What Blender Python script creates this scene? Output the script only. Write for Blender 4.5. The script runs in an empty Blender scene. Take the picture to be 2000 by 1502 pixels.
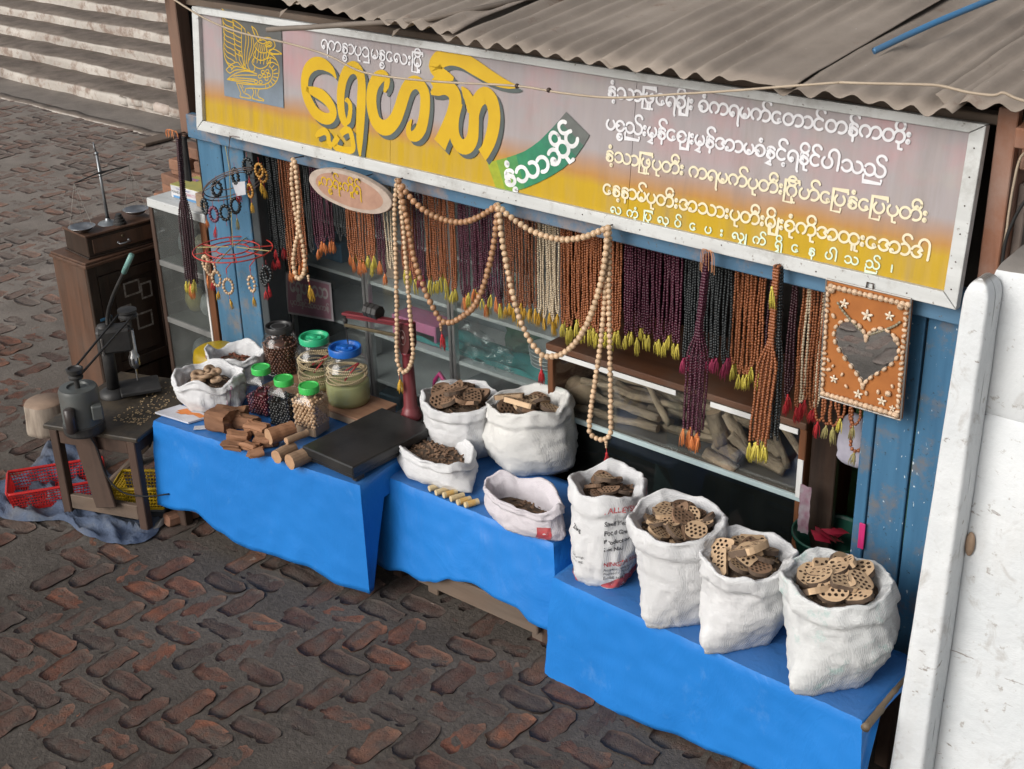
import bpy, bmesh, math, random
from mathutils import Vector, Matrix, noise as mnoise
random.seed(7)
PI = math.pi
# ------------------------------------------------------------------ camera, sky, sun, exposure
scene = bpy.context.scene
C = scene.collection
CAM_H = 3.25
AX = Vector((0.7568511, 0.25978403, -0.5997405))      # world X, Y, Z axes seen from the camera (x right, y down, z forward)
AY = Vector((0.65313279, -0.33483633, 0.67919231))
AZ = Vector((-0.0243716, -0.90575763, -0.42309471))
FPX = 2638.74
cam_data = bpy.data.cameras.new('camera')
cam = bpy.data.objects.new('camera', cam_data)
C.objects.link(cam)
right = Vector((AX[0], AY[0], AZ[0])); down = Vector((AX[1], AY[1], AZ[1])); fwd = Vector((AX[2], AY[2], AZ[2]))
m = Matrix.Identity(4)
for r in range(3):
    m[r][0] = right[r]; m[r][1] = -down[r]; m[r][2] = -fwd[r]
m[2][3] = CAM_H
cam.matrix_world = m
cam_data.sensor_width = 36.0
cam_data.lens = FPX / 2000.0 * 36.0
cam_data.clip_start = 0.05
cam_data.clip_end = 400.0
scene.camera = cam

SUN_EL, SUN_AZ = math.radians(29), math.radians(-14)     # azimuth measured from -Y (behind the camera) towards -X
sd = Vector((math.cos(SUN_EL) * math.sin(SUN_AZ), -math.cos(SUN_EL) * math.cos(SUN_AZ), math.sin(SUN_EL)))
world = bpy.data.worlds.new('World'); scene.world = world; world.use_nodes = True
wn = world.node_tree.nodes; wl = world.node_tree.links
bg = wn['Background']
sky = wn.new('ShaderNodeTexSky'); sky.sky_type = 'NISHITA'; sky.sun_disc = False
sky.sun_elevation = SUN_EL; sky.sun_rotation = math.atan2(sd.x, sd.y)
sky.dust_density = 4.0; sky.air_density = 1.0; sky.ozone_density = 1.0
hs = wn.new('ShaderNodeHueSaturation'); hs.inputs['Saturation'].default_value = 0.30   # pale overcast dome
wl.new(sky.outputs[0], hs.inputs['Color']); wl.new(hs.outputs[0], bg.inputs[0])
bg.inputs[1].default_value = 0.10
sun_data = bpy.data.lights.new('sun', 'SUN'); sun_data.energy = 1.5; sun_data.angle = math.radians(38)
sun_data.color = (1.0, 0.975, 0.94)
sun = bpy.data.objects.new('sun', sun_data); C.objects.link(sun)
sun.rotation_euler = (-sd).to_track_quat('-Z', 'Y').to_euler()
sun.location = sd * 30
vs = scene.view_settings
vs.view_transform = 'Standard'; vs.look = 'None'; vs.gamma = 1.0; vs.use_curve_mapping = False
vs.exposure = 0.38
scene.cycles.max_bounces = 8; scene.cycles.transparent_max_bounces = 16
scene.cycles.use_denoising = True
scene.cycles.caustics_reflective = False; scene.cycles.caustics_refractive = False

# ------------------------------------------------------------------ measuring helpers
def ray(u, v):
    d = Vector(((u - 1000.0) / FPX, (v - 751.0) / FPX, 1.0))
    return Vector((AX.dot(d), AY.dot(d), AZ.dot(d)))
def PY(u, v, y):            # the point of the upright plane Y = y
    d = ray(u, v); t = y / d.y
    return Vector((d.x * t, y, CAM_H + d.z * t))
def PZ(u, v, z):            # the point of the level plane Z = z
    d = ray(u, v); t = (z - CAM_H) / d.z
    return Vector((d.x * t, d.y * t, z))
def project(p):
    q = Vector(p) - Vector((0, 0, CAM_H))
    z = q.dot(fwd)
    return 1000 + FPX * q.dot(right) / z, 751 + FPX * q.dot(down) / z, z
def nz(x, y=0.0, z=0.0): return mnoise.noise(Vector((x, y, z)))
def lerp(a, b, t): return a + (b - a) * t
def sm(a, b, x):
    t = max(0.0, min(1.0, (x - a) / (b - a))); return t * t * (3 - 2 * t)

# ------------------------------------------------------------------ materials
MATS = {}
def nodes_of(name):
    mt = bpy.data.materials.new(name); mt.use_nodes = True
    MATS[name] = mt
    return mt, mt.node_tree.nodes, mt.node_tree.links, mt.node_tree.nodes['Principled BSDF']
def coords(n, l, scale=(1, 1, 1), kind='Object', perobj=False):
    tc = n.new('ShaderNodeTexCoord'); mp = n.new('ShaderNodeMapping')
    mp.inputs['Scale'].default_value = scale
    l.new(tc.outputs[kind], mp.inputs['Vector'])
    if perobj:
        oi = n.new('ShaderNodeObjectInfo'); mu = n.new('ShaderNodeMath'); mu.operation = 'MULTIPLY'; mu.inputs[1].default_value = 37.0
        l.new(oi.outputs['Random'], mu.inputs[0])
        cb = n.new('ShaderNodeCombineXYZ')
        for i in range(3): l.new(mu.outputs[0], cb.inputs[i])
        l.new(cb.outputs[0], mp.inputs['Location'])
    return mp.outputs[0]
def noise_n(n, l, vec, scale, detail=5, rough=.55, dist=0.0):
    t = n.new('ShaderNodeTexNoise'); t.inputs['Scale'].default_value = scale
    t.inputs['Detail'].default_value = detail; t.inputs['Roughness'].default_value = rough; t.inputs['Distortion'].default_value = dist
    l.new(vec, t.inputs['Vector'])
    return t.outputs['Fac']
def ramp(n, l, fac, stops):
    r = n.new('ShaderNodeValToRGB'); e = r.color_ramp.elements
    while len(e) > 1: e.remove(e[-1])
    for i, (p, c) in enumerate(stops):
        if i == 0: e[0].position = p
        else: e.new(p)
        if not hasattr(c, '__len__'): c = (c, c, c)
        e[i].color = (c[0], c[1], c[2], 1)
    l.new(fac, r.inputs['Fac'])
    return r.outputs['Color']
def mix(n, l, fac, a, b, mode='MIX'):
    x = n.new('ShaderNodeMix'); x.data_type = 'RGBA'; x.blend_type = mode
    for s, v in ((0, fac), (6, a), (7, b)):
        if hasattr(v, 'links') or hasattr(v, 'is_linked'): l.new(v, x.inputs[s])
        elif s == 0: x.inputs[0].default_value = v
        else: x.inputs[s].default_value = (v[0], v[1], v[2], 1)
    return x.outputs[2]
def bump(n, l, bs, height, strength=.3, dist=.01):
    b = n.new('ShaderNodeBump'); b.inputs['Strength'].default_value = strength; b.inputs['Distance'].default_value = dist
    l.new(height, b.inputs['Height']); l.new(b.outputs[0], bs.inputs['Normal'])
def simple(name, c1, c2=None, scale=6, rough=.6, bstr=0.0, bscale=60, metal=0.0, spec=.5, stretch=(1, 1, 1), dirt=None, dirt_amt=.5, dirt_scale=3, perobj=False, rnd=0.0, bdist=.004):
    """base colour noise between c1 and c2, optional dirt patches, optional relief"""
    mt, n, l, b = nodes_of(name)
    v = coords(n, l, stretch, perobj=perobj)
    if c2 is None: c2 = tuple(x * .72 for x in c1)
    f = noise_n(n, l, v, scale)
    col = ramp(n, l, f, [(.32, c2), (.68, c1)])
    if dirt:
        f2 = noise_n(n, l, v, dirt_scale, 8, .7)
        k = ramp(n, l, f2, [(.5 - .12, 0.0), (.5 + .18, dirt_amt)])
        col = mix(n, l, k, col, dirt)
    if rnd:
        oi = n.new('ShaderNodeObjectInfo')
        k = ramp(n, l, oi.outputs['Random'], [(0, 1 - rnd), (1, 1 + rnd)])
        col = mix(n, l, 1.0, col, k, 'MULTIPLY')
    l.new(col, b.inputs['Base Color'])
    b.inputs['Roughness'].default_value = rough; b.inputs['Metallic'].default_value = metal
    b.inputs['Specular IOR Level'].default_value = spec
    if bstr: bump(n, l, b, noise_n(n, l, v, bscale, 6, .6), bstr, bdist)
    return mt
def woodmat(name, c1, c2, axis=0, scale=14, rough=.6, dirt=None, dirt_amt=.4, bstr=.25, rnd=0.0, perobj=True):
    st = [1.0, 1.0, 1.0]; st[axis] = .09
    mt, n, l, b = nodes_of(name)
    v = coords(n, l, st, perobj=perobj)
    f = noise_n(n, l, v, scale, 8, .65, .6)
    col = ramp(n, l, f, [(.3, c2), (.5, lerp3(c1, c2, .4)), (.7, c1)])
    if dirt:
        v2 = coords(n, l, (1, 1, 1), perobj=perobj)
        k = ramp(n, l, noise_n(n, l, v2, 4, 7, .7), [(.42, 0.0), (.7, dirt_amt)])
        col = mix(n, l, k, col, dirt)
    if rnd:
        oi = n.new('ShaderNodeObjectInfo')
        k = ramp(n, l, oi.outputs['Random'], [(0, 1 - rnd), (1, 1 + rnd)])
        col = mix(n, l, 1.0, col, k, 'MULTIPLY')
    l.new(col, b.inputs['Base Color']); b.inputs['Roughness'].default_value = rough
    b.inputs['Specular IOR Level'].default_value = .35
    bump(n, l, b, f, bstr, .004)
    return mt
def lerp3(a, b, t): return tuple(lerp(x, y, t) for x, y in zip(a, b))
def paintmat(name, c1, c2, wear, wear_amt=.6, wear_scale=5, chip=None, rough=.5, vertical=True, spots=None):
    """flaking paint on boards: streaky colour, worn patches, fine chips or spots"""
    mt, n, l, b = nodes_of(name)
    v = coords(n, l, (1, 1, .12) if vertical else (.12, 1, 1), perobj=True)
    v1 = coords(n, l, (1, 1, 1), perobj=True)
    f = noise_n(n, l, v, 22, 6, .6)
    col = ramp(n, l, f, [(.3, c2), (.7, c1)])
    k = ramp(n, l, noise_n(n, l, v1, wear_scale, 9, .72), [(.52, 0.0), (.66, wear_amt)])
    col = mix(n, l, k, col, wear)
    if chip:
        k = ramp(n, l, noise_n(n, l, v1, 60, 4, .6), [(.66, 0.0), (.70, .9)])
        col = mix(n, l, k, col, chip)
    if spots:
        k = ramp(n, l, noise_n(n, l, coords(n, l, (1, 1, .45), perobj=True), 95, 2, .5), [(.70, 0.0), (.735, .85)])
        col = mix(n, l, k, col, spots)
    l.new(col, b.inputs['Base Color']); b.inputs['Roughness'].default_value = rough
    b.inputs['Specular IOR Level'].default_value = .4
    bump(n, l, b, noise_n(n, l, v, 40, 6, .6), .2, .003)
    return mt
def glassmat(name, tint=(1, 1, 1), dirt=0.0, rough=.03, dirtcol=(.5, .52, .52), refl=1.0):
    mt, n, l, b = nodes_of(name)
    out = n['Material Output']
    tr = n.new('ShaderNodeBsdfTransparent'); tr.inputs[0].default_value = (*tint, 1)
    gl = n.new('ShaderNodeBsdfGlossy'); gl.inputs['Roughness'].default_value = rough; gl.inputs[0].default_value = (refl, refl, refl, 1)
    lw = n.new('ShaderNodeLayerWeight'); lw.inputs[0].default_value = .5
    pw_ = n.new('ShaderNodeMath'); pw_.operation = 'POWER'; pw_.inputs[1].default_value = 3.2; l.new(lw.outputs['Facing'], pw_.inputs[0])
    fr = n.new('ShaderNodeMath'); fr.operation = 'MULTIPLY_ADD'; fr.inputs[1].default_value = .55; fr.inputs[2].default_value = .045; l.new(pw_.outputs[0], fr.inputs[0])
    mx = n.new('ShaderNodeMixShader'); l.new(fr.outputs[0], mx.inputs[0]); l.new(tr.outputs[0], mx.inputs[1]); l.new(gl.outputs[0], mx.inputs[2])
    last = mx.outputs[0]
    if dirt:
        df = n.new('ShaderNodeBsdfDiffuse'); df.inputs[0].default_value = (*dirtcol, 1)
        v = coords(n, l)
        k = ramp(n, l, noise_n(n, l, v, 5, 8, .7), [(.3, dirt * .35), (.75, dirt)])
        m2 = n.new('ShaderNodeMixShader'); l.new(k, m2.inputs[0]); l.new(last, m2.inputs[1]); l.new(df.outputs[0], m2.inputs[2])
        last = m2.outputs[0]
    l.new(last, out.inputs[0])
    return mt
def vcolmat(name, rough=.6, spec=.4):
    mt, n, l, b = nodes_of(name)
    a = n.new('ShaderNodeAttribute'); a.attribute_name = 'Col'
    k = ramp(n, l, noise_n(n, l, coords(n, l), 30, 5, .6), [(.3, .82), (.7, 1.08)])
    l.new(mix(n, l, 1.0, a.outputs['Color'], k, 'MULTIPLY'), b.inputs['Base Color'])
    b.inputs['Roughness'].default_value = rough; b.inputs['Specular IOR Level'].default_value = spec
    return mt

# ------------------------------------------------------------------ mesh helpers
def tag(o, label=None, cat=None, group=None, kind=None):
    if label: o['label'] = label
    if cat: o['category'] = cat
    if group: o['group'] = group
    if kind: o['kind'] = kind
    return o
def empty(name, loc, label=None, cat=None, group=None, rz=0.0):
    o = bpy.data.objects.new(name, None); C.objects.link(o)
    o.location = loc; o.rotation_euler = (0, 0, rz); o.empty_display_size = .05
    return tag(o, label, cat, group)
def frame_of(parent):
    while parent is not None and parent.parent is not None: parent = parent.parent
    if parent is None: return Matrix.Identity(4)
    return Matrix.Translation(parent.location) @ parent.rotation_euler.to_matrix().to_4x4()
class MB:
    def __init__(s): s.v = []; s.f = []; s.mi = []; s.cur = 0; s.col = None; s.cols = []
    def _addf(s, fs):
        s.f += fs; s.mi += [s.cur] * len(fs); s.cols += [s.col] * len(fs)
    def raw(s, vs, fs):
        b = len(s.v); s.v += [tuple(x) for x in vs]; s._addf([tuple(b + i for i in f) for f in fs]); return s
    def box(s, c, size, rot=None, b=.003):
        hx, hy, hz = [x / 2 for x in size]; b = min(b, hx * .45, hy * .45, hz * .45)
        vs = []; idx = {}
        for sx in (-1, 1):
            for sy in (-1, 1):
                for sz in (-1, 1):
                    for a in range(3):
                        p = [sx * hx, sy * hy, sz * hz]
                        for k in range(3):
                            if k != a: p[k] -= (sx, sy, sz)[k] * b
                        idx[(sx, sy, sz, a)] = len(vs); vs.append(Vector(p))
        if rot is not None: vs = [rot @ p for p in vs]
        c = Vector(c); vs = [p + c for p in vs]
        F = []
        def outward(ids):
            a = [vs[i] for i in ids]; nrm = (a[1] - a[0]).cross(a[2] - a[0]); ctr = sum(a, Vector()) / len(a) - c
            return ids if nrm.dot(ctr) > 0 else ids[::-1]
        for a in range(3):
            o1, o2 = [k for k in range(3) if k != a]
            for sg in (-1, 1):
                ids = []
                for p, q in ((-1, -1), (1, -1), (1, 1), (-1, 1)):
                    t = [0, 0, 0]; t[a] = sg; t[o1] = p; t[o2] = q; ids.append(idx[(*t, a)])
                F.append(tuple(outward(ids)))
            for p in (-1, 1):
                for q in (-1, 1):
                    t0 = [0, 0, 0]; t0[o1] = p; t0[o2] = q
                    t1 = list(t0); t0[a] = -1; t1[a] = 1
                    ids = [idx[(*t0, o1)], idx[(*t1, o1)], idx[(*t1, o2)], idx[(*t0, o2)]]
                    F.append(tuple(outward(ids)))
        for sx in (-1, 1):
            for sy in (-1, 1):
                for sz in (-1, 1):
                    F.append(tuple(outward([idx[(sx, sy, sz, a)] for a in range(3)])))
        return s.raw(vs, F)
    def span(s, lo, hi, b=.003):
        lo = Vector(lo); hi = Vector(hi)
        return s.box((lo + hi) / 2, [abs(x) for x in (hi - lo)], None, b)
    def beam(s, p0, p1, w, h, b=.003, up=(0, 0, 1)):
        p0 = Vector(p0); p1 = Vector(p1); d = p1 - p0; L = d.length; d.normalize()
        sx = d.cross(Vector(up))
        if sx.length < 1e-4: sx = Vector((1, 0, 0))
        sx.normalize(); sz = sx.cross(d)
        R = Matrix((sx, d, sz)).transposed()
        return s.box((p0 + p1) / 2, (w, L, h), R, b)
    def tube(s, pts, r, n=6, cap=True, closed=False):
        pts = [Vector(p) for p in pts]; k = len(pts)
        rs = r if hasattr(r, '__len__') else [r] * k
        base = len(s.v); up = None
        for i, p in enumerate(pts):
            if closed: t = pts[(i + 1) % k] - pts[i - 1]
            else: t = pts[min(i + 1, k - 1)] - pts[max(i - 1, 0)]
            if t.length < 1e-9: t = Vector((0, 0, 1))
            t.normalize()
            if up is None:
                up = Vector((0, 0, 1)) if abs(t.z) < .9 else Vector((1, 0, 0))
            x = up.cross(t)
            if x.length < 1e-5: x = Vector((1, 0, 0)).cross(t)
            x.normalize(); y = t.cross(x); up = y
            for j in range(n):
                a = 2 * PI * j / n
                s.v.append(tuple(p + (x * math.cos(a) + y * math.sin(a)) * rs[i]))
        F = []
        for i in range(k if closed else k - 1):
            for j in range(n):
                a = base + i * n + j; b_ = base + i * n + (j + 1) % n
                i2 = (i + 1) % k
                c = base + i2 * n + (j + 1) % n; d = base + i2 * n + j
                F.append((a, b_, c, d))
        if cap and not closed:
            F.append(tuple(base + j for j in range(n - 1, -1, -1)))
            F.append(tuple(base + (k - 1) * n + j for j in range(n)))
        s._addf(F); return s
    def cyl(s, p0, p1, r0, r1=None, n=16): return s.tube([p0, p1], [r0, r0 if r1 is None else r1], n)
    def lathe(s, prof, n=24, c=(0, 0, 0), capb=False, capt=False, M=None):
        base = len(s.v); c = Vector(c)
        for (r, z) in prof:
            for j in range(n):
                a = 2 * PI * j / n; p = Vector((r * math.cos(a), r * math.sin(a), z))
                if M is not None: p = M @ p
                s.v.append(tuple(p + c))
        F = []
        for i in range(len(prof) - 1):
            for j in range(n):
                F.append((base + i * n + j, base + i * n + (j + 1) % n, base + (i + 1) * n + (j + 1) % n, base + (i + 1) * n + j))
        if capb: F.append(tuple(base + j for j in range(n - 1, -1, -1)))
        if capt: F.append(tuple(base + (len(prof) - 1) * n + j for j in range(n)))
        s._addf(F); return s
    def ball(s, c, r, nu=6, nv=4, sc=(1, 1, 1)):
        base = len(s.v); c = Vector(c)
        s.v.append((c.x, c.y, c.z + r * sc[2]))
        for i in range(1, nv):
            th = PI * i / nv; z = math.cos(th) * r; q = math.sin(th) * r
            for j in range(nu):
                a = 2 * PI * j / nu
                s.v.append((c.x + q * math.cos(a) * sc[0], c.y + q * math.sin(a) * sc[1], c.z + z * sc[2]))
        s.v.append((c.x, c.y, c.z - r * sc[2])); e = len(s.v) - 1
        F = []
        for j in range(nu):
            F.append((base, base + 1 + j, base + 1 + (j + 1) % nu))
            F.append((e, e - nu + (j + 1) % nu, e - nu + j))
        for i in range(nv - 2):
            for j in range(nu):
                a = base + 1 + i * nu
                F.append((a + j, a + nu + j, a + nu + (j + 1) % nu, a + (j + 1) % nu))
        s._addf(F); return s
    def grid(s, P, nu, nv, flip=False):
        base = len(s.v)
        for i in range(nu + 1):
            for j in range(nv + 1): s.v.append(tuple(P(i / nu, j / nv)))
        F = []
        for i in range(nu):
            for j in range(nv):
                a = base + i * (nv + 1) + j
                q = (a, a + nv + 1, a + nv + 2, a + 1)
                F.append(q[::-1] if flip else q)
        s._addf(F); return s
    def mesh(s, name, mats, smooth=False, inv=None):
        me = bpy.data.meshes.new(name)
        vs = s.v if inv is None else [tuple(inv @ Vector(p)) for p in s.v]
        me.from_pydata(vs, [], s.f)
        if not isinstance(mats, (list, tuple)): mats = [mats]
        for mt in mats: me.materials.append(mt)
        if len(mats) > 1: me.polygons.foreach_set('material_index', s.mi)
        if any(c is not None for c in s.cols):
            at = me.color_attributes.new('Col', 'FLOAT_COLOR', 'CORNER'); i = 0; dat = []
            for f, c in zip(s.f, s.cols):
                for _ in f: dat += [c[0], c[1], c[2], 1.0]
            at.data.foreach_set('color', dat)
        if smooth: me.polygons.foreach_set('use_smooth', [True] * len(me.polygons))
        me.update()
        return me
    def build(s, name, mats, parent=None, smooth=False, world=True, autosmooth=None):
        inv = frame_of(parent).inverted() if (parent is not None and world) else None
        me = s.mesh(name, mats, smooth, inv)
        o = bpy.data.objects.new(name, me); C.objects.link(o)
        if parent is not None: o.parent = parent
        if autosmooth:
            me.polygons.foreach_set('use_smooth', [True] * len(me.polygons))
            bm = bmesh.new(); bm.from_mesh(me)
            for e in bm.edges:
                if len(e.link_faces) == 2 and e.calc_face_angle(0) > autosmooth: e.smooth = False
            bm.to_mesh(me); bm.free()
        return o
def inst(name, me, parent, loc, rot=(0, 0, 0), sc=(1, 1, 1)):
    o = bpy.data.objects.new(name, me); C.objects.link(o)
    o.location = loc; o.rotation_euler = rot; o.scale = sc
    if parent is not None: o.parent = parent
    return o
def struct(o): o['kind'] = 'structure'; return o
def arcpts(cx, cy, rx, ry, a0, a1, n=None):
    if n is None: n = max(3, int(abs(a1 - a0) / 18))
    return [(cx + rx * math.cos(math.radians(lerp(a0, a1, i / n))), cy + ry * math.sin(math.radians(lerp(a0, a1, i / n)))) for i in range(n + 1)]
def rotz(a): return Matrix.Rotation(a, 3, 'Z')
# ------------------------------------------------------------------ shared materials
DUST = (.115, .095, .078)
M_white = paintmat('white_paint', (.56, .57, .56), (.45, .46, .45), (.32, .31, .29), .65, 7, chip=(.22, .2, .18), rough=.55, vertical=False)
M_whitev = paintmat('white_paint_upright', (.66, .67, .66), (.56, .57, .56), (.36, .35, .33), .5, 7, chip=(.22, .2, .18), rough=.55)
M_blue = paintmat('blue_board_paint', (.075, .18, .285), (.048, .13, .215), (.20, .175, .16), .8, 7, chip=(.035, .06, .085), rough=.5)
M_bluespot = paintmat('blue_board_paint_spotted', (.055, .155, .265), (.036, .11, .20), (.15, .135, .125), .8, 8, chip=(.03, .05, .07), rough=.45, spots=(.6, .66, .68))
M_header = paintmat('blue_header_paint', (.085, .18, .28), (.06, .13, .21), (.26, .20, .17), .85, 4, chip=(.1, .09, .085), rough=.5, vertical=False)
M_wood_dark = woodmat('dark_cabinet_wood', (.040, .022, .014), (.012, .008, .006), 2, 16, .45, dirt=(.09, .075, .06), dirt_amt=.25)
M_wood_side = woodmat('reddish_cabinet_wood', (.125, .062, .037), (.05, .027, .017), 2, 14, .55, dirt=(.1, .08, .065), dirt_amt=.4)
M_wood_old = woodmat('weathered_wood', (.16, .115, .085), (.075, .052, .038), 0, 14, .75, dirt=DUST, dirt_amt=.6)
M_wood_bench = woodmat('bench_wood', (.085, .050, .036), (.036, .022, .016), 2, 14, .7, dirt=(.12, .09, .07), dirt_amt=.2)
M_wood_brown = woodmat('brown_case_wood', (.13, .055, .028), (.06, .026, .014), 0, 14, .5, dirt=DUST, dirt_amt=.45)
M_wood_brownv = woodmat('brown_case_wood_upright', (.19, .075, .032), (.09, .036, .017), 2, 14, .5)
M_wood_red = woodmat('red_brown_boards', (.26, .115, .065), (.13, .055, .032), 2, 12, .6, dirt=(.33, .31, .29), dirt_amt=.35)
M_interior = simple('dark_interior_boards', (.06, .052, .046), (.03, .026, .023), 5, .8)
M_steel = simple('brushed_steel', (.52, .53, .54), (.36, .36, .36), 30, .28, metal=1.0)
M_alu = simple('aluminium_frame', (.62, .63, .63), (.5, .5, .5), 12, .35, metal=.9)
M_iron = simple('dark_iron', (.035, .035, .036), (.018, .018, .018), 9, .5, .25, 50, metal=.3, dirt=(.11, .1, .09), dirt_amt=.4)
M_nail = simple('rusty_nail', (.09, .055, .04), (.04, .03, .026), 40, .6, metal=.4)
M_black = simple('black_rubber', (.018, .018, .018), None, 10, .5)

# ------------------------------------------------------------------ pavement
mt, n, l, b = nodes_of('dusty_mortar')
v = coords(n, l)
c0 = ramp(n, l, noise_n(n, l, v, 1.6, 9, .65), [(.3, (.060, .050, .042)), (.5, (.094, .080, .068)), (.72, (.150, .132, .115))])
k = ramp(n, l, noise_n(n, l, v, 38, 5, .7), [(.35, .72), (.7, 1.15)])
c0 = mix(n, l, 1.0, c0, k, 'MULTIPLY')
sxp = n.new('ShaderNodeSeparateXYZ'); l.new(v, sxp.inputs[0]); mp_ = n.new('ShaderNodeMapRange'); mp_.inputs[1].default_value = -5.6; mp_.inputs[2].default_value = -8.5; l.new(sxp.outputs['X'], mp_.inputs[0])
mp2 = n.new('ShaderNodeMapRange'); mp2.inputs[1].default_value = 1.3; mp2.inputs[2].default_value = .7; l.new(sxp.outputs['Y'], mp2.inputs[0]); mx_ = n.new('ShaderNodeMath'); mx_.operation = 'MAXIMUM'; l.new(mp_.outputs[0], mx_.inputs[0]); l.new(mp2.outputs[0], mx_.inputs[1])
c0 = mix(n, l, mix(n, l, 1.0, mx_.outputs[0], ramp(n, l, noise_n(n, l, v, 2.5, 8, .65), [(.3, .35), (.7, .95)]), 'MULTIPLY'), c0, (.26, .225, .195))     # brighter daylight painted in as pale dust towards the stairs and in the open
kk = ramp(n, l, noise_n(n, l, v, 70, 3, .5), [(.70, 0.0), (.76, .5)])
c0 = mix(n, l, kk, c0, (.30, .27, .24))
l.new(c0, b.inputs['Base Color']); b.inputs['Roughness'].default_value = .85; b.inputs['Specular IOR Level'].default_value = .25
bump(n, l, b, noise_n(n, l, v, 55, 9, .7), .7, .012)
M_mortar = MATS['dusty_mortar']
def brickmat(name, attr):
    mt, n, l, b = nodes_of(name)
    v = coords(n, l, kind='Object', perobj=not attr)
    if attr:
        a = n.new('ShaderNodeAttribute'); a.attribute_name = 'Col'; r = a.outputs['Fac']
    else:
        r = n.new('ShaderNodeObjectInfo').outputs['Random']
    base = ramp(n, l, r, [(0, (.075, .046, .039)), (.3, (.110, .054, .041)), (.52, (.155, .064, .042)), (.74, (.225, .080, .044)), (.9, (.29, .105, .052)), (1, (.12, .088, .072))])
    f = noise_n(n, l, v, 26, 8, .7)
    base = mix(n, l, 1.0, base, ramp(n, l, f, [(.3, .55), (.7, 1.3)]), 'MULTIPLY')
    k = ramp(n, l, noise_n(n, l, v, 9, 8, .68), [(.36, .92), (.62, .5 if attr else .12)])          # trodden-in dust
    base = mix(n, l, k, base, (.185, .155, .132) if attr else (.098, .083, .07))  # far bricks: paler dust, with the stronger light back there mixed into the colour
    k = ramp(n, l, noise_n(n, l, v, 14, 4, .6), [(.70, 0.0), (.76, .55)])
    base = mix(n, l, k, base, (.34, .29, .25))
    l.new(base, b.inputs['Base Color']); b.inputs['Roughness'].default_value = .8; b.inputs['Specular IOR Level'].default_value = .3
    bump(n, l, b, mix(n, l, .45, noise_n(n, l, v, 34, 9, .72, .5), noise_n(n, l, v, 120, 6, .7)), 1.0, .016)
    return mt
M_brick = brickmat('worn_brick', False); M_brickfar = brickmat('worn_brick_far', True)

def gz(x, y):
    return .010 * nz(x * .9, y * .9, 3.1) + .005 * nz(x * 2.7, y * 2.7, 8.3)
xs = [-60, -40, -28, -22, -18] + [-16 + i * .11 for i in range(0, 147)] + [.6, 2, 6, 15, 40]
ys = [-30, -12, -4, -1, .6] + [1.4 + i * .11 for i in range(0, 66)] + [9, 12, 20, 40, 60]
g = MB()
for x in xs:
    for y in ys:
        inside = -16 < x < .2 and 1.3 < y < 8.6
        g.v.append((x, y, gz(x, y) if inside else -.004))
ny = len(ys)
g._addf([(i * ny + j, (i + 1) * ny + j, (i + 1) * ny + j + 1, i * ny + j + 1) for i in range(len(xs) - 1) for j in range(ny - 1)])
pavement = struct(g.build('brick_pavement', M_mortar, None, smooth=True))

def brick_mesh(seed):
    rs = random.Random(seed); nx, nyy = 7, 5
    L, W = .219, .101
    vs = []; F = []
    ex = rs.uniform(.6, 1.0)
    for i in range(nx):
        for j in range(nyy):
            u = i / (nx - 1) * 2 - 1; w = j / (nyy - 1) * 2 - 1
            # rounded, gnawed outline
            x = u * L / 2; y = w * W / 2
            if abs(u) > .9 and abs(w) > .9: x *= rs.uniform(.80, .97); y *= rs.uniform(.62, .95)
            x += rs.uniform(-.007, .007) * (1 if abs(u) > .9 else .5); y += rs.uniform(-.0075, .0075) * (1 if abs(w) > .9 else .4)
            edge = max(abs(u), abs(w)) > .95
            z = .0068 + .007 * nz(x * 22 + seed * 3.7, y * 22) * ex + rs.uniform(-.002, .002) - (.0042 if edge else 0) - (.005 if rs.random() < .12 else 0)
            vs.append((x, y, z))
    for i in range(nx - 1):
        for j in range(nyy - 1):
            a = i * nyy + j; F.append((a, a + nyy, a + nyy + 1, a + 1))
    ring = [i * nyy for i in range(nx)] + [(nx - 1) * nyy + j for j in range(1, nyy)] + [i * nyy + nyy - 1 for i in range(nx - 2, -1, -1)] + [j for j in range(nyy - 2, 0, -1)]
    b0 = len(vs)
    for r in ring: vs.append((vs[r][0] * 1.03, vs[r][1] * 1.05, -.02))
    k = len(ring)
    for i in range(k): F.append((ring[i], b0 + i, b0 + (i + 1) % k, ring[(i + 1) % k])[::-1])
    return vs, F
BR = []
for sdd in range(10):
    vs, F = brick_mesh(sdd); q = MB(); q.raw(vs, F); BR.append((vs, F, q.mesh('brick', M_brick, True)))
PIT = .119; ROT = math.radians(3.5); cr, sr = math.cos(ROT), math.sin(ROT)
v0 = PZ(551.2, 1170, 0); OX = v0.x - (.5 * PIT * cr - 2 * PIT * sr); OY = v0.y - (.5 * PIT * sr + 2 * PIT * cr)
cand = []
for a in range(-190, 190):
    for c in range(-95, 95):
        for vert in (0, 1):
            gx = (a + 2 * c + (.5 if vert else 1.0)) * PIT; gy = (a - 2 * c + (2.0 if vert else .5)) * PIT
            x = gx * cr - gy * sr + OX; y = gx * sr + gy * cr + OY
            if -4.6 < x < -1.9 and -.9 < y < 1.3:            # the patch the heart mirror looks at
                cand.append((50, x, y, vert)); continue
            if not (-15.5 < x < -.9 and 1.3 < y < 7.45): continue
            if y > 3.75 and x > -5.85: continue
            if y > 3.3 and x > -1.6: continue
            u, w, z = project((x, y, 0))
            if not (-60 < u < 2060 and -40 < w < 1560): continue
            cand.append((z, x, y, vert))
cand.sort()
rb = random.Random(11); far = MB(); nb = 0
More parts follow.
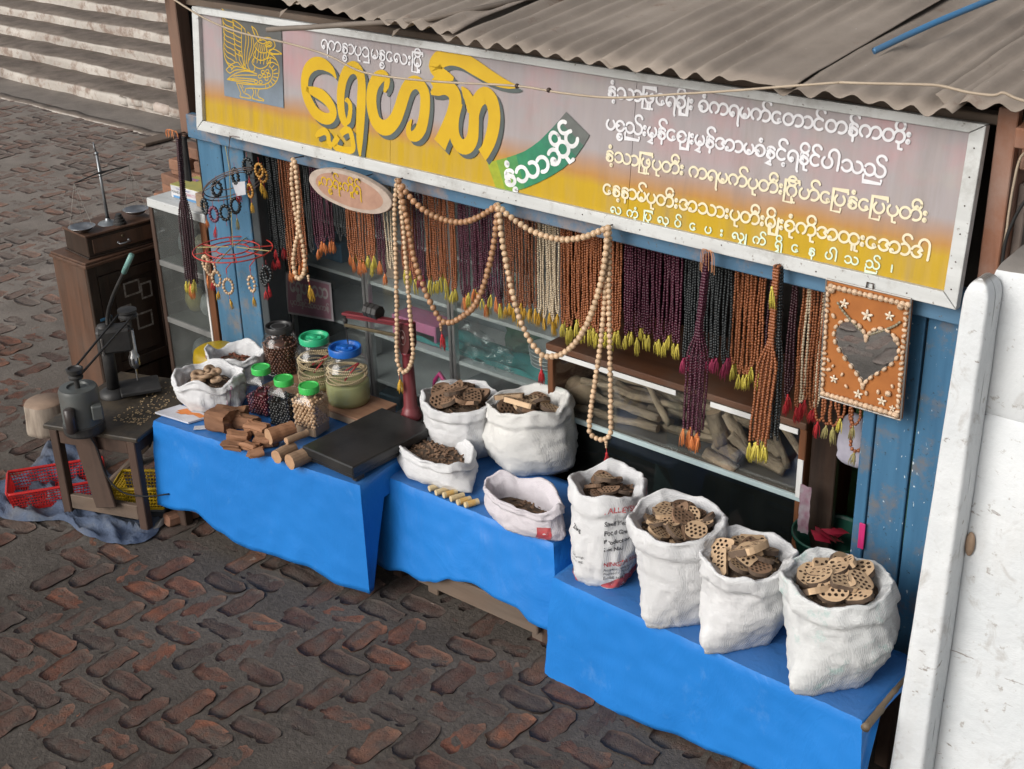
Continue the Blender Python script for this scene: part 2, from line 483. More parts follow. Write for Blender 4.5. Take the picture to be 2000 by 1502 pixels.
for z, x, y, vert in cand:
    if rb.random() < .06: continue                     # bricks lost under packed earth
    k = rb.randrange(10); ang = ROT + (PI / 2 if vert else 0) + rb.uniform(-.05, .05) + (PI if rb.random() < .5 else 0)
    sink = gz(x, y) + rb.choice((-.003, -.001, 0, .001, .003, -.004, -.005, -.009))
    s1 = rb.uniform(.95, 1.03); s2 = rb.uniform(.93, 1.05); rx, ry = rb.uniform(-.03, .03), rb.uniform(-.018, .018)
    x += rb.uniform(-.004, .004); y += rb.uniform(-.004, .004)
    if nb < 300:
        inst('brick', BR[k][2], pavement, (x, y, sink), (rx, ry, ang), (s1, s2, 1)); nb += 1
    else:
        Mx = Matrix.Translation((x, y, sink)) @ Matrix.Rotation(ang, 4, 'Z') @ Matrix.Diagonal((s1, s2, 1, 1))
        q = rb.random(); far.col = (q, q, q); far.raw([Mx @ Vector(p) for p in BR[k][0]], BR[k][1])
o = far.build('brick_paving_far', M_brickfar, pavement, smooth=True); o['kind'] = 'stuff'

# ------------------------------------------------------------------ stairway behind
mt, n, l, b = nodes_of('flaking_whitewash')
v = coords(n, l)
geo = n.new('ShaderNodeNewGeometry'); sx = n.new('ShaderNodeSeparateXYZ'); l.new(geo.outputs['Normal'], sx.inputs[0])
c0 = ramp(n, l, noise_n(n, l, v, 3, 9, .65), [(.3, (.33, .295, .26)), (.6, (.52, .485, .44))])
k = ramp(n, l, noise_n(n, l, v, 6, 8, .7), [(.47, 0.0), (.62, .85)])
c0 = mix(n, l, k, c0, (.22, .155, .12))
dustc = ramp(n, l, noise_n(n, l, v, 5, 8, .65), [(.3, (.10, .082, .067)), (.7, (.20, .165, .14))])
k = ramp(n, l, sx.outputs['Z'], [(.45, 0.0), (.8, 1.0)])
c0 = mix(n, l, k, c0, dustc)
l.new(c0, b.inputs['Base Color']); b.inputs['Roughness'].default_value = .9; b.inputs['Specular IOR Level'].default_value = .2
bump(n, l, b, noise_n(n, l, v, 30, 8, .65), .5, .02)
M_wash = MATS['flaking_whitewash']
M_stepbrick = simple('bare_step_masonry', (.40, .31, .25), (.26, .18, .14), 9, .9, .5, 35, dirt=(.55, .5, .46), dirt_amt=.7, dirt_scale=6, perobj=True)
stairs = empty('stairway', (-13.5, 7.93, 0), 'whitewashed masonry stairway with worn dusty treads at the back', 'stairs')
rs = random.Random(3)
for i in range(9):
    y0 = 7.93 + .4 * i; z1 = .128 + .12 * i; z0 = -.02 if i == 0 else z1 - .12 - .02
    q = MB(); nxx = 140; prof = [(0, z0), (0, lerp(z0, z1, .55)), (.004, z1 - .018), (.02, z1), (.2, z1 - .004), (.46, z1)]
    def stepP(u, w, y0=y0, prof=prof, i=i):
        x = lerp(-19, -8.2, u); kk = int(round(w * (len(prof) - 1))); dy, zz = prof[kk]
        worn = .5 + .5 * nz(x * .6, i * 5.1)
        return (x, y0 + dy + .020 * nz(x * 2.2, i * 9.7 + kk * .4) + .008 * nz(x * 9, kk, i), zz + (.012 * nz(x * 3.1, i * 3.3 + kk * .3) - .02 * worn * (kk in (2, 3))))
    q.grid(stepP, nxx, len(prof) - 1)
    q.build('step', M_wash, stairs, smooth=True)
    if i in (0, 1):                                     # bare stones at the broken right end of the lowest steps
        x = -12.4 if i == 0 else -12.2
        while x < -9.9:
            w = rs.uniform(.15, .30)
            q = MB(); hh = .1 + rs.uniform(-.012, .012)
            q.box((x + w / 2, y0 + .045, z1 - .012 - hh / 2), (w - .012, .13, hh), rotz(rs.uniform(-.05, .05)), .022)
            for t in range(len(q.v)):
                p = q.v[t]; q.v[t] = (p[0] + .02 * nz(p[0] * 7, p[2] * 9, i), p[1] + .018 * nz(p[0] * 9, p[2] * 9, 4), p[2] + .012 * nz(p[0] * 8, p[1] * 9, 7))
            q.build('stone', M_stepbrick if rs.random() < .45 else M_wash, stairs, smooth=True); x += w
q = MB()
q.grid(lambda u, w: (lerp(-19, -8.4, u), 7.36 + .05 * math.sin(w * PI) * 0 + [0, 0, .03, .1, .12][int(round(w * 4))] + .02 * nz(u * 30, 1.3), [-.02, .02, .032, .032, -.02][int(round(w * 4))] + .012 * nz(u * 60, w * 2) - .012), 150, 4)
kerb = struct(q.build('kerb', M_wash, None, smooth=True))
q = MB(); a = PZ(272, 286, .0); c = PZ(384, 257, .0)
q.beam((a.x, a.y, .025), (c.x, c.y, .025), .20, .03, .006)
tag(q.build('plank', M_wood_old, None), 'grey weathered plank lying on the pavement behind the stall post', 'plank')
pp = empty('gate_post', (-14.95, 7.6, 0), 'blue and dark red painted post at the far left edge', 'post')
q = MB(); q.cyl((-14.9, 7.55, .85), (-14.9, 7.55, 1.7), .045, None, 12); q.build('upper_pipe', simple('blue_pipe_paint', (.07, .16, .26), None, 8, .5), pp)
q = MB(); q.cyl((-14.9, 7.55, 0), (-14.9, 7.55, .85), .035, None, 12); q.build('lower_pipe', simple('dark_red_paint', (.12, .025, .02), None, 8, .5), pp)
q = MB(); q.box((-14.9, 7.55, .03), (.3, .3, .06), None, .01); q.build('base', M_wash, pp)

# ------------------------------------------------------------------ white wall and post on the right
mt, n, l, b = nodes_of('scuffed_whitewash')
v = coords(n, l)
c0 = ramp(n, l, noise_n(n, l, v, 2.5, 8, .6), [(.3, (.55, .575, .59)), (.7, (.66, .675, .68))])
k = ramp(n, l, noise_n(n, l, coords(n, l, (1, 1, .8)), 11, 7, .62, .8), [(.58, 0.0), (.70, .5)])
c0 = mix(n, l, k, c0, (.33, .30, .27))
k = ramp(n, l, noise_n(n, l, v, 30, 5, .65), [(.62, 0.0), (.69, .7)])
c0 = mix(n, l, k, c0, (.30, .27, .24))
k = ramp(n, l, noise_n(n, l, coords(n, l, (.8, 1, 1.7)), 8, 6, .62, 1.2), [(.645, 0.0), (.675, .85)])
c0 = mix(n, l, k, c0, (.22, .19, .165))
k = ramp(n, l, noise_n(n, l, coords(n, l, (1, 1, .25)), 5, 7, .65), [(.5, 0.0), (.75, .4)])
c0 = mix(n, l, k, c0, (.42, .40, .37))
geo = n.new('ShaderNodeNewGeometry'); sx = n.new('ShaderNodeSeparateXYZ'); l.new(geo.outputs['Normal'], sx.inputs[0])
k = ramp(n, l, sx.outputs['Z'], [(.6, 0.0), (.9, 1.0)])
c0 = mix(n, l, k, c0, (.235, .215, .195))
l.new(c0, b.inputs['Base Color']); b.inputs['Roughness'].default_value = .75; b.inputs['Specular IOR Level'].default_value = .3
bump(n, l, b, noise_n(n, l, v, 9, 9, .6), .35, .03)
M_scuff = MATS['scuffed_whitewash']
w = MB()
def wallP(u, t):
    x = lerp(-1.318, 1.6, u)
    prof = [(3.508, -.05), (3.508, .5), (3.508, 1.0), (3.508, 1.47), (3.520, 1.49), (3.510, 1.51), (3.512, 1.90), (3.52, 1.93), (3.55, 1.942), (3.74, 1.942), (3.80, 1.92), (3.82, 1.0), (3.82, -.05)]
    y, z = prof[int(round(t * 12))]
    return (x + (0 if u > 0 else .012 * nz(y * 14, z * 9)), y + .006 * nz(x * 6, z * 6) + .004 * nz(x * 20, z * 18), z + (.012 * nz(x * 8, y * 8, 2) if z > 1.5 else 0))
w.grid(wallP, 60, 12)
nb0 = len(w.v)
cap = [tuple(wallP(0, t / 12)) for t in range(13)]
w.raw(cap, [tuple(range(12, -1, -1))])
wall = tag(w.build('boundary_wall', M_scuff, None, autosmooth=.9), 'scuffed white plastered wall with a dusty grey top at the right edge', 'wall')
w = MB()
def postP(u, t):
    a = 2 * PI * u
    z = lerp(-.05, 1.86, min(1, t / .8)) if t <= .8 else 1.86
    lean = lerp(-.055, 0, max(0, z) / 1.86)
    k = 1.0 if t <= .8 else math.cos((t - .8) / .2 * PI / 2)
    zz = z if t <= .8 else 1.86 + .066 * math.sin((t - .8) / .2 * PI / 2)
    wd = lerp(.057, .0355, max(0, z) / 1.86)
    ca, sa = math.cos(a), math.sin(a); e = 16.0
    rr = (abs(ca) ** e + abs(sa) ** e) ** (-1 / e)
    x = -1.3125 + lean * .58 + wd * rr * ca * k
    y = 3.452 + .052 * rr * sa * (1 if t <= .8 else max(.55, k ** .4))
    return (x + .002 * nz(z * 9, a), y + .002 * nz(z * 7, a, 3), zz)
w.grid(postP, 48, 44)
tag(w.build('white_post', M_scuff, None, smooth=True), 'tall white painted concrete post with a rounded top beside the stall', 'post')
q = MB(); q.ball(PY(1873, 1055, 3.50) + Vector((.035, 0, 0)), .03, 10, 8, (.5, .4, 1.4))
tag(q.build('clay_lump', simple('dry_clay', (.36, .25, .17), None, 20, .9), None, smooth=True), 'small brown lump stuck on the white wall beside the post', 'lump')

# ------------------------------------------------------------------ stall carcass
stall = empty('market_stall', (-3.4, 3.8, 0), 'small wooden market stall with blue painted boards and a corrugated roof', 'stall')
def board(x0, x1, z0, z1, y=3.80, th=.022, mat=None, name='board'):
    q = MB(); q.span((x0, y, z0), (x1, y + th, z1), .003); return q.build(name, mat or M_blue, stall)
board(-5.325, -5.150, .05, 1.66); board(-5.143, -4.985, .05, 1.66, 3.803)
board(-1.745, -1.615, .02, 1.66, 3.80, mat=M_bluespot); board(-1.607, -1.44, .02, 1.66, 3.802, mat=M_bluespot)
q = MB(); q.span((-1.79, 3.79, .02), (-1.748, 3.86, 1.66), .003); q.build('door_jamb', M_bluespot, stall)
q = MB(); q.span((-4.982, 3.81, .05), (-4.93, 3.93, 1.66), .003); q.build('door_jamb', simple('grey_blue_jamb', (.05, .06, .065), None, 6, .6), stall)
q = MB(); q.span((-5.33, 3.755, 1.632), (-1.43, 3.80, 1.745), .004); q.build('header_beam', M_header, stall)
q = MB(); q.span((-5.4, 3.78, 1.64), (-5.335, 3.85, 2.36), .004); q.build('corner_post', woodmat('post_wood', (.22, .125, .085), (.12, .07, .05), 2, 14, .7, dirt=DUST, dirt_amt=.4), stall)
q = MB(); q.span((-5.43, 3.79, 1.60), (-5.404, 3.84, 2.36), .004); q.build('corner_post', MATS['post_wood'], stall)
q = MB(); q.span((-5.445, 3.77, 1.40), (-5.38, 3.785, 1.62), .003); q.build('bracket', M_iron, stall)
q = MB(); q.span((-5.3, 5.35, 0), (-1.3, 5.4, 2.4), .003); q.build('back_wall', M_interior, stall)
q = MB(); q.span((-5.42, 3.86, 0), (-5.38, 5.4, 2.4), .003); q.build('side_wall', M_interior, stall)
# right side wall: upright red-brown boards
yy = 3.84
for k in range(9):
    q = MB(); q.span((-1.43 + .004 * (k % 2), yy, 0), (-1.405 + .004 * (k % 2), yy + .155, 2.24), .003); q.build('side_board', M_wood_red, stall); yy += .158
q = MB(); q.span((-1.47, 3.80, 0), (-1.41, 3.835, 2.30), .003); q.build('corner_post', M_wood_red, stall)
q = MB(); q.span((-1.404, 3.86, 1.5), (-1.375, 3.93, 2.07), .004); q.build('side_batten', simple('grey_batten', (.21, .165, .14), (.13, .1, .085), 9, .7), stall)
q = MB(); q.span((-1.40, 3.83, 2.12), (-1.35, 5.2, 2.21), .004); q.build('side_rail', M_wood_red, stall)
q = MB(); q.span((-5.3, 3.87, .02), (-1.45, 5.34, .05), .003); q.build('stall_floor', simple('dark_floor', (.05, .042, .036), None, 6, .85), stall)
q = MB(); q.cyl((-5.0, 3.875, 1.675), (-1.8, 3.875, 1.675), .008, None, 8); q.build('hanging_rod', M_wood_old, stall)
q = MB(); q.cyl((-5.0, 3.905, 1.66), (-1.8, 3.905, 1.66), .008, None, 8); q.build('hanging_rod', M_wood_old, stall)

# ------------------------------------------------------------------ roof
mt, n, l, b = nodes_of('dusty_corrugated_iron')
v = coords(n, l)
c0 = ramp(n, l, noise_n(n, l, v, 2.2, 8, .62), [(.3, (.205, .168, .137)), (.7, (.32, .27, .225))])
k = ramp(n, l, noise_n(n, l, v, 5, 8, .7), [(.60, 0.0), (.72, .7)])
c0 = mix(n, l, k, c0, (.15, .075, .045))
k = ramp(n, l, noise_n(n, l, v, 60, 3, .5), [(.74, 0.0), (.77, .8)])
c0 = mix(n, l, k, c0, (.5, .47, .43))
l.new(c0, b.inputs['Base Color']); b.inputs['Roughness'].default_value = .75; b.inputs['Specular IOR Level'].default_value = .3
bump(n, l, b, noise_n(n, l, v, 18, 8, .7), .3, .012)
M_roof = MATS['dusty_corrugated_iron']
roof = empty('corrugated_roof', (-3.2, 3.62, 2.3), 'dusty brown corrugated iron roof over the stall', 'roof')
def sheet(x0, x1, lift, eave, seed, skew=0.0, zf=None):
    q = MB(); per = .092; nu = int((x1 - x0) / per * 8); nv = 30
    def P(u, t):
        x = lerp(x0, x1, u); d = t * 2.3; y = eave + d + .012 * nz(x * 3, seed)
        ph = 2 * PI * (x - x0) / per
        z = 2.312 + .030 * ((x + 2.3) / 1.2) ** 2 * (1.0 if x > -2.3 else .55) + .118 * d + lift + .014 * math.cos(ph) * (1 - .75 * sm(.35, .75, nz(x * 2.6, d * 1.3, seed) + .35)) * (.8 + .5 * nz(x * 4, seed + 2)) + .012 * nz(x * 1.4, d * 1.2, seed) + .006 * nz(x * 6, d * 5, seed + 4)
        if t == 0: z += .006 * nz(x * 14, seed)
        bend = max(0, .12 - d) / .12
        z -= bend * .016 * (.5 + nz(x * 4, seed + 9))
        return (x + skew * d, y, z)
    q.grid(P, nu, nv)
    o = q.build('roof_sheet', M_roof, roof, smooth=True)
    so = o.modifiers.new('thickness', 'SOLIDIFY'); so.thickness = .002
    return o
sheet(-5.35, -4.30, .004, 3.70, 1); sheet(-4.36, -3.42, .020, 3.60, 2); sheet(-3.49, -2.66, .002, 3.60, 3)
sheet(-2.73, -2.02, .018, 3.585, 4); sheet(-2.10, -1.52, .000, 3.60, 5); sheet(-1.60, -.95, .014, 3.66, 6, .03)
q = MB(); q.span((-5.42, 3.84, 2.235), (-1.35, 3.90, 2.265), .004); q.build('purlin', M_wood_old, roof)
q = MB(); q.beam((-5.45, 3.62, 2.31), (-5.2, 4.9, 2.47), .05, .035, .004); q.build('rafter', M_wood_old, roof)
q = MB(); q.beam((-1.36, 3.72, 2.24), (-1.36, 5.2, 2.40), .05, .06, .004); q.build('rafter', M_wood_red, roof)
a = PY(522, 58, 3.50); c = PY(835, 38, 3.66)
q = MB(); pts = [a.lerp(c, t / 8) + Vector((0, 0, .003 * nz(t * 2.2))) for t in range(9)] + [Vector((-3.35, 4.2, 2.42))]
q.tube(pts, .0105, 10); q.build('roof_pole', simple('dusty_pole', (.20, .165, .135), None, 9, .8), roof, smooth=True)
# loose bits of torn iron under the eave
for (u, w, s) in ((548, 22, .03), (768, 60, .03), (1290, 137, .02)):
    p = PY(u, w, 3.66); q = MB(); q.raw([p, p + Vector((s, .01, .012)), p + Vector((-.006, -.004, -s * .8)), p + Vector((0, .003, .001)), p + Vector((s, .013, .013)), p + Vector((-.006, -.001, -s * .8))], [(0, 1, 2), (3, 5, 4), (0, 3, 4, 1), (1, 4, 5, 2), (2, 5, 3, 0)]); q.build('torn_flap', M_roof, roof)
# blue pipe lying on the roof
a = PY(1707, 100, 3.85); zr = 2.30 + .118 * .25 + .05
a = PZ(1707, 100, zr); c = PZ(1930, 0, zr + .12); c = c + (c - a) * .6
q = MB(); pts = [a.lerp(c, t / 6) + Vector((0, 0, .004 * math.sin(t))) for t in range(7)]
q.tube(pts, .0105, 12, cap=False); q.tube([pts[0] + (pts[1] - pts[0]) * .004, pts[1]], .0085, 12)
tag(q.build('blue_pipe', simple('blue_plastic_pipe', (.035, .19, .40), (.05, .16, .3), 5, .4, dirt=DUST, dirt_amt=.4), None, smooth=True), 'thin blue plastic pipe lying on the corrugated roof', 'pipe')
# cable along the front
def cablepts(pix, y0, y1):
    out = []
    for i, (u, w) in enumerate(pix):
        out.append(PY(u, w, lerp(y0, y1, i / (len(pix) - 1))))
    return out
def smoothpath(p, k=6):
    p = [Vector(x) for x in p]; out = []
    for i in range(len(p) - 1):
        a = p[max(0, i - 1)]; b_ = p[i]; c = p[i + 1]; d = p[min(len(p) - 1, i + 2)]
        for t in range(k):
            s = t / k
            out.append(.5 * ((2 * b_) + (c - a) * s + (2 * a - 5 * b_ + 4 * c - d) * s * s + (3 * b_ - a - 3 * c + d) * s ** 3))
    out.append(p[-1]); return out
q = MB(); q.tube(smoothpath(cablepts([(332, -6), (400, 36), (470, 64), (560, 84), (640, 108), (700, 138), (760, 150), (860, 160), (1010, 168), (1100, 182), (1200, 191), (1320, 184), (1420, 178), (1520, 170), (1640, 161)], 3.56, 3.56), 4), .0042, 6)
M_cable = simple('pale_tan_cable', (.42, .34, .25), (.33, .26, .19), 9, .6)
cab = empty('cable', (-3.4, 3.56, 2.1), 'pale tan electric cable slung across the sign and roof edge', 'cable')
q.build('cable_run', M_cable, cab, smooth=True)
q = MB(); q.tube(smoothpath(cablepts([(1640, 161), (1700, 163), (1800, 165), (1840, 168), (1890, 180), (1940, 186), (1960, 181), (1985, 192), (2030, 205)], 3.56, 3.60), 4), .0045, 6); q.build('cable_run', M_cable, cab, smooth=True)
for u, w in ((1010, 168), (1072, 176)):
    p = PY(u, w, 3.56); q = MB(); q.ball(p, .009, 8, 6); q.build('joint_tape', M_nail, cab, smooth=True)
q = MB(); q.tube(smoothpath(cablepts([(2030, 280), (1995, 305), (1980, 360), (1970, 420), (1966, 450), (1955, 500), (1950, 530)], 3.80, 3.82), 4), .004, 6)
tag(q.build('cable', M_cable, None, smooth=True), 'pale cable hanging down beside the brown side boards at right', 'cable')
q = MB(); q.tube(smoothpath(cablepts([(2030, 370), (2000, 395), (1975, 440), (1962, 480), (1955, 535)], 3.78, 3.79), 4), .005, 6)
tag(q.build('cable', M_black, None, smooth=True), 'black cable hanging in front of the brown side boards', 'cable')
# ------------------------------------------------------------------ painted signboard
S0 = Vector((-5.184, 3.720, 1.700))                     # lower left outer corner of the frame
SEX = Vector((1, 0, 0)); SEY = Vector((0, .055, .553)).normalized(); SN = SEX.cross(SEY)
SLEN, SHGT = 3.70, .556
def sp(u, v):                                            # a point of the sign face -> (along, up)
    d = ray(u, v); o = Vector((0, 0, CAM_H)); t = (S0 - o).dot(SN) / d.dot(SN); p = o + d * t - S0
    return (p.dot(SEX), p.dot(SEY))
def sw(s, h=0.0): return S0 + SEX * s[0] + SEY * s[1] + SN * h
sign = empty('signboard', S0 + Vector((SLEN / 2, 0, 0)), 'long hand-painted shop sign, yellow and mauve, with Burmese lettering and a white frame', 'sign')
mt, n, l, b = nodes_of('sign_face_paint')
v = coords(n, l)
sxx = n.new('ShaderNodeSeparateXYZ'); l.new(v, sxx.inputs[0])
nv_ = noise_n(n, l, coords(n, l, (1, 1, 1)), 3, 6, .6)
mm = n.new('ShaderNodeMath'); mm.operation = 'MULTIPLY_ADD'; l.new(nv_, mm.inputs[0]); mm.inputs[1].default_value = .06; l.new(sxx.outputs['Z'], mm.inputs[2])
sl = n.new('ShaderNodeMath'); sl.operation = 'MULTIPLY_ADD'; l.new(sxx.outputs['X'], sl.inputs[0]); sl.inputs[1].default_value = -.004; l.new(mm.outputs[0], sl.inputs[2])
base = ramp(n, l, sl.outputs[0], [(.0, (.43, .275, .006)), (.165, (.45, .285, .008)), (.20, (.40, .20, .05)), (.245, (.345, .225, .165)), (.285, (.32, .288, .29)), (.62, (.295, .265, .275))])
st = noise_n(n, l, coords(n, l, (1, 1, .10)), 16, 6, .6)
base = mix(n, l, ramp(n, l, st, [(.45, 0.0), (.8, .28)]), base, (.36, .27, .22))
blot = noise_n(n, l, v, 2.3, 6, .6)
up = ramp(n, l, sxx.outputs['Z'], [(.26, 0.0), (.34, 1.0)])
k = mix(n, l, 1.0, ramp(n, l, blot, [(.5, 0.0), (.68, .55)]), up, 'MULTIPLY')
base = mix(n, l, k, base, (.46, .20, .21))
k = mix(n, l, 1.0, ramp(n, l, noise_n(n, l, coords(n, l, (.6, 1, 1.6)), 2.9, 7, .6), [(.54, 0.0), (.7, .6)]), up, 'MULTIPLY')
base = mix(n, l, k, base, (.34, .33, .29))
k = ramp(n, l, noise_n(n, l, coords(n, l, (1, 1, .06)), 40, 3, .5), [(.3, .95), (.7, 1.03)])
base = mix(n, l, 1.0, base, k, 'MULTIPLY')
drp = noise_n(n, l, coords(n, l, (1, 1, .05)), 11, 7, .7)
base = mix(n, l, mix(n, l, 1.0, ramp(n, l, drp, [(.50, 0.0), (.75, .6)]), ramp(n, l, noise_n(n, l, v, 1.8, 5, .6), [(.4, 0.0), (.65, 1.0)]), 'MULTIPLY'), base, (.17, .14, .12))     # grime runs
# flakes of bare primer towards the lower right corner
k1 = ramp(n, l, noise_n(n, l, coords(n, l, (1, 1, .55)), 60, 2, .5), [(.66, 0.0), (.69, .95)])
k2 = ramp(n, l, sxx.outputs['X'], [(1.55, 0.0), (1.72, 1.0)])
base = mix(n, l, mix(n, l, 1.0, k1, k2, 'MULTIPLY'), base, (.68, .66, .58))
l.new(base, b.inputs['Base Color']); b.inputs['Roughness'].default_value = .42; b.inputs['Specular IOR Level'].default_value = .4
bump(n, l, b, noise_n(n, l, v, 8, 6, .6), .12, .01)
FW = .048
# the face is three tin sheets butted together
seams = [.02, 1.26, 2.46, 3.68]
for i in range(3):
    q = MB(); a0, a1 = seams[i] + .0012, seams[i + 1] - .0012
    q.raw([sw((x, y), h) for h in (-.004 + .0006 * i, -.012) for (x, y) in ((a0, .02), (a1, .02), (a1, SHGT - .02), (a0, SHGT - .02))], [(0, 1, 2, 3), (7, 6, 5, 4), (0, 4, 5, 1), (1, 5, 6, 2), (2, 6, 7, 3), (3, 7, 4, 0)])
    q.build('face_sheet', MATS['sign_face_paint'], sign)
q = MB(); q.raw([sw((x, y), h) for h in (-.0135, -.03) for (x, y) in ((.01, .01), (SLEN - .01, .01), (SLEN - .01, SHGT - .01), (.01, SHGT - .01))], [(0, 1, 2, 3), (7, 6, 5, 4), (0, 4, 5, 1), (1, 5, 6, 2), (2, 6, 7, 3), (3, 7, 4, 0)]); q.build('backing_board', M_wood_old, sign)
def frame_bar(p):                                        # mitred bar from four face points
    q = MB(); q.raw([sw(s, .016) for s in p] + [sw(s, -.016) for s in p], [(0, 1, 2, 3), (7, 6, 5, 4), (0, 4, 5, 1), (1, 5, 6, 2), (2, 6, 7, 3), (3, 7, 4, 0)])
    o = q.build('frame_bar', M_white, sign)
    be = o.modifiers.new('b', 'BEVEL'); be.width = .003; be.segments = 2; return o
g_ = .0012; FT = .030
frame_bar([(0, 0), (SLEN, 0), (SLEN - FW, FW - g_), (FW, FW - g_)]); frame_bar([(FW, SHGT - FT), (SLEN - FW, SHGT - FT), (SLEN, SHGT), (0, SHGT)])
frame_bar([(0, g_ * 2), (FW - g_, FW + g_), (FW - g_, SHGT - FT - g_), (0, SHGT - g_ * 2)]); frame_bar([(SLEN - FW + g_, FW + g_), (SLEN, g_ * 2), (SLEN, SHGT - g_ * 2), (SLEN - FW + g_, SHGT - FT - g_)])
rs = random.Random(5); nail_me = MB(); nail_me.ball((0, 0, 0), .0026, 8, 4, (1, .5, 1)); nail_me = nail_me.mesh('nail', M_nail, True)
for i in range(12):
    s = (.1 + i * .31 + rs.uniform(-.05, .05), FW * rs.uniform(.3, .7)); p = sw(s, .017); inst('nail', nail_me, sign, p - sign.location)
for i in range(6):
    s = (SLEN - FW * .5, .06 + i * .085); p = sw(s, .017); inst('nail', nail_me, sign, p - sign.location)

# --- ribbons of paint -------------------------------------------------------
def ribbon(q, pts, wid, mapf, closed=False, cap=True):
    """one stroke of the brush: pts (x, y) with width(s), laid by mapf(x, y)"""
    P = [Vector(p) for p in pts]; k = len(P)
    W = wid if hasattr(wid, '__len__') else [wid] * k
    Lp, Rp = [], []
    for i in range(k):
        if closed: t = P[(i + 1) % k] - P[i - 1]
        else: t = P[min(i + 1, k - 1)] - P[max(i - 1, 0)]
        if t.length < 1e-9: t = Vector((1, 0))
        t.normalize(); nn = Vector((-t.y, t.x))
        fac = 1.0
        if 0 < i < k - 1:
            d1 = (P[i] - P[i - 1]); d2 = (P[i + 1] - P[i])
            if d1.length > 1e-9 and d2.length > 1e-9:
                fac = 1 / max(.55, d1.normalized().dot(t))
        Lp.append(P[i] + nn * W[i] / 2 * fac); Rp.append(P[i] - nn * W[i] / 2 * fac)
    vs = []; F = []
    for a, c in zip(Lp, Rp): vs += [mapf(a.x, a.y), mapf(c.x, c.y)]
    for i in range(k if closed else k - 1):
        j = (i + 1) % k; F.append((2 * i + 1, 2 * j + 1, 2 * j, 2 * i))
    if cap and not closed:
        for e, s in ((0, -1), (k - 1, 1)):
            t = (P[1] - P[0] if e == 0 else P[-1] - P[-2])
            if t.length < 1e-9: continue
            t.normalize(); nn = Vector((-t.y, t.x)); r = W[e] / 2
            b0 = len(vs); fan = [2 * e, 2 * e + 1]
            for a in range(1, 6):
                an = PI * a / 6
                pp_ = P[e] + nn * math.cos(an) * r * 1 + t * math.sin(an) * r * s
                vs.append(mapf(pp_.x, pp_.y))
            ids = [2 * e] + [b0 + a for a in range(5)] + [2 * e + 1]
            F.append(tuple(ids if s < 0 else ids[::-1]))
    q.raw(vs, F)
# --- a round-hand Burmese brush alphabet: strokes on a unit circle body, y up ------
def A_(cx, cy, r, a0, a1): return arcpts(cx, cy, r, r, a0, a1)
r_ = .42
def dot(cx, cy, r=.085): return A_(cx, cy, r, 0, 330)
U_ = lambda cx=.5: A_(cx, .5, r_, 128, 412)
CUP = lambda cx=.5: A_(cx, .5, r_, 242, -62)
HK = lambda cx: A_(cx, .5, r_, 172, -112)
GLY = {
 'E': (1.0, [A_(.5, .5, r_, 52, 318) + [(.70, .36), (.66, .30)], dot(.70, .33, .07)]),
 'N': (.92, [arcpts(.48, .70, .32, .22, 15, 175) + [(.5, .62), (.74, .52)], [(.16, .55), (.45, .60), (.78, .45)] + arcpts(.47, .30, .33, .25, 10, -160) + [(.14, .32)], dot(.28, .32, .11)]),
 'N|': (.92, [[(.5, .05), (.5, -.34)]]),
 'TH': (1.86, [A_(.5, .5, r_, 150, -150), A_(1.36, .5, r_, 182, 460)]),
 'AA': (.78, [A_(.30, .5, r_, 128, -118)]),
 'K': (1.84, [CUP(.5), HK(1.34)]),
 'TA': (1.84, [A_(.5, .5, r_, 0, 360), HK(1.34)]),
 'R': (.98, [A_(.5, .5, r_, 255, 0) + [(.92, .2), (.90, -.45), (.96, -.58)], dot(.40, .26, .12)]),
 'M': (1.0, [U_(), dot(.5, .26, .12)]), 'P': (1.0, [U_()]),
 'PH': (1.0, [U_(), A_(.74, .62, .16, 330, 120)]),
 'KH': (1.0, [A_(.5, .5, r_, 195, -140), dot(.28, .36, .12)]),
 'C': (1.0, [A_(.5, .5, r_, 0, 360), [(.12, .62), (.36, .52), (.14, .38)]]),
 'NY': (1.8, [A_(.5, .5, r_, 150, -170), A_(1.32, .5, r_, 185, 440), [(.06, .05), (.06, -.42), (1.50, -.42), (1.50, -.18)]]),
 'NG': (1.0, [A_(.5, .5, r_, 48, 312)]),
 'A': (1.86, [A_(.5, .5, r_, 160, 30) + [(.66, .52)], [(.66, .52)] + A_(.5, .5, r_, -25, -160), A_(1.36, .5, r_, 170, -100), dot(1.16, .20, .11)]),
 'H': (1.84, [U_(.5), HK(1.34)]), 'G': (1.0, [CUP()]),
 'L': (1.78, [A_(.46, .5, .38, 250, -10), A_(1.26, .5, r_, 180, 460), dot(.38, .28, .12)]),
 'D': (1.0, [A_(.5, .5, r_, 160, 30) + [(.62, .5)], [(.62, .5)] + A_(.5, .5, r_, -25, -160)]),
 'TT': (1.84, [A_(.5, .5, r_, 0, 360), A_(1.34, .5, r_, 0, 360)]),
 'CH': (1.7, [A_(.5, .5, r_, 130, -140), dot(.34, .32, .12), A_(1.30, .5, r_, 0, 360)]),
 'U5': (1.2, [A_(.5, .5, r_, 160, -150), [(.9, .3), (.98, -.4), (.3, -.42)]]),
 ':': (.46, [dot(.2, .74, .10), dot(.2, .22, .10)]),
 'T': (.62, [arcpts(.02, 1.05, .42, .46, 200, -5) + [(.44, .5), (.40, .02)]]),
 'bar': (.4, [[(.2, .9), (.2, .15)]]), '_': (.42, []),
}
